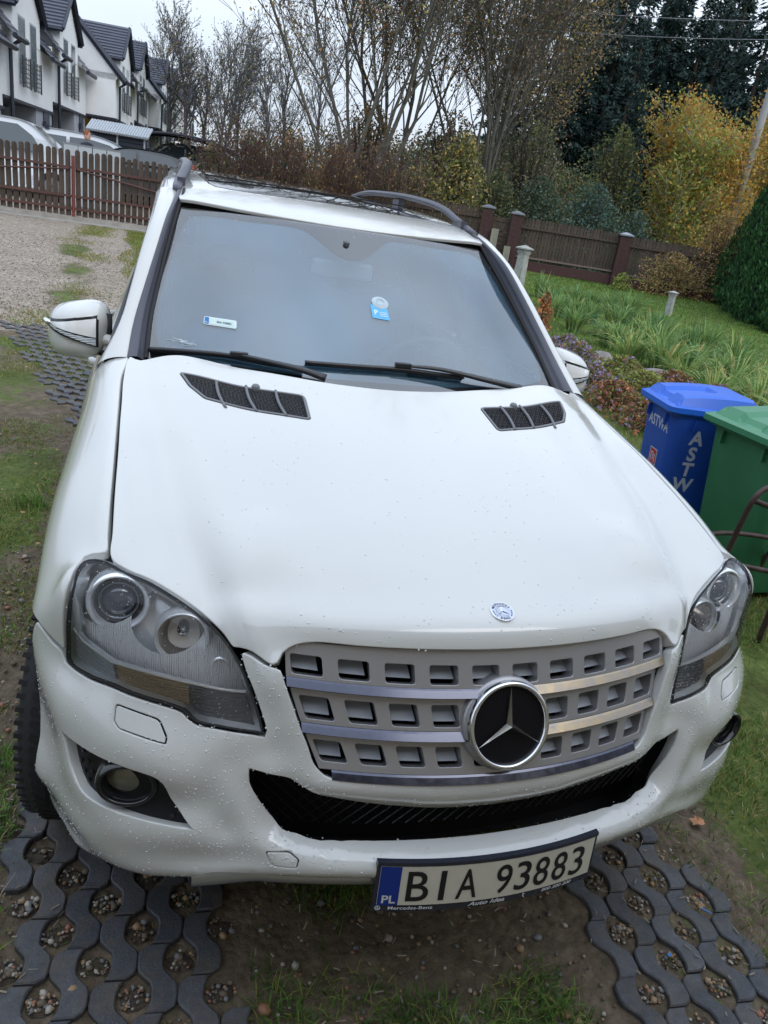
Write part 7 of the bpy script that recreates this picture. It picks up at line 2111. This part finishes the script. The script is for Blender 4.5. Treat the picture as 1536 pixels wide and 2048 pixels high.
for sg in (-1, 1):
    SD = Surf(side_f3(sg), None, sg); GH = Surf(gh_f3(sg), None, sg)
    d1 = panel('front_door', SD, [dens(np.array([(1.345, .34), (2.42, .34), (2.42, 1.195), (1.345, 1.195)]), .05)], paint, car, s=.06, gap=.005, roll=.003, depth=.02)
    d2 = panel('rear_door', SD, [dens(np.array([(2.42, .34), (3.12, .34)] + [(3.12 + .02, .50), (3.20, .70), (3.36, .86), (3.42, 1.195), (2.42, 1.195)]), .05)], paint, car, s=.06, gap=.005, roll=.003, depth=.02)
    panel('rear_quarter', SD, [dens(np.array([(3.42, 1.195), (3.36, .86), (3.40, .80)] + arc_pts(3.785, .43, 105, -14) + [(4.72, .36), (4.74, .80), (4.66, 1.195)]), .05)], paint, car, s=.06, gap=.005, roll=.003, depth=.02)
    panel('sill', SD, [dens(np.array([(1.33, .27), (3.35, .27), (3.32, .335), (1.33, .335)]), .05)], paint, car, s=.06, gap=.003, roll=.003, depth=.04)
    for d, y in ((d1, 2.25), (d2, 3.2)):
        mb = MB(); x = side_x(y, 1.0) + .028
        mb.tube([(sg * (x - .028), y - .13, 1.01), (sg * x, y - .10, 1.012), (sg * (x + .003), y, 1.012), (sg * x, y + .09, 1.012), (sg * (x - .028), y + .12, 1.01)], .017, 8, flat=(.6, 1))
        mb.build('handle', paint, d, smooth=True)
    # glazing
    top = lambda y: 1.60 + .045 * math.sin(max(0, min(1, (y - 2.0) / 2.4)) * math.pi)
    w1 = [(1.50, 1.215), (2.38, 1.215), (2.38, top(2.38)), (2.2, top(2.2) - .002), (2.06, 1.588), (1.93, 1.54)]
    w2 = [(2.44, 1.215), (3.40, 1.215), (3.40, top(3.4)), (2.9, top(2.9)), (2.44, top(2.44))]
    w3 = [(3.46, 1.215), (4.25, 1.215), (4.12, 1.60), (3.8, top(3.8) - .01), (3.46, top(3.46))]
    for w in (w1, w2, w3):
        g = panel('side_window', GH, [dens(np.array(w), .06)], side_glass, car, s=.08, gap=.002, roll=.001, rim=False, off=-.004)
    sur = [(1.36, 1.19), (4.70, 1.19), (4.45, 1.62), (4.3, 1.675), (3.4, 1.70), (2.4, 1.70), (2.15, 1.685), (1.98, 1.635), (1.62, 1.38), (1.50, 1.29)]
    panel('window_frame', GH, [dens(np.array(sur), .06)] + [dens(np.array(w), .06) for w in (w1, w2, w3)], gloss_black, car, s=.06, gap=.0, roll=.002, depth=.02, holegap=0)
    loft('roof_side', [(sg * .683, 2.12, 1.672), (sg * .652, 2.6, 1.690), (sg * .602, 3.6, 1.69), (sg * .57, 4.3, 1.65)], [(sg * .636, 2.10, 1.698), (sg * .622, 2.6, 1.735), (sg * .570, 3.6, 1.745), (sg * .54, 4.3, 1.70)], paint, car, bulge=.012, sink=.008, m=7)
    mb = MB(); mb.tube([(sg * (float(gh_x(y_, 1.2)) + .004), y_, 1.202) for y_ in (1.45, 1.9, 2.4, 2.9, 3.4, 4.2)], .009, 6); mb.build('waist_strip', gloss_black, car)
    # inner wheel arch
    for yc in (.87, 3.785):
        mb = MB(); V = []
        for a in range(-10, 191, 10):
            for x in ((.935 if yc < 2 else .84), .58): V.append((sg * x, yc + .435 * math.cos(R(a)), .40 + .435 * math.sin(R(a))))
        mb.add(V, [(2 * i, 2 * i + 2, 2 * i + 3, 2 * i + 1) for i in range(20)]); mb.add([(sg * .58, yc - .44, .1), (sg * .58, yc + .44, .1), (sg * .58, yc + .44, .85), (sg * .58, yc - .44, .85)], [(0, 1, 2, 3)])
        mb.build('wheel_arch', dark_void, car)
# tail: hatch, rear screen and bumper
mb = MB()
prof = [(.30, 4.62), (.42, 4.78), (.62, 4.79), (.80, 4.72), (1.19, 4.70), (1.40, 4.62), (1.62, 4.50), (1.70, 4.42)]
V = []
for z, y in prof:
    for i in range(9):
        u = -1 + i / 4; xw = (.80 if z < 1.19 else .70 - .30 * (z - 1.19)) ; V.append((u * xw, y - .10 * u * u, z))
mb.add(V, [(j * 9 + i, j * 9 + i + 1, (j + 1) * 9 + i + 1, (j + 1) * 9 + i) for j in range(len(prof) - 1) for i in range(8)])
mb.build('tailgate', paint, car, smooth=True)

# ---- wheels
tyre_m = pbr('tyre', (.022, .022, .024), rough=.8, bump=.2, bscale=80)
rim_m = pbr('rim_metal', (.45, .46, .48), rough=.3, metal=.9)
def wheel(sg, yc, steer=0.0):
    w = empty('wheel', (sg * (.815 if yc < 2 else .735), yc, .385), rz=steer); w.parent = car; w.matrix_parent_inverse = CAR_INV
    M = Matrix.Rotation(R(90) * sg, 3, 'Y')
    prof = [(.25, -.11), (.30, -.128), (.345, -.130), (.370, -.118), (.384, -.085), (.387, 0), (.384, .085), (.370, .118), (.345, .130), (.30, .128), (.25, .11)]
    mb = MB(); mb.lathe(prof, (0, 0, 0), 72, M)
    mb.build('tyre', tyre_m, w, smooth=True)
    mb = MB()
    for k in range(72):
        a = 2 * math.pi * k / 72
        for xo, ln, sk in ((.060, .066, .4), (-.060, .066, -.4), (.110, .04, .1), (-.110, .04, -.1)):
            rr = .3815 if abs(xo) < .1 else .3665
            c = Vector((xo, rr * math.cos(a + xo * .3), rr * math.sin(a + xo * .3)))
            Mx = Matrix.Rotation(a, 3, 'X') @ Matrix.Rotation(sk, 3, 'Y')
            mb.box(c, (ln, .014, .012), M=Matrix.Rotation(a, 3, 'X') @ Matrix.Rotation(sk, 3, 'Y') @ Matrix.Rotation(R(90), 3, 'X') if False else Matrix.Rotation(a, 3, 'X') @ Matrix.Rotation(sk, 3, 'Y'))
    t = mb.build('tread', tyre_m, w); tag(t, kind='stuff')
    mb = MB(); mb.lathe([(.252, -.10), (.262, -.106), (.262, .106), (.252, .110), (.240, .104), (.232, .07), (.225, -.08)], (0, 0, 0), 48, M)
    for k in range(5):
        a = 2 * math.pi * k / 5
        for s2 in (-.13, .13):
            mb.tube([(sg * .085, .04 * math.cos(a), .04 * math.sin(a)), (sg * .080, .23 * math.cos(a + s2), .23 * math.sin(a + s2))], [.03, .022], 6, flat=(.6, 1))
    mb.lathe([(.06, .05), (.058, .092), (.001, .096)], (0, 0, 0), 20, M)
    mb.build('rim', rim_m, w, autosmooth=40)
for sg in (-1, 1):
    wheel(sg, .87, R(-11)); wheel(sg, 3.785)
# ---- wipers, scuttle, mirrors, cabin, papers on the screen, rain drops
wiper_m = pbr('wiper_black', (.012, .013, .016), rough=.32, coat=.2)
def ws_pts(P, off):
    uv = np.array(P, float); Q, _, _, N = WS.frame(uv); return Q + N * (np.array(off).reshape(-1, 1) if hasattr(off, '__len__') else off)
def wiper(blade, arm, label):
    w = empty('wiper', (0, 0, 0)); w.parent = car; w.matrix_parent_inverse = CAR_INV; w['label'] = label
    B = catmull(ws_pts(blade, .014), False, .02)
    mb = MB(); mb.tube([tuple(p) for p in B], .0085, 8, flat=(1.1, .8)); mb.build('blade', wiper_m, w, smooth=True)
    mb = MB(); mb.tube([tuple(p) for p in catmull(ws_pts(blade, .004), False, .02)], .0035, 4); mb.build('rubber_edge', rubber, w)
    A = catmull(ws_pts(arm, [.026, .030, .030, .024][:len(arm)]), False, .03); n = len(A)
    mb = MB(); mb.tube([tuple(p) for p in A], [.009 + .012 * (i / (n - 1)) for i in range(n)], 8, flat=(1.1, .55)); mb.build('arm', wiper_m, w, smooth=True)
    mb = MB(); c = A[0]; mb.box(tuple(c), (.055, .020, .016)); mb.build('clip', wiper_m, w, bevel=.003)
wiper([(-.984, .022), (-.822, .054), (-.658, .072), (-.52, .066), (-.35, .060)], [(-.62, .070), (-.47, .050), (-.36, .034), (-.26, .014)], 'wiper lying along the left of the screen foot')
wiper([(-.341, .092), (-.135, .100), (.106, .104), (.25, .094), (.42, .078)], [(.11, .112), (.30, .098), (.50, .055), (.72, .004)], 'wiper lying along the right of the screen foot')
# scuttle panels between bonnet and glass
def scut(uv):
    uv = np.asarray(uv, float); x = uv[:, 0]; t = uv[:, 1]
    y = 1.098 + .30 * x * x + t * .12; z = 1.205 + .018 * x * x + t * .012
    return np.stack([x, y, z], 1)
SCT = Surf(scut, None, 1.0)
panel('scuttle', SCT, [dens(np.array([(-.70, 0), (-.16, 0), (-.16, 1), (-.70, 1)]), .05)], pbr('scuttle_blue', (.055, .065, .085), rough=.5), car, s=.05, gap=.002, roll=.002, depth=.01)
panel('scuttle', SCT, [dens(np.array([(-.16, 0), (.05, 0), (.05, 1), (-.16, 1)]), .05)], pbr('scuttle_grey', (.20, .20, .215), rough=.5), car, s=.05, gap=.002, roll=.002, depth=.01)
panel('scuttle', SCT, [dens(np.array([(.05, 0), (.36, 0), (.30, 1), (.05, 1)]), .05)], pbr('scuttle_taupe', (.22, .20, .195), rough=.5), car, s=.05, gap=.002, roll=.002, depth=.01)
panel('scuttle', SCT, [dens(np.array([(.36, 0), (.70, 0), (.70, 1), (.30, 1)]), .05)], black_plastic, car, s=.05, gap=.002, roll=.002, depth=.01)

# mirrors
def mirror(sg, label):
    m = empty('door_mirror', (0, 0, 0)); m.parent = car; m.matrix_parent_inverse = CAR_INV; m['label'] = label
    c = np.array([.928, 1.59, 1.228])
    def shell(u, v):
        """u round the front outline, v from rim (0) to nose (1)"""
        a = 2 * math.pi * u; ca, sa = math.cos(a), math.sin(a); p = 2.9
        rx = (abs(ca)**(2 / p)) * math.copysign(1, ca); rz = (abs(sa)**(2 / p)) * math.copysign(1, sa)
        k = math.cos(v * math.pi / 2)**.55 if v < 1 else 0.0
        wx = .104 if ca < 0 else .098
        x = c[0] + rx * wx * k + .006 * (1 - k); z = c[2] + rz * (.095 if sa > 0 else .088) * k * (1 - .10 * rx) - .012 * rx + .004
        y = c[1] + .055 - .118 * math.sin(v * math.pi / 2) + .05 * ((x - c[0]) / .1)**2 * (1 if x > c[0] else .2) * .8
        return (sg * x, y, z)
    grid_surf('housing', lambda u, v: shell((u if sg < 0 else 1 - u), v), 48, 12, paint, m)
    mb = MB(); V = [shell(i / 40, 0) for i in range(40)]; V = [(x, y + .004, z) for x, y, z in V]; mb.add(V, [tuple(range(40))]); mb.build('mirror_glass', chrome, m)
    # wrap-around indicator: upper band with the mirrored sky painted white, ribbed strip below
    def band(name, z0a, z0b, z1a, z1b, mat, off, x0=.870, x1=1.012, n=18):
        V = []
        for i in range(n + 1):
            t = i / n; x = x0 + (x1 - x0) * t
            yf = c[1] - .060 + .05 * max(0, (x - c[0]) / .1)**2 * .8 + .085 * max(0, t - .62)**1.7 - off
            za, zb = z0a + (z0b - z0a) * t, z1a + (z1b - z1a) * t**1.3
            for j in range(4): zq = za + (zb - za) * j / 3; V.append((sg * x, fy(x, zq) - off, zq))
        F_ = [(i * 4 + j, (i + 1) * 4 + j, (i + 1) * 4 + j + 1, i * 4 + j + 1) for i in range(n) for j in range(3)]
        if sg > 0: F_ = [f[::-1] for f in F_]
        mesh_obj(name, V, F_, mat, m, smooth=True)
    def fy(x, z):
        dx, dz = x - c[0], z - c[2] - .004 + .012 * (1 if x > c[0] else -1) * .5; wx = .098 if dx > 0 else .104; wz = .095 if dz > 0 else .088
        r = min(.97, ((abs(dx) / wx)**2.9 + (abs(dz) / wz)**2.9)**(1 / 2.9)); k = r**(1 / .55)
        return c[1] + .055 - .118 * math.sqrt(max(0, 1 - k * k)) + .05 * (dx / .1)**2 * (1 if dx > 0 else .2) * .8
    band('indicator_rim', 1.198, 1.243, 1.300, 1.268, lamp_dark, .0065, .862, 1.022)
    band('indicator_mirror', 1.232, 1.256, 1.291, 1.262, pbr('indicator_sky_white', (.97, .99, 1.0), rough=.10, metal=.1, coat=1), .0095)
    band('indicator_strip', 1.205, 1.249, 1.229, 1.255, ribbed, .0095)
    mb = MB(); mb.tube([(sg * 1.012, 1.60, 1.252), (sg * 1.029, 1.625, 1.258), (sg * 1.030, 1.64, 1.256)], [.010, .008, .003], 8); mb.build('indicator_tip', chrome, m, smooth=True)
    # black joint and foot on the door
    mb = MB(); mb.tube([(sg * .838, 1.600, 1.300), (sg * .842, 1.585, 1.24), (sg * .852, 1.575, 1.165)], [.010, .013, .010], 8, flat=(.8, 1.6)); mb.build('joint', rubber, m, smooth=True)
    V = [(sg * .845, 1.56, 1.20), (sg * .845, 1.56, 1.155), (sg * .80, 1.50, 1.235), (sg * .88, 1.44, 1.15), (sg * .80, 1.68, 1.235), (sg * .88, 1.70, 1.15), (sg * .845, 1.62, 1.155), (sg * .845, 1.62, 1.20)]
    mb = MB(); mb.tube([(sg * .80, 1.60, 1.20), (sg * .84, 1.60, 1.215), (sg * .87, 1.60, 1.225)], [.06, .05, .045], 10, flat=(1, .55)); mb.build('foot', paint, m, smooth=True)
mirror(-1, 'white door mirror with bright indicator band, on the left of the picture')
mirror(1, 'white door mirror with chrome indicator, on the right of the picture')

# cabin
cab = pbr('cabin_dark', (.030, .033, .038), rough=.7); cab2 = pbr('cabin_grey', (.10, .105, .115), rough=.75); cab3 = pbr('headlining', (.28, .29, .29), rough=.85)
V = []
for i in range(13):
    x = -.72 + 1.44 * i / 12
    V += [(x, 1.22 + .22 * x * x, 1.195), (x, 1.50 + .1 * x * x, 1.185 + .012 * math.cos(x * 5)), (x, 1.66, 1.15), (x, 1.72, 1.02), (x, 1.70, .80)]
mesh_obj('dashboard', V, [(i * 5 + j, (i + 1) * 5 + j, (i + 1) * 5 + j + 1, i * 5 + j + 1) for i in range(12) for j in range(4)], cab2, car, smooth=True)
mb = MB(); mb.add([(-.80, 1.6, .55), (.80, 1.6, .55), (.80, 4.4, .60), (-.80, 4.4, .60)], [(0, 1, 2, 3)]); mb.build('cabin_floor', cab, car)
mb = MB(); mb.add([(-.78, 4.3, .6), (.78, 4.3, .6), (.62, 4.2, 1.6), (-.62, 4.2, 1.6)], [(0, 1, 2, 3)]); mb.build('cabin_rear', cab, car)
V = [(sx * .60, y, float(roof_z(np.array(.60), np.array(y))) - .035) for y in (1.98, 2.14) for sx in (-1, 1)]
mb = MB(); mb.add(V, [(0, 1, 3, 2)]); mb.build('headlining', cab3, car)
def seat(x, y, nm='seat'):
    s = empty(nm, (0, 0, 0)); s.parent = car; s.matrix_parent_inverse = CAR_INV
    mb = MB(); mb.box((x, y, .78), (.50, .50, .16)); mb.build('cushion', cab2, s, bevel=.04)
    mb = MB(); mb.box((0, 0, .30), (.50, .13, .62), taper=.88); o = mb.build('backrest', cab2, s, bevel=.04); o.location = (x, y + .24, .80); o.rotation_euler = (R(-14), 0, 0)
    mb = MB(); mb.box((x, y + .42, 1.50), (.27, .09, .17), taper=.85); mb.build('headrest', cab2, s, bevel=.03)
seat(-.37, 2.25); seat(.37, 2.25); seat(-.35, 3.15, 'rear_seat'); seat(.35, 3.15, 'rear_seat')
sw = empty('steering_wheel', (.37, 1.80, 1.13)); sw.parent = car; sw.matrix_parent_inverse = CAR_INV; sw.rotation_euler = (R(-66) + math.pi, 0, 0)
mb = MB(); n = 40; mb.tube([(.185 * math.cos(2 * math.pi * i / n), .185 * math.sin(2 * math.pi * i / n), 0) for i in range(n + 1)], .015, 8, caps=False); mb.build('wheel_rim', pbr('wheel_leather', (.10, .10, .11), rough=.45), sw, smooth=True)
mb = MB(); mb.box((0, 0, .01), (.13, .10, .05)); mb.build('hub', cab, sw, bevel=.02)
for a in (0, 180, 250, 290):
    mb = MB(); mb.tube([(.05 * math.cos(R(a)), .05 * math.sin(R(a)), .005), (.18 * math.cos(R(a)), .18 * math.sin(R(a)), 0)], [.018, .011], 6); mb.build('spoke', cab2, sw, smooth=True)
im = empty('inside_mirror', (-.02, 1.78, 1.515)); im.parent = car; im.matrix_parent_inverse = CAR_INV
mb = MB(); mb.box((0, 0, 0), (.235, .030, .062)); mb.build('mirror_back', pbr('mirror_back', (.42, .46, .50), rough=.4), im, bevel=.012)
mb = MB(); mb.tube([(0, .0, .03), (0, -.02, .10)], .012, 6); mb.build('mirror_stem', cab2, im)
# papers
def on_ws(P, off): return ws_pts(P, off)
def sheet(name, corners, off, mat, par, label=None):
    Q = on_ws(corners, off); o = mesh_obj(name, Q, [tuple(range(len(Q)))], mat, par)
    if label: o['label'] = label
    return o
def uvrect(c, dx, dy):
    """map local metric x,z to chart coords round c"""
    return [(c[0] + x / .70, c[1] + z / .80) for x, z in ((dx[0], dy[0]), (dx[1], dy[0]), (dx[1], dy[1]), (dx[0], dy[1]))]
lab_w = pbr('label_paper', (.55, .68, .66), rough=.5)
lc = (-.7045, .257)
st = empty('screen_label', (0, 0, 0)); st.parent = windscreen
def rnd_rect(cx, cz, w, h, r, k=4):
    P = []
    for (sx, sz, a0) in ((1, 1, 0), (-1, 1, 90), (-1, -1, 180), (1, -1, 270)):
        for i in range(k + 1):
            a = R(a0 + 90 * i / k); P.append((cx + sx * (w / 2 - r) + r * math.cos(a), cz + sz * (h / 2 - r) + r * math.sin(a)))
    return P
def chart_of(c, x, z, sk=.0): return (c[0] + x / .70 + 0, c[1] + (z + sk * x) / .78)
sheet('label_base', [chart_of(lc, x, z) for x, z in rnd_rect(0, 0, .100, .036, .006)], .0015, pbr('label_border', (.62, .74, .74), rough=.5), windscreen, 'pale registration sticker low in the left of the screen')
sheet('label_band', [chart_of(lc, x, z) for x, z in rnd_rect(-.041, 0, .013, .030, .003)], .0022, pbr('label_blue', (.02, .16, .42), rough=.5), windscreen)
sheet('label_field', [chart_of(lc, x, z) for x, z in rnd_rect(.006, 0, .076, .028, .003)], .0020, lab_w, windscreen)
V, Fc = text_geo('BIA 93883', size=.0125, bold=.0003)
mesh_obj('label_lettering', on_ws([chart_of(lc, v[0] * .85 + .012, v[1] - .001) for v in V], .0026), Fc, pbr('label_ink', (.10, .14, .15), rough=.6), windscreen)
V, Fc = text_geo('PL', size=.008, bold=.0002)
mesh_obj('label_country', on_ws([chart_of(lc, v[0] - .041, v[1] - .008) for v in V], .0026), Fc, white_ink, windscreen)
cc = (.072, .437)
sheet('parking_card', [chart_of(cc, x, z) for x, z in ((-.031, .030), (-.033, -.034), (.031, -.040), (.031, .022))], .0012, pbr('card_blue', (.10, .42, .74), rough=.4), windscreen, 'small light blue parking card held by a round sucker')
V, Fc = text_geo('P', size=.030, bold=.001)
mesh_obj('card_letter', on_ws([chart_of(cc, v[0] - .016, v[1] - .008) for v in V], .002), Fc, pbr('card_pale', (.60, .78, .9), rough=.4), windscreen)
for dz in (-.004, -.012, -.020):
    sheet('card_line', [chart_of(cc, x, z + dz) for x, z in ((-.003, 0), (.026, -.002), (.026, -.005), (-.003, -.003))], .002, MATS['card_pale'], windscreen)
sc_uv = (.085, .49)
Q, _, _, N = WS.frame(np.array([sc_uv]))
mb = MB(); mb.lathe([(.031, .001), (.029, .003), (.018, .004), (.0155, .0065), (.014, .003), (.0005, .003)], Q[0], 28, basis(Vector(N[0]))); mb.build('sucker', pbr('sucker', (.45, .55, .60), rough=.3), windscreen, smooth=True)

# rain drops over bonnet, bumper and lamps
drop_m = pbr('rain_drop', (.86, .88, .88), rough=.06, spec=.8, ior=1.33, trans=.25)
bm_ = bmesh.new(); bmesh.ops.create_icosphere(bm_, subdivisions=1, radius=1.0); DV = np.array([tuple(v.co) for v in bm_.verts]); DF = np.array([[v.index for v in f.verts] for f in bm_.faces]); bm_.free()
def drops(name, surf, uv, rmin, rmax, par, flat=.45, pw=2.5):
    if not len(uv): return
    P, _, _, N = surf.frame(uv); n = len(P)
    r = rmin + (rmax - rmin) * RNG.uniform(0, 1, n)**pw
    t = np.cross(N, [0, 0, 1.0]); t /= np.maximum(np.linalg.norm(t, axis=1, keepdims=True), 1e-6); b = np.cross(N, t)
    el = RNG.uniform(.85, 1.25, n)
    V = P[:, None] + (t[:, None] * DV[None, :, :1] + b[:, None] * DV[None, :, 1:2] * el[:, None, None]) * r[:, None, None] + N[:, None] * DV[None, :, 2:] * (r * flat)[:, None, None]
    F_ = (DF[None] + (np.arange(n) * len(DV))[:, None, None]).reshape(-1, 3)
    o = fast_mesh(name, V.reshape(-1, 3), F_, drop_m, par, True); tag(o, kind='stuff')
def rnd_in(loops, n, fn=None):
    P = loops[0]; lo, hi = P.min(0), P.max(0); q = RNG.uniform(lo, hi, (n * 3, 2)); k = inside(q, P)
    for h in loops[1:]: k &= ~inside(q, h)
    q = q[k]
    if fn is not None: q = q[fn(q)]
    return q[:n]
bq = rnd_in([BO, IO, FO, FOm], 9000)
P_ = f3_front(bq); keep = RNG.uniform(0, 1, len(bq)) < np.where(P_[:, 2] < .50, .25, .30 + .7 * (np.abs(P_[:, 0]) > .35) * (np.abs(P_[:, 0]) < .72))
drops('bumper_drops', SF, bq[keep], .0006, .0024, car)
hq = rnd_in([HO, V1, V2_], 9000); P_ = f3_front(hq); cl = np.array([mnoise.noise(Vector((p[0] * 5, p[1] * 5, 3.0))) for p in P_])
drops('bonnet_drops', SF, hq[(RNG.uniform(0, 1, len(hq)) < .05 + .22 * np.clip(cl + .3, 0, 1) + .25 * (P_[:, 1] < .22))], .0006, .0026, car, .35)
for sg in (-1, 1):
    L_ = F2(np.array(lamp) * np.array([sg, 1, 1]))
    drops('lamp_drops', SF, rnd_in([L_], 500 if sg < 0 else 1100), .0005, .0018, car)
wq = np.stack([RNG.uniform(-.98, .98, 900), RNG.uniform(.0, 1, 900)], 1); k = (wq[:, 1] < .10) & (wq[:, 0] > .55) | (wq[:, 1] > .93) | ((np.abs(wq[:, 0]) > .93) & (RNG.uniform(0, 1, 900) < .5))
drops('screen_drops', WS, wq[k], .0008, .0022, car)
# shavings of dried soap at the left foot of the screen
mb = MB()
for i in range(16):
    a = RNG.uniform(0, 1, 2); s0, t0 = -.93 + .10 * a[0], .098 + .030 * a[1]
    mb.tube([tuple(p) for p in ws_pts([(s0, t0), (s0 + RNG.uniform(.01, .03), t0 + RNG.uniform(-.006, .006)), (s0 + .04, t0 + RNG.uniform(-.010, .006))], .001)], .0008, 3)
o = mb.build('screen_smears', pbr('smear_pale', (.5, .58, .62), rough=.5), windscreen); tag(o, kind='stuff')
